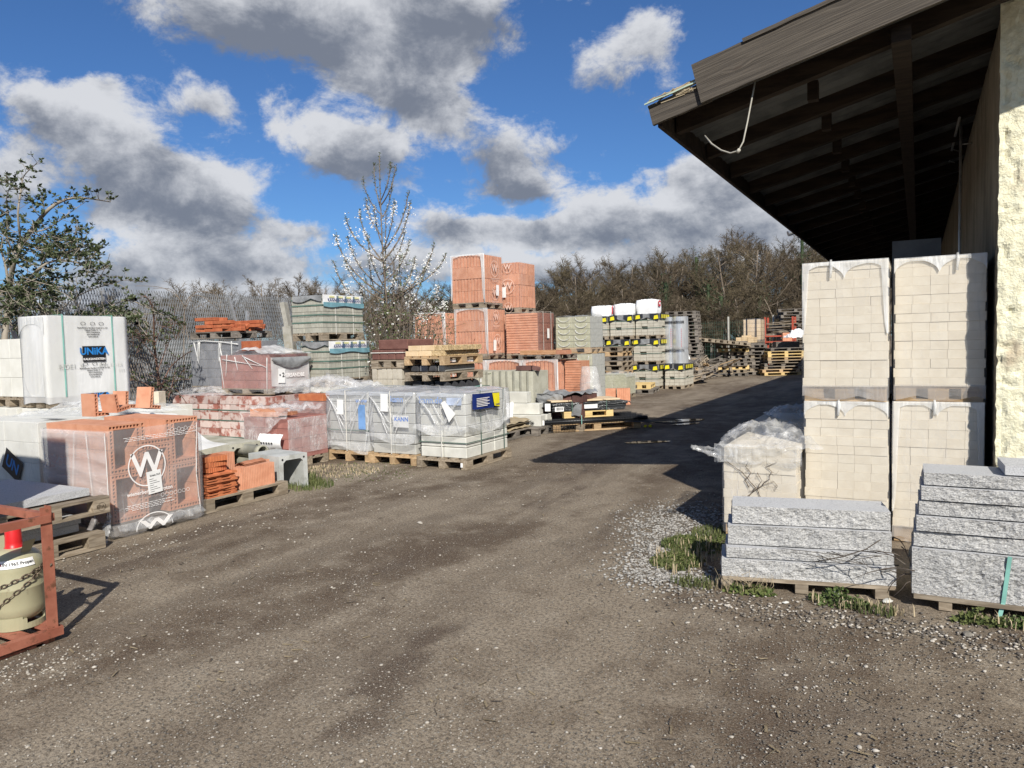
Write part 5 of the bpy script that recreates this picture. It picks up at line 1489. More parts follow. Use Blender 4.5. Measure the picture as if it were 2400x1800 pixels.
euro(-7.22, -6.44, 9.56, 10.70, 1.112, 'lower of two pallets in the sand brick pile', M_wood, 'y', h=.135)
t = thing('kerb_stack', 'dark grey blocks squeezed between the two pallets of the sand brick pile', 'kerb stack', (-6.84, 10.12, 1.249))
for i in range(4): put('kerb', brick_mesh(.155, .9, .11, (M_darkgrey, M_slate, M_darkgrey, M_midgrey)[i], .02), t, (-.27 + .175 * i, 0, 0))
euro(-7.22, -6.44, 9.56, 10.70, 1.362, 'upper pallet with white board ends under the sand bricks', M_woodtan, 'y', h=.138)
rr = random.Random(9)
for k in range(2):
    for j in range(5):
        for i in range(3):
            m_ = M_sandrough if (i == 2) else M_sand
            put('sand_brick', brick_mesh(.25, .20, .085, m_, .006), None, (-7.10 + .255 * i + (.06 if k else 0) + rr.uniform(-.004, .004), 9.70 + .205 * j, 1.502 + .087 * k), (0, 0, rr.uniform(-.015, .015)),
                ('split-face' if m_ is M_sandrough else 'smooth') + ' sand brick in the %s layer, %s row from the front' % (('lower', 'upper')[k], ('first', 'second', 'third', 'fourth', 'fifth')[j]), 'brick',
                'split-face sand bricks' if m_ is M_sandrough else 'smooth sand bricks')
# concrete slabs on edge and grey beams
t = thing('slab_stack', 'row of tall grey-green concrete slabs standing on edge', 'slab stack', (-7.12, 12.9, 0))
pallet_part(t, -.72, .72, -.38, .38, .13, M_wood, 'x')
for i in range(9):
    h = 1.0 + R.uniform(-.01, .005)
    me = MB().prism([(-.068, -.33), (-.02, -.345), (.068, -.33), (.068, .33), (-.068, .33)], 0, h).mesh('slab', M_slab)
    put('slab', me, t, (-.62 + .152 * i, R.uniform(-.015, .015), .132))
for z in (.55, .85): put('strap', strap_mesh(-.71, -.30, -.36, .36, z, .014, M_greenstrap), t)
put('brown_block', brick_mesh(.3, .2, .09, M_brownbrick), None, (-6.72, 12.75, 1.138), (0, 0, .2), 'small brown block lying on the tall concrete slabs', 'block')
put('brown_block', brick_mesh(.16, .2, .08, M_brownbrick), None, (-6.47, 12.72, 1.138), (0, rad(12), .5), 'broken brown block at the end of the tall concrete slabs', 'block')
euro(-7.0, -5.95, 11.75, 12.5, 0, 'grey pallet under the pale concrete beams', M_woodgrey, 'x')
for i, (x, y, z, L, rz, lb) in enumerate(((-6.52, 12.05, .146, 1.0, 4, 'pale concrete beam at the bottom front of the beam pile'), (-6.50, 12.30, .146, 1.0, 2, 'pale concrete beam at the bottom back of the beam pile'),
                                          (-6.60, 12.12, .352, 1.0, 8, 'pale concrete beam in the middle of the beam pile'), (-6.72, 12.18, .558, .72, 3, 'short pale concrete beam on top of the beam pile'))):
    put('concrete_beam', brick_mesh(L, .22, .20, M_kannpale, .006), None, (x, y, z), (0, 0, rad(rz)), lb, 'concrete beam', 'pale concrete beams')
put('sand_brick', brick_mesh(.2, .12, .07, M_sand), None, (-6.95, 12.1, .76), (0, 0, .3), 'single sand brick on the short concrete beam', 'brick')
# paper sacks under film beside the right grey pallet
euro(-6.95, -6.16, 10.78, 11.95, 0, 'worn pallet with folded sacks behind the right grey wrapped pallet', M_woodgrey, 'y')
for k in range(2):
    me = MB().grid(lambda a, b: (-.36 + .74 * a + .03 * fz(b * 5, k, 1, 1), -.55 + 1.1 * b, .05 * math.sin(a * 3.14) ** .4 + .03 * fz(a * 5, b * 6, k, 1) + .02), 16, 22)
    me.grid(lambda a, b: (-.36 + .74 * (1 - a) + .03 * fz(b * 5, k, 1, 1), -.55 + 1.1 * b, 0), 16, 22)
    put('paper_sack', me.mesh('paper_sack', M_dead), None, (-6.55, 11.36, .147 + .10 * k), (0, 0, .04 * k), ('lower', 'upper')[k] + ' flattened brown sack on the worn pallet', 'sack', 'sacks on the worn pallet')
crumple('loose_film', -6.62, 11.15, .34, .6, .8, .32, M_crumple, .3, 61, 'clear film bundle with yellow print on the worn pallet', 'plastic sheet')
put('paper_scrap', MB().grid(lambda a, b: (-.14 + .28 * a, -.16 * b, .28 - .24 * b + .03 * fz(a * 6, b * 6, 1, 1)), 12, 10).mesh('paper_scrap', M_bag), None, (-6.30, 11.2, .36), (0, 0, rad(20)), 'white plastic scrap hanging on the film bundle', 'plastic scrap')
# ------------------------------------------------------------------ the big clay block towers
def clay_tower(x0, x1, y0, y1, z0, z1, label, seed, smooth=(2,), arch=True, rings=(), pal=.12, left=False, tag=None, cut=1.0):
    t = thing('clay_block_stack', label, 'clay block stack', ((x0 + x1) / 2, (y0 + y1) / 2, z0), 0, 'wrapped orange clay block pallets')
    w, d = (x1 - x0) / 2, (y1 - y0) / 2
    pallet_part(t, -w, w, -d, d, pal, M_wood)
    bh = (z1 - z0 - pal - .02) / 4
    rr = random.Random(seed)
    for k in range(4):
        for j in range(2):
            for i in range(2):
                W, D = w - .004, d - .004
                me = brick_mesh(W, D, bh - .004, M_clay, .006) if k in smooth else rib_block(round(D, 3), round(W, 3), round(bh - .004, 3), M_clay, .078, .028)
                put('block', me, t, (-w / 2 + w * i + rr.uniform(-.004, .004), -d / 2 + d * j, pal + .002 + bh * k))
    zt = z1 - z0
    wrap(t, -w - .012, w + .012, -d - .012, d + .012, pal * .5, zt, M_towerfilm, amp=.006, hem=.06, seed=seed)
    if arch:
        arch_fold(t, -w - .01, w + .01, -d - .018, zt + .004, .10, M_fold, 1, .06, seed, full=zt - pal - .05)
        put('film_fold', MB().tube([(w + .02, -d - .02, .1), (w + .018, -d - .018, zt * .5), (w + .014, -d - .014, zt)], .014, 6).mesh('film_fold', M_fold), t)
    for y, z, r in rings:
        put('print', ring_mesh(r, r * .06, M_faintprint), t, (w + .036, y, z), RIGHT)
        put('print', text_mesh('W', r * 1.3, M_faintprint, r * .02), t, (w + .036, y, z), RIGHT)
        mb = MB()
        for i in range(3): mb.add([(0, y - r * (1 - .15 * i), z - r * 1.25 - .03 * i), (0, y + r * (1 - .2 * i), z - r * 1.25 - .03 * i), (0, y + r * (1 - .2 * i), z - r * 1.25 + .008 - .03 * i), (0, y - r * (1 - .15 * i), z - r * 1.25 + .008 - .03 * i)], [(0, 1, 2, 3)])
        put('small_print', mb.mesh('small_print', M_faintprint), t, (w + .036, 0, 0))
    if tag: put('paper_label', plate_mesh(.12, .24, M_paper), t, (w + .04, *tag), (rad(90), rad(3), rad(90)))
    return t
clay_tower(-9.19, -8.36, 14.12, 14.93, 1.33, 2.46, 'wrapped clay block pallet in the middle of the tower, under the topmost one', 61, rings=((-.05, .93, .15), (-.02, .38, .17)), tag=(-.15, .30))
clay_tower(-9.24, -8.40, 14.10, 14.91, 2.47, 3.66, 'topmost wrapped clay block pallet of the tower, front', 62, rings=((.02, .88, .18), (.02, .33, .15)), tag=(.12, .40))
clay_tower(-9.32, -8.08, 15.15, 15.95, 2.37, 3.55, 'topmost wrapped clay block pallet of the tower, the one behind', 63, arch=False)
tt = bpy.data.objects['clay_block_stack.002']
for z, r in ((.62, .17), (1.06, .13), (.12, .12)):
    put('print', ring_mesh(r, r * .06, M_faintprint), tt, (.34, -.444, z), FRONT); put('print', text_mesh('W', r * 1.3, M_faintprint, r * .02), tt, (.34, -.444, z), FRONT)
put('paper_label', plate_mesh(.10, .24, M_paper), tt, (.24, -.448, .48), FRONT)
clay_tower(-9.32, -8.08, 15.15, 15.95, 1.2, 2.36, 'wrapped clay block pallet in the tower behind the middle one', 69, arch=False)
clay_tower(-10.10, -9.27, 13.80, 14.62, 1.33, 2.40, 'wrapped clay block pallet left of the tower, shadowed by blossom twigs', 64)
clay_tower(-7.37, -6.60, 13.96, 15.0, 0, 1.31, 'wrapped clay block pallet at the right foot of the tower', 65, rings=((-.10, .35, .19),), smooth=(1,))
clay_tower(-8.32, -7.45, 14.02, 15.0, 0, 1.31, 'wrapped clay block pallet in the middle of the bottom row', 66)
clay_tower(-9.24, -8.38, 14.05, 15.0, 0, 1.31, 'wrapped clay block pallet at the left of the bottom row', 67)
clay_tower(-10.12, -9.28, 13.78, 14.7, 0, 1.31, 'wrapped clay block pallet at the far left of the bottom row', 68)
clay_tower(-9.32, -8.08, 15.15, 15.95, 0, 1.19, 'wrapped clay block pallet at the back of the bottom row', 70, arch=False)
# pallet of hollow bricks lying on their side
t = thing('hollow_brick_stack', 'wrapped pallet of hollow red bricks with level ribs and dark brown perforated side', 'brick stack', (-7.79, 15.09, 1.32))
pallet_part(t, -.40, .40, -.42, .42, .11, M_wood)
M_perf = pm('perforated_brick_side', (.20, .075, .05), (.30, .125, .085), scale=30, rnd=.08, bump=.9, bscale=70, bdist=.01, rough=.9)
for k in range(4):
    for j in range(3):
        key = ('hrib',)
        if key not in CACHE:
            H, g, n = .222, .012, 4; pr_ = []
            for i in range(n):
                z0 = H * i / n; s = H / n
                pr_ += [(-.133, z0), (-.133 - g, z0 + s * .15), (-.133 - g, z0 + s * .7), (-.133, z0 + s * .85)]
            pr_ = [(.133, 0), (.133, H), (-.133, H)] + pr_[::-1]
            CACHE[key] = MB().prism(pr_, -.395, .395, 'x').mesh('brick', M_clay)
        put('brick', CACHE[key], t, (0, -.275 + .275 * j, .112 + .224 * k))
for k in range(4):
    for j in range(3): put('perforated_end', brick_mesh(.010, .262, .214, M_perf, .002), t, (.401, -.275 + .275 * j, .115 + .224 * k))
wrap(t, -.412, .416, -.432, .432, .06, 1.03, M_towerfilm, amp=.005, hem=.05, seed=71)
put('paper_label', plate_mesh(.11, .22, M_paper), t, (.438, .04, .55), RIGHT)
for y in (-.2, .2): put('strap', vstrap_mesh(y, -.425, .43, .1, 1.04, .012, M_palestrap, 'x'), t)
# green-grey pumice block pallets
def pumice(x0, x1, y0, y1, z0, label, seed, nz=5, bh=.138, pal=.13):
    t = ks_stack(x0, x1, y0, y1, z0, 2, 2, nz, bh, label, m=M_klb, seed=seed, fl=M_clear, pal=pal, name='pumice_block_stack', mp=M_woodtan, gap=.006, ch=.006)
    w, d = (x1 - x0) / 2, (y1 - y0) / 2
    for k in range(nz):
        for s in (-.5, .5):
            P = [(s * w + w * .33 * math.cos(q), -d - .016, pal + bh * (k + .85) - bh * .62 * math.sin(q)) for q in [math.pi * i / 12 for i in range(13)]]
            put('film_fold', MB().tube(P, .008, 4).mesh('film_fold', M_fold), t)
    put('side_face', MB().grid(lambda a, b: (w + .007, -d + 2 * d * a, pal + .005 + b * nz * bh), 2, 2).mesh('side_face', M_klbgrey), t)
    for k in range(1, nz): put('joint', MB().box(w + .0072, -d, pal + k * bh - .003, w + .0085, d, pal + k * bh + .003).mesh('joint', M_midgrey), t)
    return t
pumice(-7.21, -6.37, 15.22, 15.95, 1.40, 'upper wrapped pallet of green-grey pumice blocks beside the red hollow bricks', 72)
pumice(-7.21, -6.33, 15.22, 15.95, 0, 'lower wrapped pallet of grey pumice blocks on the ground', 73, 5, .25)
put('film_sheet', MB().grid(lambda a, b: (-7.22 + .86 * a, 15.2 + .76 * b, 2.235 + .05 * abs(fz(a * 3, b * 3, 7, 1)) + (.07 if a > .9 else 0) * (1 - b)), 18, 12).mesh('film_cap', M_crumple), None, label='loose film edge on top of the upper pumice block pallet', cat='plastic sheet')
# perforated bricks on the clay pallet, and a column of them
def perforated_mesh(L, W, H, m, dark):
    key = ('perf', L, W, H, m.name)
    if key not in CACHE:
        mb = MB().box(-L / 2, -W / 2, 0, L / 2, W / 2, H)
        n = int(L / .022)
        for r in range(3):
            for i in range(n):
                x = -L / 2 + L * (i + .5) / n + (.006 if r % 2 else 0); z = H * (r + .5) / 3
                mb.add([(x - .006, -W / 2 - .001, z - .008), (x + .006, -W / 2 - .001, z - .008), (x + .006, -W / 2 - .001, z + .008), (x - .006, -W / 2 - .001, z + .008)], [(0, 1, 2, 3)], 1)
        CACHE[key] = mb.mesh('perforated_brick', [m, dark])
    return CACHE[key]
M_hole = pm('brick_hole', (.10, .045, .03), rnd=0, bump=0)
M_claysand = pm('pale_orange_clay', (.56, .30, .15), (.64, .37, .20), scale=8, rnd=.07, bump=.2)
euro(-7.52, -6.55, 13.98, 14.9, 1.312, 'grey pallet with two flat perforated bricks on the clay block pallet', M_woodgrey, 'y', h=.10)
for i in range(3):
    put('perforated_brick', perforated_mesh(.42 if i < 2 else .24, .24, .09, M_claysand if i < 2 else M_clay, M_hole), None, (-7.28 + .43 * i - (.09 if i == 2 else 0), 14.12, 1.414), (0, 0, 0), ('left flat perforated brick on the grey pallet over the clay blocks', 'middle flat perforated brick on the grey pallet over the clay blocks', 'short orange perforated brick at the right end of the grey pallet')[i], 'brick', 'flat perforated bricks')
for k in range(8):
    put('perforated_brick', perforated_mesh(.36, .5, .155, M_clay, M_hole), None, (-6.38 + R.uniform(-.012, .012), 14.50, .158 * k), (0, 0, rad(R.uniform(-1.5, 1.5))), 'orange perforated brick in the column beside the right clay block pallet', 'brick', 'column of orange perforated bricks')

# brown-violet bricks half under grey film
t = ks_stack(-6.36, -5.46, 12.62, 13.36, 0, 4, 3, 4, .135, 'low pallet of brown violet bricks under torn grey film', m=M_brownbrick, seed=81, name='brick_stack', gap=.008, jit=.008)
put('film_cap', MB().grid(lambda a, b: (-.47 + .94 * a, -.42 + .78 * b, .69 + .09 * fz(a * 4, b * 3, 2, 1) + .05 * abs(fz(a * 8, b * 7, 3, 1))), 26, 18).mesh('film_cap', M_greyfilm), t)
put('torn_film', MB().grid(lambda a, b: (-.48 + .55 * a, -.41 - .04 * fz(a * 5, b * 4, 1, 1), .70 - (.12 + .16 * abs(math.sin(a * 5))) * b), 20, 7).mesh('torn_film', M_greyfilm), t)
put('torn_film', MB().grid(lambda a, b: (.05 + .40 * a, -.40 - .05 * b, .52 - .22 * b + .03 * fz(a * 5, b * 4, 3, 1)), 12, 7).mesh('torn_film', M_greyfilm), t)
# a bag of clear film standing upright
mb = MB()
for j in range(19):
    v = j / 18
    for i in range(24):
        q = 2 * math.pi * i / 24; r = (1 - .45 * v ** 1.6) * (1 + .10 * fz(math.cos(q) * 3, math.sin(q) * 3, v * 3, 1.2)) + .04 * fz(math.cos(q) * 8, math.sin(q) * 8, v * 8, 1)
        mb.v.append((.29 * r * math.cos(q) - .07 * v, .2 * r * math.sin(q), 1.17 * v))
for j in range(18):
    for i in range(24):
        a, b = j * 24 + i, j * 24 + (i + 1) % 24; mb.f.append([a, b, b + 24, a + 24]); mb.mi.append(0); mb.sm.append(True)
put('film_bag', mb.mesh('film_bag', M_crumple), None, (-5.72, 13.75, 0), label='tall bag of clear film standing right of the clay block pallet', cat='plastic bag')
t = ks_stack(-8.02, -7.26, 19.9, 20.7, 0, 2, 2, 3, .19, 'low film-covered pallet of green-grey pumice blocks behind the film bag', m=M_klb, seed=84, name='pumice_block_stack', pal=.12)
put('film_cap', MB().grid(lambda a, b: (-.42 + .84 * a, -.44 + .88 * b, .70 + .10 * math.sin(a * 3.1) * math.sin(b * 3.1) - .25 * (max(0, abs(a - .5) - .40) * 8) ** 2 * .5), 18, 18).mesh('film_cap', M_crumple), t)
wrap(t, -.40, .40, -.42, .42, .12, .71, M_pale, amp=.012, seed=84, top=False)
for i, (x, rz, lb) in enumerate(((-7.02, 14, 'smooth clay block on the ground before the low pumice pallet'), (-6.72, 22, 'ribbed clay block on the ground before the low pumice pallet'))):
    put('clay_block', brick_mesh(.26, .24, .42, M_clay, .005) if i == 0 else rib_block(.24, .34, .42, M_clay, .05, .012), None, (x, 18.1 + .12 * i, 0), (0, 0, rad(rz)), lb, 'clay block', 'clay blocks before the low pumice pallet')

# ------------------------------------------------------------------ plastic mesh, posts in black film, tan boards
AX = Matrix.Translation((-5.33, 12.79, 0)) @ Matrix.Rotation(rad(43), 4, 'Z')
def ax(x, y, z): v = AX @ Vector((x, y, z)); return (v.x, v.y, v.z)
def euro_at(x, y, z, L, W, label, m, h=.144, rz=43):
    t = thing('euro_pallet', label, 'pallet', ax(x, y, z), rad(rz), 'wooden pallets lying in the yard')
    pallet_parts(t, L, W, h, m, 'x'); return t
euro_at(.10, .42, 0, 1.75, .8, 'long pallet under the black mesh rolls', M_woodtan)
euro_at(-.06, .42, .252, .98, .75, 'yellow pallet between black mesh rolls and black film bundle', M_woodyel, h=.118)
mb = MB()
for yv in (0.0, .26, .52, .78):
    n = 26
    for i in range(int(2.35 / .055)):
        x = -1.22 + .055 * i
        mb.tube([(x, yv + .05 * math.cos(q), .198 + .05 * math.sin(q)) for q in [2 * math.pi * k / 10 for k in range(11)]], .004, 3, cap=False)
    for k in range(10):
        q = 2 * math.pi * k / 10
        mb.tube([(-1.22, yv + .05 * math.cos(q), .198 + .05 * math.sin(q)), (1.12, yv + .05 * math.cos(q), .198 + .05 * math.sin(q))], .004, 3)
    mb.tube([(-1.2, yv, .198), (1.1, yv, .198)], .036, 8)
roll = put('mesh_roll', mb.mesh('mesh_roll', M_blackmesh), None, AX.translation, (0, 0, rad(43)), 'bundle of long black plastic mesh rolls on the long pallet', 'mesh roll')
put('paper_label', plate_mesh(.17, .09, M_paper), roll, (-1.05, -.056, .20), FRONT)
put('strap', MB().bar((-.25, -.082, .14), (-.25, -.082, .31), .012, .004, 0, (0, 1, 0)).mesh('strap', M_teal), roll)
mb = MB()
for i in range(17): mb.tube([(-1.18 + .05 * i, -.05, .01), (-1.18 + .05 * i, .75, .01)], .004, 3)
for i in range(4): mb.tube([(-1.2, -.04 + .2 * i, .012), (-.35, -.04 + .2 * i, .012)], .004, 3)
for i in range(17): mb.tube([(-1.18 + .05 * i, -.05, .01), (-1.18 + .05 * i, -.05, .13)], .004, 3)
for i in range(3): mb.tube([(-1.2, -.05, .03 + .04 * i), (-.35, -.05, .03 + .04 * i)], .004, 3)
put('mesh_tray', mb.mesh('mesh_tray', M_blackmesh), None, AX.translation, (0, 0, rad(43)), 'black mesh tray on the ground under the mesh rolls', 'mesh tray')
mb = MB()
for i in range(34):
    x = .55 + .036 * i
    mb.tube([(x, -.25, .13 - .09 * (i / 34)), (x + .25, .65, .14 - .09 * (i / 34))], .005, 3)
for k in range(16):
    a, b = (.55 + .0156 * k * 0 + .25 * k / 15, -.25 + .9 * k / 15), (1.74 + .25 * k / 15, -.25 + .9 * k / 15)
    mb.tube([(a[0], a[1], .15), (b[0], b[1], .075)], .005, 3)
for v in range(len(mb.v)):
    x, y, z = mb.v[v]; mb.v[v] = (x, y, z + .05 * abs(fz(x * 3, y * 3, 1, 1)))
put('mesh_mat', mb.mesh('mesh_mat', M_blackmesh), None, AX.translation, (0, 0, rad(43)), 'black plastic mesh mat sagging off the right end of the pallet', 'mesh mat')
for k in range(2): put('yellow_cap', MB().lathe([(0, 0), (.03, .005), (.035, .03), (.02, .05), (0, .055)], 10).mesh('marker', M_yellow), None, ax(1.07 + .10 * k, .02, .0), label=('left', 'right')[k] + ' small yellow cap on the ground by the mesh mat', cat='cap')
bz = .373
b_ = thing('film_bundle', 'long bundle of posts in glossy black film with white barcode labels', 'bundle', ax(-.05, .42, bz), rad(43))
for i in range(3):
    for j in range(3):
        put('post', MB().prism([(-.12, .0), (.12, .0), (.13, .015), (.13, .038), (.12, .052), (-.12, .052), (-.13, .038), (-.13, .015)], -.72 - .02 * (j % 2), .72 + .02 * i, 'x').mesh('post', M_blackplastic), b_, (0, -.25 + .27 * j, .054 * i))
put('film_ruffle', MB().grid(lambda a, b: (-.74 + 1.5 * a, -.405 - .015 * fz(a * 10, b * 3, 1, 1), .170 - b * (.04 + .025 * abs(math.sin(a * 14)))), 40, 5).mesh('film_ruffle', M_blackplastic), b_)
put('film_tail', MB().grid(lambda a, b: (-.98 + .30 * a, -.33 + .55 * b, .16 - .08 * (1 - a) + .03 * fz(a * 6, b * 7, 1, 1)), 12, 14).mesh('film_tail', M_blackplastic), b_)
put('film_tail', MB().grid(lambda a, b: (.70 + .28 * a, -.1 + .55 * b, .15 - .05 * a + .03 * fz(a * 6, b * 7, 4, 1)), 12, 14).mesh('film_tail', M_blackplastic), b_)
put('paper_label', plate_mesh(.17, .085, M_paper), b_, (-.60, -.41, .058), FRONT)
mb = MB(); x = -.66
while x < -.54:
    w = R.choice((.003, .005, .008)); mb.add([(x, -.413, .035), (x + w, -.413, .035), (x + w, -.413, .09), (x, -.413, .09)], [(0, 1, 2, 3)]); x += w + R.choice((.003, .005))
put('barcode', mb.mesh('barcode', M_blackprint), b_)
put('paper_label', plate_mesh(.26, .075, M_paper), b_, (.02, -.41, .085), FRONT)
put('paper_label', plate_mesh(.10, .14, M_paper), b_, (-.82, -.40, .10), (rad(90), 0, rad(-20)))
for x in (-.35, .33): put('strap', vstrap_mesh(x, -.41, .42, .0, .185, .014, M_greenstrap, 'y'), b_)
for i in range(4):
    put('board', brick_mesh(.335, .62, .03, M_board, .003), None, ax(-.60 + .345 * i, .44, bz + .176), (0, 0, rad(43)), ('leftmost', 'second', 'third', 'rightmost')[i] + ' of four tan boards on the black film bundle', 'board', 'tan boards on the black film bundle')

# ------------------------------------------------------------------ paver stacks and foil rolls further back
def paver_far(x0, x1, y0, y1, z0, h, label, seed, cap=True):
    t = thing('paver_stack', label, 'paver stack', ((x0 + x1) / 2, (y0 + y1) / 2, z0), 0, 'pale paver pallets under black and yellow film')
    w, d = (x1 - x0) / 2, (y1 - y0) / 2
    put('pallet', pallet_mesh(round(2 * d, 2), round(2 * w, 2), .12, M_wood, 'y'), t)
    rr = random.Random(seed); mb = MB(); nz = 7; bh = (h - .12 - .02) / nz
    for k in range(nz):
        nx_, ny_ = (4, 7)
        for i in range(nx_):
            for j in range(ny_):
                if not (i in (0, nx_ - 1) or j in (0, ny_ - 1) or k == nz - 1): continue
                a, b = -w + 2 * w * i / nx_, -w * 0 - d + 2 * d * j / ny_
                q = rr.uniform(-.004, .004)
                if k in (2, 5) and j == 0 and i in (1,): continue          # gaps left for the gripper
                if k in (2, 5) and i == nx_ - 1 and j in (2, 3): q -= .05
                mb.box(a + .004 + q, b + .004 + q, .122 + bh * k, a + 2 * w / nx_ - .004 + q, b + 2 * d / ny_ - .004 + q, .122 + bh * (k + 1) - .006, 0)
    put('pavers', mb.mesh('pavers', M_palepav), t, kind='stuff')
    put('core', MB().box(-w + .13, -d + .16, .122, w - .13, d - .16, h - .03).mesh('core', M_palepav), t)
    for z in (.36, .62): put('strap', strap_mesh(-w, w, -d, d, z * h / .83, .018, M_greenstrap), t)
    if cap:
        zt = h
        put('film_cap', MB().grid(lambda a, b: (-w - .02 + (2 * w + .04) * a, -d - .02 + (2 * d + .04) * b, zt + .012 * fz(a * 6, b * 6, seed, 1)), 10, 12).mesh('film_cap', M_greyfilm), t)
        put('film_side', MB().grid(lambda a, b: (-w - .03 + (2 * w + .06) * a, -d - .025 - .01 * fz(a * 7, b * 3, seed, 1), zt - b * (.12 + .06 * abs(math.sin(a * 5 + seed)))), 20, 5).mesh('film_side', M_greyfilm), t)
        put('film_side', MB().grid(lambda a, b: (w + .025 + .01 * fz(a * 7, b * 3, seed, 1), -d + 2 * d * a, zt - b * (.14 + .05 * abs(math.sin(a * 7 + seed)))), 20, 5).mesh('film_side', M_darkfilm), t)
        put('dark_print', MB().grid(lambda a, b: (w - .30 * (1 - a), -d - .04, zt + .004 - b * (.13 + .11 * a)), 6, 4).mesh('dark_print', M_darkfilm), t)
        put('dark_print', MB().grid(lambda a, b: (-w + .26 * a, -d - .04, zt + .004 - b * (.24 - .11 * a)), 6, 4).mesh('dark_print', M_darkfilm), t)
        for (xa, za) in ((w - .10, zt - .12), (-w + .08, zt - .10)):
            put('yellow_print', MB().add([(xa - .07, -d - .046, za - .07), (xa + .09, -d - .046, za - .05), (xa + .07, -d - .046, za + .07), (xa - .05, -d - .046, za + .05)], [(0, 1, 2, 3)]).mesh('yellow_print', M_yellow), t)
        for i in range(4):
            y = -d + .22 + i * .23
            put('yellow_print', MB().box(w + .040, y - .075, zt - .155, w + .044, y + .075, zt - .03).mesh('yellow_print', M_yellow), t)
            put('print', text_mesh('KANN', .05, M_kblue, .002), t, (w + .048, y, zt - .09), (rad(90), rad(90), rad(90)))
    return t
paver_far(-7.39, -6.76, 24.02, 25.25, 0, .83, 'right paver pallet on the ground under the silver rolls', 91)
paver_far(-8.38, -7.50, 23.63, 24.85, 0, .83, 'left paver pallet on the ground beside the grey pallet pile', 92)
paver_far(-9.30, -8.42, 23.4, 24.6, 0, .83, 'paver pallet on the ground behind the brown pallet pile', 93)
paver_far(-8.33, -7.46, 23.63, 24.82, .84, .84, 'paver pallet in the middle level, right', 94)
paver_far(-9.22, -8.40, 23.45, 24.65, .84, .84, 'paver pallet in the middle level, left', 95)
paver_far(-10.15, -9.26, 23.3, 24.5, 0, .83, 'paver pallet on the ground at the left end of the row', 96)
paver_far(-10.12, -9.26, 23.3, 24.5, .84, .84, 'paver pallet in the middle level, at the left end', 97)
paver_far(-8.25, -7.45, 23.64, 24.83, 1.69, .82, 'top paver pallet on the right with yellow lettering on its side', 98)
paver_far(-9.08, -8.29, 23.45, 24.6, 1.69, .80, 'top paver pallet in the middle under a white sack', 99)
paver_far(-9.93, -9.13, 23.3, 24.5, 1.69, .78, 'top paver pallet on the left under a white sack', 100)
for i, (x, y, z, w, h, lb) in enumerate(((-9.42, 23.75, 2.475, .72, .38, 'left white sack on the paver pallets'), (-8.66, 23.85, 2.495, .68, .40, 'middle white sack on the paver pallets'), (-7.93, 24.05, 2.515, .70, .50, 'right white sack on the paver pallets, red printed square'))):
    mb = MB(); n = 12
    def sk(u, v, W=w, H=h, sd=i):
        q = 2 * math.pi * u; c, s = math.cos(q), math.sin(q); m_ = max(abs(c), abs(s)); r = W / 2 / m_ * (1 - .06 * (v - .5) ** 2 * 4)
        e = min(1, (1 - v) * 14) ** .5
        return (c * r * (.35 + .65 * e) + .02 * fz(c * 3, s * 3, v * 3 + sd, 1), s * r * .9 * (.35 + .65 * e), H * (v if v < .85 else .85 + (v - .85) * .9) + .03 * fz(c * 4, s * 4, sd, 1))
    mb.grid(sk, 36, n)
    o = put('white_sack', mb.mesh('white_sack', M_bag), None, (x, y, z), (0, 0, 0), lb, 'sack', 'white sacks on the paver pallets')
    put('sack_top', MB().grid(lambda a, b: (-.2 + .4 * a, -.2 + .4 * b, h * .93 + .06 * abs(fz(a * 5, b * 5, i, 1))), 8, 8).mesh('sack_top', M_bag), o)
    if i == 2:
        put('print', plate_mesh(.20, .20, M_redprint), o, (w / 2 + .03, .0, h * .68), RIGHT)
        put('print', MB().box(-.06, -.02, 0, .06, .05, .003).mesh('print', M_whiteprint), o, (w / 2 + .033, .0, h * .66), RIGHT)
    if i == 0: put('print', plate_mesh(.07, .28, M_redprint), o, (w / 2 + .03, -.2, h * .55), RIGHT)
for i, (x, y, r, lb) in enumerate(((-7.33, 24.45, .20, 'left slimmer silver foil roll standing on a paver pallet'), (-6.98, 24.42, .27, 'right thick silver foil roll standing on a paver pallet'))):
    mb = MB()
    def rl(u, v, r=r, i=i):
        q = 2 * math.pi * u; rr_ = r * (1 + .03 * fz(math.cos(q) * 4, math.sin(q) * 4, v * 3 + i, 1))
        if .27 < v < .31: rr_ *= .95
        return (rr_ * math.cos(q), rr_ * math.sin(q), 1.55 * v)
    mb.grid(rl, 30, 36)
    mb.add([(r * math.cos(2 * math.pi * k / 20), r * math.sin(2 * math.pi * k / 20), 1.55) for k in range(20)], [list(range(20))])
    o = put('foil_roll', mb.mesh('foil_roll', M_foil), None, (x, y, .845), label=lb, cat='roll', group='silver foil rolls')
    mb = MB()
    for z in (1.36, .42):
        for k in range(11):
            q = -2.2 + k * .13
            for s in range(3): mb.bar((math.cos(q) * (r + .012), math.sin(q) * (r + .012), z + .03 * s), (math.cos(q + .1) * (r + .012), math.sin(q + .1) * (r + .012), z - .05 + .03 * s), .004, .008)
    put('hatch_print', mb.mesh('hatch_print', M_blackprint), o)
    mb = MB()
    for k in range(9):
        q = -1.15; z = 1.15 - k * .07
        mb.bar((math.cos(q) * (r + .014), math.sin(q) * (r + .014), z), (math.cos(q) * (r + .014), math.sin(q) * (r + .014), z - .035), .012, .004)
    put('red_print', mb.mesh('red_print', M_redprint), o)
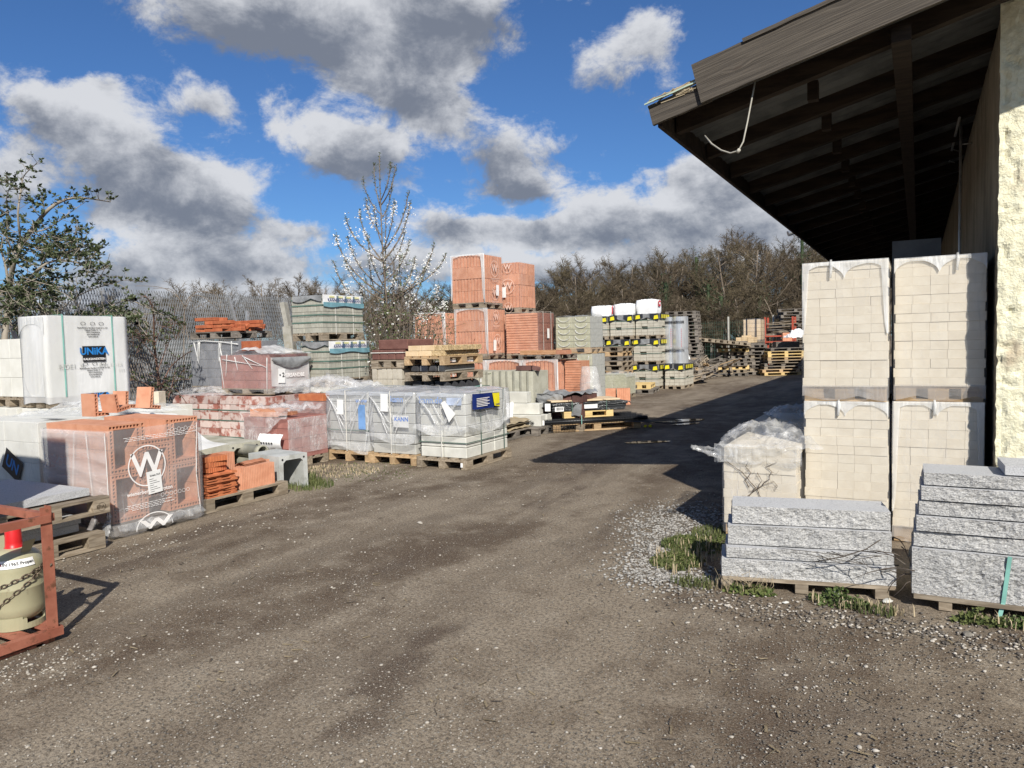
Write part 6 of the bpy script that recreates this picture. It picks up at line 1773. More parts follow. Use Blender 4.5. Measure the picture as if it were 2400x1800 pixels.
# ------------------------------------------------------------------ pallets piled beyond
def pile(x, y, n, h, L, W, rz, label, mats, z=0, jx=.03, jr=2.0, group=None, along='x', lean=(0, 0), nblk=3, boards=7):
    zz = z
    for i in range(n):
        m = mats[i % len(mats)]
        key = ('pfar', L, W, h, m.name, nblk)
        if key not in CACHE: CACHE[key] = pallet_mesh(L, W, h - .002, m, 'x', boards, nblk)
        put('pallet', CACHE[key], None, (x + R.uniform(-jx, jx) + lean[0] * i, y + R.uniform(-jx, jx) + lean[1] * i, zz), (0, 0, rad(rz + R.uniform(-jr, jr))), label, 'pallet', group or label)
        zz += h
pile(-8.36, 21.8, 10, .147, .95, 1.0, 0, 'brown empty pallet in the pile before the paver pallets', (M_woodtan, M_wood, M_wood, M_woodgrey), jr=2.5)
pile(-7.60, 22.3, 1, .144, .85, 1.25, 8, 'grey empty pallet on the ground by the pavers', (M_woodgrey,))
pile(-7.62, 22.3, 1, .15, .7, 1.2, 10, 'yellow pallet frame lying on a grey pallet', (M_woodyel,), z=.146)
pile(-8.35, 30.5, 19, .146, 1.25, 1.0, 6, 'grey empty pallet in the tall leaning pile behind the silver rolls', (M_woodgrey,), jx=.05, jr=3, lean=(-.012, 0), nblk=4)
pile(-7.00, 32.4, 10, .148, 1.25, 1.2, 12, 'empty pallet in the middle pile with some yellow layers', (M_woodgrey, M_wood, M_woodyel, M_woodgrey, M_woodgrey), jx=.06, jr=4, nblk=5)
pile(-8.05, 29.0, 6, .146, 1.2, .9, 4, 'grey empty pallet in the low pile right of the silver rolls', (M_woodgrey, M_wood), jx=.06, jr=5)
q_ = onz(1752, 880, 0)
pile(q_.x, q_.y + .8, 9, .146, 1.2, 1.0, 18, 'dark empty pallet in the pile left of the yellow pallets', (M_woodgrey, M_wood, M_woodgrey, M_woodgrey), jx=.07, jr=5)
gx_ = onz(1818, 880, 0)
pile(gx_.x, gx_.y + .6, 9, .128, 1.55, 1.0, 27, 'open stringer pallet in the pile with pale yellow layers', (M_woodyel, M_woodtan, M_wood, M_woodgrey, M_wood, M_woodtan, M_woodyel, M_woodyel, M_woodgrey), jx=.05, jr=3, lean=(.03, .015))
# thrown broken pallets and planks between the piles
for i in range(16):
    x = R.uniform(-7.9, -7.0); y = 27.2 + R.uniform(-1.4, 3.2); z = R.uniform(.05, .75)
    m = R.choice((M_woodgrey, M_woodgrey, M_wood, M_woodtan))
    key = ('pfar', 1.0, .8, .13, m.name, 3)
    if key not in CACHE: CACHE[key] = pallet_mesh(1.0, .8, .128, m)
    put('broken_pallet', CACHE[key], None, (x - z * .4, y, z), (rad(R.uniform(-28, 28)), rad(R.uniform(-30, 10)), rad(R.uniform(-60, 60))), 'broken pallet thrown on the heap beside the paver pallets', 'pallet', 'broken pallets in the heap')
for i in range(34):
    x = R.uniform(-8.4, -6.6); y = R.uniform(26.5, 32.5); z = R.uniform(.0, .9)
    A = Vector((x, y, z + .05)); B = A + Vector((R.uniform(-.6, .6), R.uniform(-.5, .5), R.uniform(-.25, .35)))
    put('plank', MB().bar(A - A, B - A, .10, .022).mesh('plank', R.choice((M_woodgrey, M_wood, M_woodtan))), None, A, label='loose plank sticking out of the broken pallet heap', cat='plank', group='loose planks in the pallet heap')
for i in range(4):
    key = ('pfar', 1.25, 1.0, .146, 'weathered_pallet_wood', 5)
    if key not in CACHE: CACHE[key] = pallet_mesh(1.25, 1.0, .144, M_wood, 'x', 7, 5)
    put('pallet', CACHE[key], None, (-8.0 + .42 * i, 31.0 + .25 * i, 1.50 - .06 * i), (rad(-4), rad(7), rad(9)), 'pallet bridging the tall and the middle pile, slightly tilted', 'pallet', 'tilted pallets between the piles')
crumple('white_bag', -7.75, 27.3, .62, .7, .8, .75, M_bag, .3, 71, 'torn white sack on the pallet heap right of the silver rolls', 'sack')
# bricks on top of the far stacks
ks_stack(-7.0, -6.2, 33.1, 35.6, 0, 2, 6, 6, .21, 'tall base of dark timber blocks behind the pallet piles', m=M_woodgrey, seed=111)
t = thing('brick_stack', 'wrapped sand coloured brick pallet standing highest behind the pallet piles', 'brick stack', (-6.55, 34.9, 1.405))
pallet_part(t, -.36, .36, -.62, .62, .12, M_wood)
blocks(t, 'brick', -.36, .36, -.6, .6, .122, 3, 5, 5, .18, M_sand, faces='FRT', gap=.01, jit=.006)
wrap(t, -.37, .37, -.61, .61, .05, 1.04, M_pale, seed=112, amp=.01)
for y in (-.3, .3): put('strap', vstrap_mesh(y, -.39, .39, .05, 1.06, .05, M_darkfilm, 'x'), t)
for x in (-.2, .2): put('strap', vstrap_mesh(x, -.63, .63, .05, 1.06, .05, M_darkfilm, 'y'), t)
for k in range(4):
    for i in range(3):
        if k == 3 and i != 1: continue
        put('sand_brick', brick_mesh(.24, .9, .075, M_sand, .004), None, (-6.88 + .25 * i, 33.6, 1.40 + .08 * k), label='sand brick row lying before the highest brick pallet', cat='brick', group='sand brick rows far back')
# steel rack, timber and tarps far back under the trees
rx = thing('steel_rack', 'red steel rack filled with old planks beneath the trees', 'rack', (-5.75, 37.0, 0))
for x in (-.62, .62):
    for y in (-.4, .4): put('post', MB().box(x - .04, y - .04, 0, x + .04, y + .04, 2.55).mesh('post', M_rustred), rx)
for z in (1.35, 1.62): 
    for y in (-.45, .45): put('rail', MB().box(-.62, y - .025, z, .62, y + .025, z + .07).mesh('rail', M_rustred), rx)
for i in range(12):
    put('plank', MB().bar((-.6 + R.uniform(-.1, .1), R.uniform(-.35, .35), 1.7 + .05 * i), (.6 + R.uniform(-.1, .2), R.uniform(-.35, .35), 1.72 + .05 * i + R.uniform(-.08, .08)), .16, .035).mesh('plank', R.choice((M_woodgrey, M_wood))), rx)
pile(-5.3, 38.6, 20, .148, 1.6, 1.1, 20, 'dark old pallet in the pile behind the red steel rack', (M_woodgrey,), jx=.12, jr=9)
pile(-4.2, 34.2, 4, .14, 1.5, 1.2, 22, 'low pallet under the white tarp far back beside the brick stacks', (M_wood, M_woodgrey))
crumple('white_tarp', -4.6, 34.5, 1.55, 1.1, 1.1, .42, M_bag, .4, 72, 'white tarp over goods far back beside the red rack', 'tarp')
mb = MB().prism([(-.7, 0), (.7, 0), (.72, .3), (.1, .72), (-.7, .15)], -.5, .5, 'y')
put('grey_tarp', mb.mesh('grey_tarp', M_midgrey), None, (-4.2, 34.2, .57), (0, 0, rad(24)), 'sloping grey tarp below the white one far back', 'tarp')
put('orange_box', brick_mesh(.4, .35, .38, M_clay), None, (-5.25, 35.6, 1.42), (0, 0, .3), 'small orange box on the timber far back by the red rack', 'box')
put('timber_stack', MB().box(-.5, -.5, 0, .5, .5, 1.4).mesh('timber_stack', M_woodgrey), None, (-5.3, 35.7, 0), (0, 0, .3), 'dark timber stack below the small orange box', 'timber stack')
for i, (px, py, w, h) in enumerate(((1862, 872, .75, .8), (1893, 873, .7, .75))):
    g_ = onz(px, py, 0)
    put('big_bag', brick_mesh(w, .7, h, M_bag, .06), None, (g_.x, g_.y + .4, 0), (0, 0, rad(24)), ('left white bulk bag in the shed shadow by the yellow pallets', 'right white bulk bag in the shed shadow beside the brick stack')[i], 'bulk bag', 'white bulk bags in the shade')
# wire fence in front of the trees
f0 = thing('wire_fence', 'green wire fence with pale posts before the bare trees', 'fence', (-9.5, 38.5, 0))
for i in range(4):
    put('post', MB().tube([(2.2 * i - 1.2, .0, 0), (2.2 * i - 1.2, 0, 2.7)], .05, 8).mesh('post', M_postconc), f0)
mb = MB()
for i in range(60): mb.bar((-1.2 + .115 * i, 0, .2), (-1.2 + .115 * i, 0, 2.5), .008, .008)
for i in range(12): mb.bar((-1.2, .01, .2 + .2 * i), (5.6, .01, .2 + .2 * i), .008, .008)
put('wire_mesh', mb.mesh('wire_mesh', pm('green_wire', (.06, .11, .08), rnd=0, bump=0)), f0)
# ------------------------------------------------------------------ bare trees behind the yard
def twig_tree(seed, H, spread, nl=11, nb=9, nt=8, nq=5, droop=0.0, up=.55):
    """bare tree: trunk and limbs in one mesh, all finer branches in another"""
    rr = random.Random(seed); T, Cn = MB(), MB()
    def wander(p, d, L, n, bend, upw):
        pts = [p]
        for i in range(n):
            d = (d + Vector((rr.uniform(-bend, bend), rr.uniform(-bend, bend), rr.uniform(-bend, bend) + upw))).normalized()
            p = p + d * (L / n); pts.append(p)
        return pts
    trunk = wander(Vector((0, 0, 0)), Vector((0, 0, 1)), H * .9, 8, .10, .05)
    T.tube(trunk, [H * .016 * (1 - .88 * i / 8) + .01 for i in range(9)], 6)
    for a in range(nl):
        f = .12 + .8 * (a + rr.random() * .8) / nl
        q = min(int(f * 8), 7); p = trunk[q].lerp(trunk[q + 1], f * 8 - q)
        az = a * 2.4 + rr.uniform(-.5, .5)
        d = Vector((math.cos(az), math.sin(az), up + rr.uniform(-.2, .35)))
        L = spread * (1.15 - .75 * f) * rr.uniform(.8, 1.15)
        limb = wander(p, d.normalized(), L, 5, .22, .10)
        T.tube(limb, [H * .0075 * (1 - f * .5) * (1 - .8 * i / 5) + .006 for i in range(6)], 5)
        for b in range(nb):
            g = .2 + .8 * (b + rr.random()) / nb; q = min(int(g * 5), 4); p2 = limb[q].lerp(limb[q + 1], g * 5 - q)
            d2 = (limb[q + 1] - limb[q]).normalized() + Vector((rr.uniform(-1, 1), rr.uniform(-1, 1), rr.uniform(-.3, .9)))
            br = wander(p2, d2.normalized(), L * .42 * rr.uniform(.6, 1.2), 4, .3, .08 - droop)
            Cn.tube(br, [.014, .011, .009, .007, .005], 3, cap=False, smooth=False)
            for c in range(nt):
                g2 = .15 + .85 * (c + rr.random()) / nt; q2 = min(int(g2 * 4), 3); p3 = br[q2].lerp(br[q2 + 1], g2 * 4 - q2)
                d3 = (br[q2 + 1] - br[q2]).normalized() + Vector((rr.uniform(-1.1, 1.1), rr.uniform(-1.1, 1.1), rr.uniform(-.5, 1)))
                tw = wander(p3, d3.normalized(), L * .19 * rr.uniform(.6, 1.3), 2, .35, .05 - droop)
                Cn.tube(tw, [.010, .008, .004], 3, cap=False, smooth=False)
                for e in range(nq):
                    p4 = tw[rr.randint(0, 1)].lerp(tw[2], rr.random())
                    d4 = Vector((rr.uniform(-1, 1), rr.uniform(-1, 1), rr.uniform(-.4, 1))).normalized()
                    Cn.tube([p4, p4 + d4 * L * .09 * rr.uniform(.5, 1.4)], [.007, .004], 3, cap=False, smooth=False)
    return T.mesh('trunk', M_bark), Cn
PROTO = []
for sd, H, sp, up in ((1, 9, 3.6, .8), (2, 9, 4.2, .55), (3, 8, 3.8, .5), (4, 9.5, 3.4, 1.0), (5, 7, 3.6, .4)):
    tr, cn = twig_tree(sd, H, sp, up=up)
    PROTO.append((H, tr, cn.mesh('crown', M_twig), cn.mesh('crown', M_twigolive)))
def plant_tree(px, d, top, k, label, group, name='bare_tree', olive=0, width=1.0):
    p = onz(px, 800, 1.7 + 1e-6) if False else at(px, 800, d)
    zt = at(px, top, d).z
    H, tr, c1, c2 = PROTO[k % len(PROTO)]
    s = zt / (H * 1.02)
    t = thing(name, label, 'tree', (p.x, p.y, 0), R.uniform(0, 6.28), group)
    t.scale = (s * width, s * width, s)
    put('trunk', tr, t); put('crown', c2 if olive else c1, t)
tops = [(1100, 668), (1140, 628), (1180, 640), (1225, 628), (1270, 640), (1310, 622), (1350, 610), (1395, 598), (1440, 592), (1480, 596), (1520, 606), (1560, 594), (1600, 580), (1640, 572), (1680, 560), (1720, 548), (1760, 546), (1800, 566), (1840, 560), (1880, 552), (1920, 566), (1960, 575), (2000, 580), (2040, 590), (2090, 585), (2140, 570), (2190, 580), (2240, 560), (2300, 575), (2360, 565), (2430, 570), (2500, 560)]
for i, (px, ty) in enumerate(tops):
    plant_tree(px + R.uniform(-8, 8), 55 + R.uniform(-5, 4), ty + R.uniform(-2, 10), i * 3 + 1, 'bare brown tree in the front rank of the wood', 'bare trees of the wood, front rank', olive=i % 3 == 0, width=1.05)
for i, (px, ty) in enumerate(tops):
    plant_tree(px + 20, 66 + R.uniform(-4, 4), ty + R.uniform(2, 22), i * 2 + 2, 'bare tree standing deeper in the wood behind the yard', 'bare trees of the wood, rear rank', olive=i % 2, width=1.35)
for i in range(30):
    px = 1090 + 31 * i
    plant_tree(px, 46 + R.uniform(-2, 3), 700 + R.uniform(-26, 20), i + 3, 'low bare bush at the edge of the wood', 'bare bushes at the edge of the wood', 'bare_bush', olive=i % 2, width=1.7)
for i in range(24):
    px = 1090 + 40 * i
    plant_tree(px, 58 + R.uniform(-3, 3), 655 + R.uniform(-20, 20), i + 1, 'bare undergrowth tree inside the wood behind the yard', 'bare undergrowth of the wood', 'bare_bush', olive=(i + 1) % 2, width=1.6)
# ivy-clad dark patches in the wood
for i, (px, py, d, r) in enumerate(((1500 + 24, 735, 50, .7), (1632, 640, 56, 1.2), (1690, 735, 47, 1.1), (1780, 730, 47, 1.0), (1880, 600, 53, 1.2), (1660, 700, 50, 1.0), (1560, 690, 52, .8))):
    c = at(px, py, d); mb = MB(); rr = random.Random(i)
    for k in range(500):
        q = Vector((rr.gauss(0, r * .3), rr.gauss(0, r * .3), rr.gauss(0, r * .7))); s = rr.uniform(.03, .07)
        a, b = Vector((rr.uniform(-1, 1), rr.uniform(-1, 1), rr.uniform(-1, 1))).normalized() * s, Vector((rr.uniform(-1, 1), rr.uniform(-1, 1), rr.uniform(-1, 1))).normalized() * s
        mb.add([q - a, q + b, q + a, q - b], [(0, 1, 2, 3)])
    mb.tube([(0, 0, -c.z + .0), (0, 0, r)], .12, 6)
    put('ivy_trunk', mb.mesh('ivy_trunk', M_ivy), None, c, label='ivy clad trunk among the bare trees', cat='tree', group='ivy clad trunks in the wood')
# trees behind the left half
for i, (px, ty, d, k, lb) in enumerate(((505, 668, 40, 4, 'thin bare tree above the loose orange bricks, leftmost'), (555, 645, 42, 3, 'thin bare tree left of the concrete fence post'), (600, 640, 46, 0, 'slender bare tree just left of the concrete fence post'),
                                        (680, 632, 48, 1, 'round bare tree behind the strapped paver tower'), (735, 648, 52, 2, 'bare tree right of the strapped paver tower'), (640, 660, 55, 1, 'bare tree far behind the concrete fence post'))):
    plant_tree(px, d, ty, k, lb, None, olive=0, width=1.1)
for i in range(9):
    plant_tree(790 + 36 * i, 46 + R.uniform(-3, 3), 668 + R.uniform(-20, 14), i, 'bare tree behind the white blossom shrub', 'bare trees behind the blossom shrub', olive=i % 2, width=1.2)
for i in range(12):
    plant_tree(40 + 46 * i, 34 + R.uniform(-3, 3), 700 + R.uniform(-40, 20), i + 2, 'low bare tree beyond the metal mesh fence', 'bare trees beyond the mesh fence', olive=i % 2, width=1.3)

# ------------------------------------------------------------------ expanded-metal fence on the left
fn = thing('mesh_fence', 'tall expanded metal fence with slanting steel posts on the left', 'fence', (-12.25, 0, 0))
def mesh_panel(y0, y1, z0, z1, cw, ch, w, x=0.0):
    mb = MB(); ny, nz_ = int((y1 - y0) / cw), int((z1 - z0) / ch)
    for j in range(nz_):
        for i in range(ny):
            y, z = y0 + cw * i, z0 + ch * j
            xx = x + .010 * fz(y, z, 1, .5)
            o = cw / 2 if j % 2 else 0
            for dy in (cw / 2, -cw / 2):
                mb.add([(xx, y + o, z), (xx + .012, y + o + w, z + w * .5), (xx + .012, y + o + dy + w, z + ch + w * .5), (xx, y + o + dy, z + ch)], [(0, 1, 2, 3)])
    return mb.mesh('mesh_panel', M_meshsteel)
yy = 2.0
while yy < 11:
    put('mesh_panel', mesh_panel(yy, yy + 2.12, .5, 2.84, .05, .085, .005), fn); yy += 2.15
put('mesh_panel', mesh_panel(6.6, 9.7, .35, 1.92, .05, .085, .009, .22), fn)
for y in (2.1, 4.3, 6.4, 8.05, 10.7):
    put('post', MB().bar((.05, y, 0), (.05, y, 1.7), .05, .05).bar((.05, y, 1.7), (.04, y - .28, 2.75), .05, .05).mesh('post', M_zinc), fn)
for y in (8.36, 8.37):
    for z in (2.62, 2.2): put('bolt_plate', MB().tube([(.02, y, z), (.06, y, z)], .035, 8).mesh('bolt_plate', M_darkgrey), fn)
p = at(680, 822, 14.2)
mb = MB(); mb.bar((0, 0, 0), (-.14, -.05, 2.1), .17, .17); mb.bar((-.11, -.04, 1.9), (-.22, -.07, 2.56), .14, .09)
put('concrete_post', mb.mesh('concrete_post', M_postconc), None, (p.x + .12, p.y + .05, 0), label='leaning concrete fence post left of the strapped paver tower', cat='post')
pp = at(582, 742, 15)
put('fence_post', MB().bar((0, 0, 0), (-.03, 0, at(580, 728, 15).z), .05, .05).mesh('fence_post', M_zinc), None, (pp.x, pp.y, 0), label='thin steel post sticking up behind the loose orange bricks', cat='post')

# ------------------------------------------------------------------ shrubs
def leaf_cluster(mb, p, n, s, rr, mi=1, elong=1.6):
    for k in range(n):
        d = Vector((rr.uniform(-1, 1), rr.uniform(-1, 1), rr.uniform(-.3, 1))).normalized()
        sd = d.cross(Vector((rr.uniform(-1, 1), rr.uniform(-1, 1), rr.uniform(-1, 1)))).normalized()
        L = s * rr.uniform(.6, 1.2)
        a, b = p, p + d * L * elong
        m_ = a.lerp(b, .5); nrm = d.cross(sd) * L * .12
        mb.add([a, m_ + sd * L * .42 + nrm, b, m_ - sd * L * .42 + nrm], [(0, 1, 2), (0, 2, 3)], mi)
def smooth(pts, n=5):
    P = [Vector(p) for p in pts]; out = []
    for i in range(len(P) - 1):
        a, b, c, d = P[max(i - 1, 0)], P[i], P[i + 1], P[min(i + 2, len(P) - 1)]
        for k in range(n):
            t = k / n; out.append(.5 * (2 * b + (c - a) * t + (2 * a - 5 * b + 4 * c - d) * t * t + (3 * b - a - 3 * c + d) * t ** 3))
    out.append(P[-1]); return out
rr = random.Random(21)
def bush(name, label, limbs, depth, base, leafm, barkm, scale, x0, y0, fill=None, leafs=6, lsize=.05):
    """limbs are traced in a detail view: scale, x0, y0 turn its pixels into photograph pixels"""
    W, Lf = MB(), MB()
    o = Vector((base[0], base[1], 0))
    for lim, r0, r1, dd in limbs:
        pts = [at(x0 + x * scale, y0 + y * scale, depth + dd + .25 * math.sin(i * 1.3 + x * .01)) - o for i, (x, y) in enumerate(lim)]
        pts = smooth(pts)
        W.tube(pts, [r0 + (r1 - r0) * i / len(pts) for i in range(len(pts))], 5)
        for i, p in enumerate(pts):
            if i / len(pts) < .25: continue
            for q in range(2):
                if rr.random() < .75:
                    d = Vector((rr.uniform(-1, 1), rr.uniform(-1, 1), rr.uniform(-.2, 1.1))).normalized(); L = rr.uniform(.04, .16)
                    e = p + d * L; W.tube([p, e], [.004, .0025], 3, cap=False)
                    leaf_cluster(Lf, e, leafs, lsize, rr, 0)
    for (cx, cy, rx, ry, n) in (fill or ()):
        for k in range(n):
            a, b = rr.gauss(0, .5), rr.gauss(0, .5)
            p = at(x0 + (cx + a * rx) * scale, y0 + (cy + b * ry) * scale, depth + rr.uniform(-.9, .7)) - o
            d = Vector((rr.uniform(-.8, .8), rr.uniform(-.8, .8), rr.uniform(-.2, .9))).normalized(); L = rr.uniform(.15, .5)
            pts = [p - d * L * .5, p + Vector((rr.uniform(-.05, .05),) * 3), p + d * L * .5]
            W.tube(pts, [.007, .005, .003], 3, cap=False)
            for q in range(3): leaf_cluster(Lf, pts[0].lerp(pts[2], rr.random()), leafs - 1, lsize, rr, 0)
    t = thing(name, label, 'shrub', tuple(o))
    put('stems', W.mesh('stems', barkm), t); put('foliage', Lf.mesh('foliage', leafm), t)
    return t
L1 = [([(40, 1900), (90, 1400), (150, 1000), (300, 740), (500, 500), (700, 405), (890, 405), (1100, 440)], .05, .005, 0),
      ([(150, 1000), (200, 830), (180, 560), (210, 330), (240, 180), (370, 50)], .022, .004, .1),
      ([(300, 740), (430, 720), (560, 650), (700, 545), (850, 440)], .012, .003, -.2),
      ([(150, 1000), (60, 760), (90, 580), (0, 520), (-80, 400)], .014, .004, .2), ([(90, 580), (60, 440), (110, 250)], .008, .003, .2),
      ([(210, 330), (120, 270), (50, 250)], .006, .003, 0), ([(400, 590), (330, 500), (330, 420)], .006, .003, 0), ([(430, 560), (430, 430), (415, 360)], .006, .003, .1),
      ([(250, 1250), (420, 1080), (600, 1020), (780, 1050), (960, 1120), (1080, 1090)], .02, .004, -.3),
      ([(300, 740), (520, 800), (700, 740), (870, 760)], .012, .003, .3), ([(350, 900), (560, 960), (800, 900), (1000, 860)], .012, .003, .1),
      ([(560, 960), (760, 980), (900, 940), (1030, 900)], .008, .003, .2), ([(520, 1000), (700, 860), (780, 700)], .008, .003, -.2),
      ([(100, 1500), (60, 1100), (-20, 800), (20, 660)], .025, .005, .2), ([(180, 1600), (300, 1300), (520, 1200), (760, 1190)], .02, .004, .3),
      ([(500, 1650), (700, 1430), (900, 1320), (1060, 1270), (1240, 1220), (1420, 1240)], .010, .002, .4),
      ([(800, 1800), (1000, 1560), (1250, 1420), (1480, 1500), (1720, 1620)], .014, .003, .2), ([(900, 1800), (1150, 1600), (1400, 1560), (1640, 1560)], .012, .003, .1)]
bush('leafy_shrub', 'sprawling dark leaved shrub growing through the mesh fence on the left', L1, 11.0, (-11.6, 5.9), M_leaf, M_twigpale, 480 / 2042, 0, 370,
     fill=[(250, 1080, 300, 300, 60), (640, 880, 330, 160, 70), (400, 1350, 430, 220, 90), (150, 1480, 260, 260, 90), (900, 1060, 170, 120, 22), (1150, 1600, 400, 120, 45), (80, 800, 150, 200, 18)], leafs=6, lsize=.042)
L2 = [([(1240, 1150), (1230, 950), (1200, 700), (1190, 420), (1130, 310)], .028, .008, 0), ([(1240, 1050), (1330, 860), (1480, 740)], .016, .004, .2), ([(1235, 1000), (1320, 970), (1470, 960)], .010, .003, 0),
      ([(1230, 1060), (1100, 980), (1000, 960)], .012, .003, -.1), ([(1225, 900), (1300, 700), (1330, 640)], .010, .003, .1), ([(1250, 1100), (1350, 1000), (1430, 880)], .010, .003, .1),
      ([(1200, 780), (1100, 660), (1020, 600)], .009, .003, 0), ([(1200, 720), (1260, 560), (1420, 520)], .008, .003, 0)]
bush('dark_shrub', 'thin dark stemmed shrub in front of the mesh fence, right of the printed white stack', L2, 12.2, (-10.9, 8.0), M_leaf, M_reddishbark, 500 / 1659, 0, 600,
     fill=[(1230, 1060, 110, 90, 26), (1130, 640, 150, 60, 20), (1330, 530, 120, 50, 14)], leafs=4, lsize=.035)
# arching brambles over the fence
mb = MB()
for pts in ([(1430, 640), (1432, 480), (1430, 390), (1350, 290), (1230, 240), (1050, 232)], [(1430, 390), (1480, 310), (1560, 275), (1659, 290), (1700, 330)], [(1425, 380), (1400, 340), (1330, 260), (1190, 250)], [(1435, 420), (1500, 310), (1600, 330), (1700, 420)]):
    P = smooth([at(x * 500 / 1659, 600 + y * 500 / 1659, 13.2) for x, y in pts]); mb.tube([p - Vector((-12.6, 9.0, 0)) for p in P], [.008 - .005 * i / len(P) for i in range(len(P))], 4)
mb.tube([at(431, 792, 13.2) - Vector((-12.6, 9.0, 0)), at(431, 930, 13.2) - Vector((-12.6, 9.0, 0))], .008, 4)
put('bramble', mb.mesh('bramble', M_bark), None, (-12.6, 9.0, 0), label='thin bramble arching over the mesh fence left of the loose bricks', cat='bramble')
# the white blossom shrub
bo = Vector((-8.86, 11.5, 0))
S, FL, LV = MB(), MB(), MB()
def zz(x, y, d): return at(740 + x * 360 / 1271, 350 + y * 360 / 1271, d) - bo
rr = random.Random(8)
tips = [(527, 50, 1), (480, 125, .3), (620, 115, .4), (660, 145, .5), (390, 245, .3), (415, 415, .3), (360, 505, .7), (250, 565, .8), (165, 710, .9), (265, 725, .6), (150, 930, .9), (245, 920, .6), (630, 310, .3), (765, 360, .9), (780, 440, .8), (650, 430, .4), (980, 780, .9), (1075, 875, .8), (820, 905, .7), (775, 760, .6), (735, 680, .5), (1020, 1150, .9), (1080, 1270, .9), (485, 470, .4), (430, 715, .5), (940, 920, .6), (580, 520, .8), (700, 880, .5), (900, 1000, .6), (440, 900, .6)]
for tx, ty, wgt in tips:
    d = 14.3 + rr.uniform(-.5, .5)
    bx = 575 + rr.uniform(-25, 40)
    sy = 1500
    if tx != 527 and (tx, ty) != (580, 520):
        bx = 565 + rr.uniform(-15, 25); sy = min(1480, ty + rr.uniform(380, 560) * (.55 + .45 * wgt)); bx -= (1500 - sy) * .03
    dx = tx - bx
    pts = smooth([zz(bx, sy, 14.3), zz(bx + dx * .30, sy + (ty - sy) * .16, 14.3 + (d - 14.3) * .4), zz(bx + dx * .68, sy + (ty - sy) * .45, d), zz(bx + dx * .92, sy + (ty - sy) * .78, d), zz(tx, ty, d)], 7)
    r0 = .014 * wgt + .005
    S.tube(pts, [r0 * (1 - .85 * i / len(pts)) + .003 for i in range(len(pts))], 5)
    n = len(pts)
    for i, p in enumerate(pts):
        f = i / n
        if f > .35:
            for q in range(3):
                e = p.lerp(pts[min(i + 1, n - 1)], rr.random()) + Vector((rr.uniform(-.035, .035), rr.uniform(-.035, .035), rr.uniform(-.02, .05)))
                S.tube([p, e], [.004, .002], 3, cap=False); leaf_cluster(LV, e, 3 if f > .55 else 2, .016, rr, 0)
        if .4 < f < .92 and rr.random() < .36 and ty > 380:
            for q in range(rr.randint(5, 16)):
                e = p + Vector((rr.gauss(0, .035), rr.gauss(0, .035), rr.gauss(0, .055)))
                leaf_cluster(FL, e, 5, .024, rr, 0, 1.0)
for k in range(300):
    a = rr.uniform(0, 6.28); r = abs(rr.gauss(0, .85)); h = rr.uniform(1.5, 3.5) * (1 - min(r, 1.6) * .25)
    p0 = Vector((math.cos(a) * r * .45, math.sin(a) * r * .45, 0)); p1 = Vector((math.cos(a) * r, math.sin(a) * r, h))
    mid = p0.lerp(p1, .5) + Vector((rr.uniform(-.2, .2), rr.uniform(-.2, .2), .1))
    P = smooth([p0, mid, p1], 4)
    S.tube(P, [.009 - .006 * i / len(P) for i in range(len(P))], 3, cap=False)
    for q in P[3:]:
        for _ in range(2):
            e = q + Vector((rr.uniform(-.22, .22), rr.uniform(-.22, .22), rr.uniform(-.05, .25))); S.tube([q, e], [.004, .002], 3, cap=False)
            if rr.random() < .8: leaf_cluster(LV, e, 3, .026, rr, 0)
            if rr.random() < .16: leaf_cluster(FL, e, 10, .026, rr, 0, 1.0)
for (x, y, n) in ((925, 960, 26), (840, 1060, 16), (780, 1100, 30), (555, 905, 22), (700, 1150, 14), (1000, 1170, 24), (1060, 1290, 20), (940, 1310, 20), (890, 1430, 16), (640, 740, 16), (340, 700, 12), (400, 800, 10), (295, 880, 10), (230, 860, 8), (290, 1115, 10), (375, 1180, 10), (560, 970, 14), (605, 1030, 10), (460, 640, 8), (480, 950, 8), (720, 945, 10)):
    for q in range(n):
        e = zz(x + rr.gauss(0, 13), y + rr.gauss(0, 24), 14.1 + rr.uniform(-.25, .25)); leaf_cluster(FL, e, 5, .020, rr, 0, 1.0)
t = thing('blossom_shrub', 'tall spring shrub with white blossom between paver tower and clay block tower', 'shrub', tuple(bo))
put('stems', S.mesh('stems', M_bark), t); put('blossom', FL.mesh('blossom', M_petal), t); put('leaves', LV.mesh('leaves', M_youngleaf), t)

# ------------------------------------------------------------------ grass, weeds and stones
def grass(cx, cy, rx, ry, n, h, m, seed, name='grass', lean=.5, w=.004):
    rr = random.Random(seed); mb = MB()
    for k in range(n):
        a = rr.uniform(0, 6.28); r = math.sqrt(rr.random())
        p = Vector((cx + math.cos(a) * r * rx, cy + math.sin(a) * r * ry, -.004))
        L = h * rr.uniform(.4, 1.15); q = rr.uniform(0, 6.28); d = Vector((math.cos(q), math.sin(q), 0)); s = Vector((-d.y, d.x, 0)) * w * rr.uniform(.6, 1.3)
        l = lean * rr.uniform(.2, 1.4)
        m1 = p + Vector((0, 0, L * .6)) + d * L * .2 * l; e = p + Vector((0, 0, L)) * (1 - .3 * l) + d * L * .75 * l
        mb.add([p - s, p + s, m1 + s * .8, m1 - s * .8, e], [(0, 1, 2, 3), (3, 2, 4)])
    return put(name, mb.mesh(name, m), None, kind='stuff')
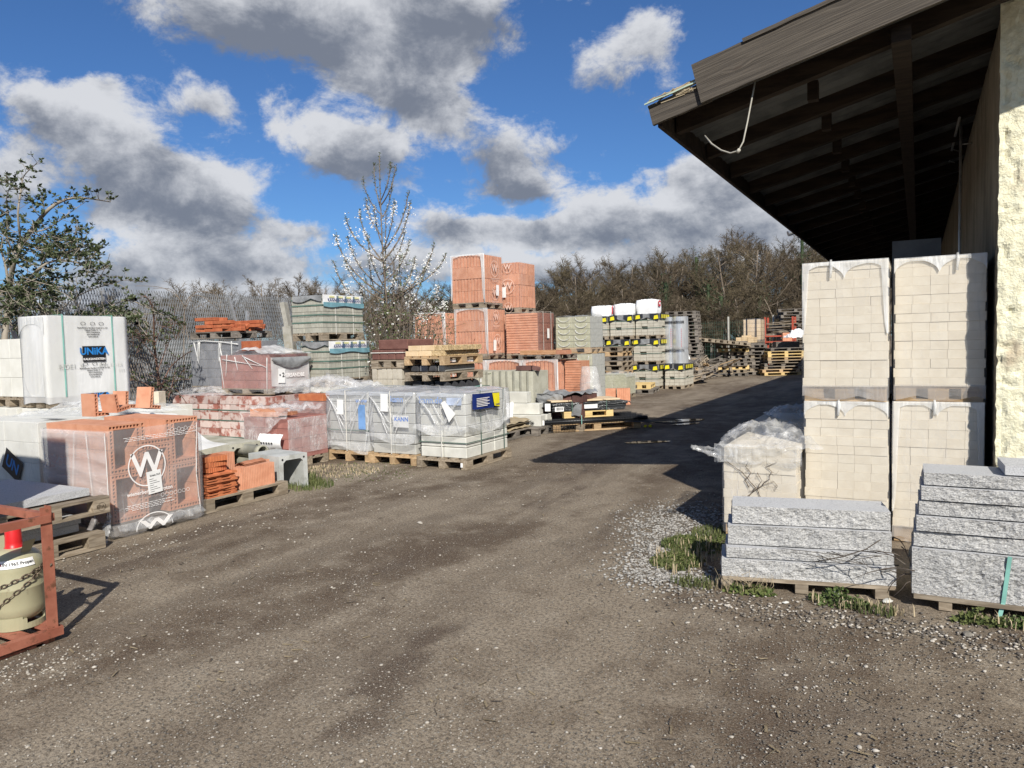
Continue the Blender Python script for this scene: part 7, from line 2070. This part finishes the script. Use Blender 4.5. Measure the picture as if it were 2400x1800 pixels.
def weeds(cx, cy, rx, ry, n, s, m, seed, z=.03, name='weeds'):
    rr = random.Random(seed); mb = MB()
    for k in range(n):
        a = rr.uniform(0, 6.28); r = rr.random() ** .6
        p = Vector((cx + math.cos(a) * r * rx, cy + math.sin(a) * r * ry, rr.uniform(0, z) * (1.1 - r)))
        leaf_cluster(mb, p, 4, s, rr, 0, 1.3)
    return put(name, mb.mesh(name, m), None, kind='stuff')
grass(-1.58, 5.42, .16, .24, 420, .06, M_grass, 1); grass(-1.66, 5.90, .20, .26, 520, .065, M_grass, 2); grass(-1.55, 6.35, .18, .22, 360, .06, M_grass, 3)
grass(-1.35, 4.98, .16, .10, 160, .07, M_grass, 4); grass(-.22, 4.92, .12, .07, 90, .08, M_grass, 41)
weeds(-1.60, 5.45, .20, .26, 700, .014, M_moss, 5, .05); weeds(-1.68, 5.95, .18, .24, 700, .014, M_moss, 6, .05); weeds(-1.45, 6.0, .2, .3, 200, .022, M_moss, 7)
weeds(-.42, 5.0, .20, .09, 170, .022, M_youngleaf, 8, .10); weeds(-.98, 4.97, .16, .06, 60, .034, M_moss, 9, .04); weeds(.32, 4.98, .14, .06, 80, .024, M_moss, 10, .08); weeds(.52, 5.02, .12, .05, 60, .026, M_youngleaf, 12, .06)
grass(-6.62, 6.72, .20, .14, 340, .19, M_grass, 11); grass(-6.50, 6.62, .3, .3, 500, .08, M_grass, 13); grass(-6.9, 7.6, .6, .5, 500, .05, M_dead, 14)
grass(-1.55, 5.6, .25, .5, 160, .10, M_dead, 51); grass(-.3, 4.95, .3, .08, 90, .09, M_dead, 52); grass(-1.1, 4.97, .25, .07, 80, .08, M_dead, 53); grass(.5, 5.0, .3, .06, 80, .08, M_dead, 54)
weeds(-6.6, 7.7, .9, .7, 300, .012, M_moss, 15, .01)
# dry twigs round the granite
mb = MB()
rr = random.Random(4)
for k in range(13):
    a = Vector((rr.uniform(-.18, .05), 5.10 + rr.uniform(-.1, .25), rr.uniform(.15, .42)))
    d = Vector((rr.uniform(-.9, .5), rr.uniform(-.4, .3), rr.uniform(-.3, .5)))
    P = [a + d * .10 * i + Vector((rr.uniform(-.02, .02), rr.uniform(-.02, .02), -.008 * i * i)) for i in range(4)]
    mb.tube(P, [.004, .0035, .0025, .0015], 4)
for k in range(6):
    x = rr.uniform(-.55, -.25); z = .30 + rr.uniform(-.03, .05)
    a = Vector((x, 5.06, z)); P = [a, a + Vector((rr.uniform(-.2, .2), -.03, rr.uniform(-.06, .05))), a + Vector((rr.uniform(-.3, .2), -.05, rr.uniform(-.10, .03)))]
    mb.tube(P, [.003, .0025, .0015], 4)
mb.tube([(-.58, 5.03, .235), (-.42, 5.02, .29), (-.28, 5.04, .35), (-.2, 5.08, .41)], .0035, 4)
put('dry_twigs', mb.mesh('dry_twigs', pm('dead_twig', (.07, .055, .045), (.12, .10, .08), rnd=0, bump=0)), None, label='tangle of dry twigs between the two granite piles', cat='twigs')
mb = MB()
for k in range(26):
    x = rr.uniform(-1.15, -.85); a = Vector((x, 4.98 + rr.uniform(-.05, .05), 0)); P = [a, a + Vector((rr.uniform(-.05, .05), rr.uniform(-.03, .02), .06)), a + Vector((rr.uniform(-.09, .09), rr.uniform(-.05, .03), rr.uniform(.08, .14)))]
    mb.tube(P, [.003, .002, .001], 3)
put('withered_weed', mb.mesh('withered_weed', M_dead), None, label='withered weed at the foot of the left granite pile', cat='weed')

# pebbles: loose stones lying on the dirt, thick near the granite and the camera
ICO = bmesh.new(); bmesh.ops.create_icosphere(ICO, subdivisions=1, radius=1)
iv = np.array([v.co[:] for v in ICO.verts]); itri = np.array([[v.index for v in f.verts] for f in ICO.faces]); ICO.free()
def pebbles(name, P, S, m, seed, flat=.55):
    g = np.random.default_rng(seed); n = len(P)
    a = g.uniform(0, 6.283, n); c, s = np.cos(a), np.sin(a)
    V = iv[None] * (1 + g.uniform(-.28, .28, (n, len(iv), 1)))
    V = V * np.stack([S * g.uniform(.8, 1.5, n), S, S * flat * g.uniform(.7, 1.2, n)], 1)[:, None, :]
    X = V[:, :, 0] * c[:, None] - V[:, :, 1] * s[:, None]; Y = V[:, :, 0] * s[:, None] + V[:, :, 1] * c[:, None]
    V = np.stack([X + P[:, 0:1], Y + P[:, 1:2], V[:, :, 2] - S[:, None] * .02], 2).reshape(-1, 3)
    F = (itri[None] + (np.arange(n) * len(iv))[:, None, None]).reshape(-1, 3)
    me = bpy.data.meshes.new(name)
    me.vertices.add(len(V)); me.vertices.foreach_set('co', V.astype(np.float32).ravel())
    me.loops.add(F.size); me.loops.foreach_set('vertex_index', F.astype(np.int32).ravel())
    me.polygons.add(len(F)); me.polygons.foreach_set('loop_start', np.arange(0, F.size, 3, dtype=np.int32)); me.polygons.foreach_set('loop_total', np.full(len(F), 3, dtype=np.int32))
    me.materials.append(m); me.update(calc_edges=True); me.validate()
    return put(name, me, kind='stuff')
def scatter(n, seed, dmin, dmax, clump=0.0):
    g = np.random.default_rng(seed); out = []
    while len(out) < n:
        d = math.exp(g.uniform(math.log(dmin), math.log(dmax))); t = g.uniform(-.80, .80)
        x, y = RT.x * t * d + FW.x * d, RT.y * t * d + FW.y * d
        if clump and fz(x, y, seed, .9) + .6 * fz(x, y, 5, 2.4) < g.uniform(-.5, clump): continue
        if x < -6.3 and y > 2.7 and y < 8: continue
        if x > -1.3 and y > 5.0: continue
        out.append((x, y))
    return np.array(out)
g0 = np.random.default_rng(3)
for nm, n, m, sd, lo, cl, smin, smax in (('pebbles', 9000, M_stone_mid, 1, 1.9, .25, .0022, .0060), ('pebbles', 7500, M_stone_pale, 2, 1.8, .45, .0018, .0060), ('pebbles', 8000, M_stone_dark, 3, 1.9, .1, .0025, .0065), ('pebbles', 420, M_stone_pale, 4, 2.0, .2, .005, .013)):
    P = scatter(n, sd, lo, 11, cl)
    S = np.exp(g0.uniform(math.log(smin), math.log(smax), n))
    pebbles(nm, P, S, m, sd)
def zone(n, seed, quad):
    g = np.random.default_rng(seed); out = []
    for _ in range(n):
        i = g.integers(len(quad)); cx, cy, rx, ry = quad[i]
        out.append((cx + g.normal(0, rx), cy + g.normal(0, ry)))
    return np.array(out)
Q = [(-2.0, 6.9, .26, .35), (-1.95, 6.3, .20, .32), (-1.80, 5.7, .14, .3), (-1.6, 5.1, .2, .16)]
P = zone(2600, 5, Q); pebbles('white_gravel', P, np.exp(g0.uniform(math.log(.005), math.log(.015), len(P))), pm('white_gravel_stone', (.26, .245, .22), (.42, .405, .375), scale=30, rnd=0, bump=.2), 5)
P = zone(2600, 6, Q); pebbles('grey_gravel', P, np.exp(g0.uniform(math.log(.004), math.log(.013), len(P))), M_stone_mid, 6)
Q2 = [(-4.15, 2.15, .18, .12), (-4.0, 2.45, .25, .2), (-4.3, 1.9, .2, .1)]
P = zone(260, 7, Q2); pebbles('pale_gravel', P, np.exp(g0.uniform(math.log(.004), math.log(.010), len(P))), M_stone_pale, 7)
Q3 = [(-.3, 4.75, .35, .10), (.4, 4.75, .3, .10), (-1.0, 4.7, .3, .1), (.1, 4.6, .5, .12)]
P = zone(420, 8, Q3); pebbles('pale_gravel', P, np.exp(g0.uniform(math.log(.004), math.log(.012), len(P))), M_stone_pale, 8)
P = zone(700, 9, Q3); pebbles('brown_gravel', P, np.exp(g0.uniform(math.log(.004), math.log(.014), len(P))), M_stone_dark, 9)
Q4 = [(-5.8, 5.2, .3, .8), (-5.9, 3.9, .2, .5), (-5.6, 7.2, .4, .5), (-6.3, 7.6, .3, .3)]
P = zone(260, 10, Q4); pebbles('pale_gravel', P, np.exp(g0.uniform(math.log(.004), math.log(.013), len(P))), M_stone_pale, 10)
for px, py, s, lb in ((2080, 1410, .045, 'white shard of stone at the left end of the right granite pile'), (1958, 1395, .05, 'crumpled white scrap under the left granite pile'), (1842, 1413, .022, 'white stone on the dirt before the left granite pile'), (2268, 1488, .04, 'grey slate chip on the dirt before the right granite pile'), (984, 1226, .035, 'pale flat stone alone in the middle of the lane'), (1735, 1372, .04, 'white scrap at the left corner of the left granite pile')):
    p = onz(px, py, 0)
    bm = bmesh.new(); bmesh.ops.create_icosphere(bm, subdivisions=2, radius=1)
    for v in bm.verts: v.co = Vector((v.co.x * s, v.co.y * s * .6, max(v.co.z, -.3) * s * .35)) * (1 + .35 * fz(v.co.x * 2, v.co.y * 2, v.co.z * 2 + s * 99, 1))
    me = bpy.data.meshes.new('stone'); bm.to_mesh(me); bm.free(); me.materials.append(M_stone_mid if 'slate' in lb else M_paper if 'scrap' in lb else M_kannpale if 'white' in lb else M_stone_pale)
    put('stone', me, None, (p.x, p.y, s * .1), (0, 0, R.uniform(0, 3)), lb, 'stone')

# straw, bark and leaf scraps on the dirt
rr = random.Random(77)
mb = MB()
for k in range(900):
    d = math.exp(rr.uniform(math.log(2.2), math.log(11))); t = rr.uniform(-.75, .75)
    x, y = RT.x * t * d + FW.x * d, RT.y * t * d + FW.y * d
    if fz(x, y, 9, 1.1) < -.05 or x > -.9 and y > 5.0 or x < -6.2: continue
    a = rr.uniform(0, 6.28); L = rr.uniform(.008, .035); w = rr.uniform(.002, .006)
    c, s = math.cos(a), math.sin(a)
    mb.add([(x - c * L - s * w, y - s * L + c * w, .004), (x + c * L - s * w, y + s * L + c * w, .007), (x + c * L + s * w, y + s * L - c * w, .010), (x - c * L + s * w, y - s * L - c * w, .005)], [(0, 3, 2, 1), (0, 1, 2, 3)], rr.choice((0, 0, 1)))
put('ground_litter', mb.mesh('ground_litter', [M_dead, M_bark]), kind='stuff')

# ------------------------------------------------------------------ labels: tell look-alikes apart by their order in the pile or from left to right
ONES = 'zeroth first second third fourth fifth sixth seventh eighth ninth tenth eleventh twelfth thirteenth fourteenth fifteenth sixteenth seventeenth eighteenth nineteenth'.split()
TENS = {2: 'twent', 3: 'thirt', 4: 'fort', 5: 'fift'}
CARD = {2: 'twenty', 3: 'thirty', 4: 'forty', 5: 'fifty'}
def ordinal(n):
    if n < 20: return ONES[n]
    return TENS[n // 10] + 'ieth' if n % 10 == 0 else CARD[n // 10] + '-' + ONES[n % 10]
bpy.context.view_layer.update()
same = {}
for o in list(col.objects):
    if o.parent is None and 'label' in o and 'category' in o: same.setdefault(o['label'], []).append(o)
for lb, os_ in same.items():
    if len(os_) < 2: continue
    def px_(o):
        v = o.location - CAM; return v.dot(cX) / max(v.dot(cF), .1)
    dxy = max((a.location.xy - os_[0].location.xy).length for a in os_)
    zs = sorted(o.location.z for o in os_)
    if dxy < .45 and zs[-1] - zs[0] > .05:
        os_.sort(key=lambda o: o.location.z)
        for i, o in enumerate(os_):
            o['label'] = lb + (', topmost' if i == len(os_) - 1 else ', lowest' if i == 0 else ', ' + ordinal(i + 1) + ' from the bottom')
    else:
        os_.sort(key=px_)
        for i, o in enumerate(os_):
            o['label'] = lb + (', leftmost' if i == 0 else ', rightmost' if i == len(os_) - 1 else ', ' + ordinal(i + 1) + ' from the left')
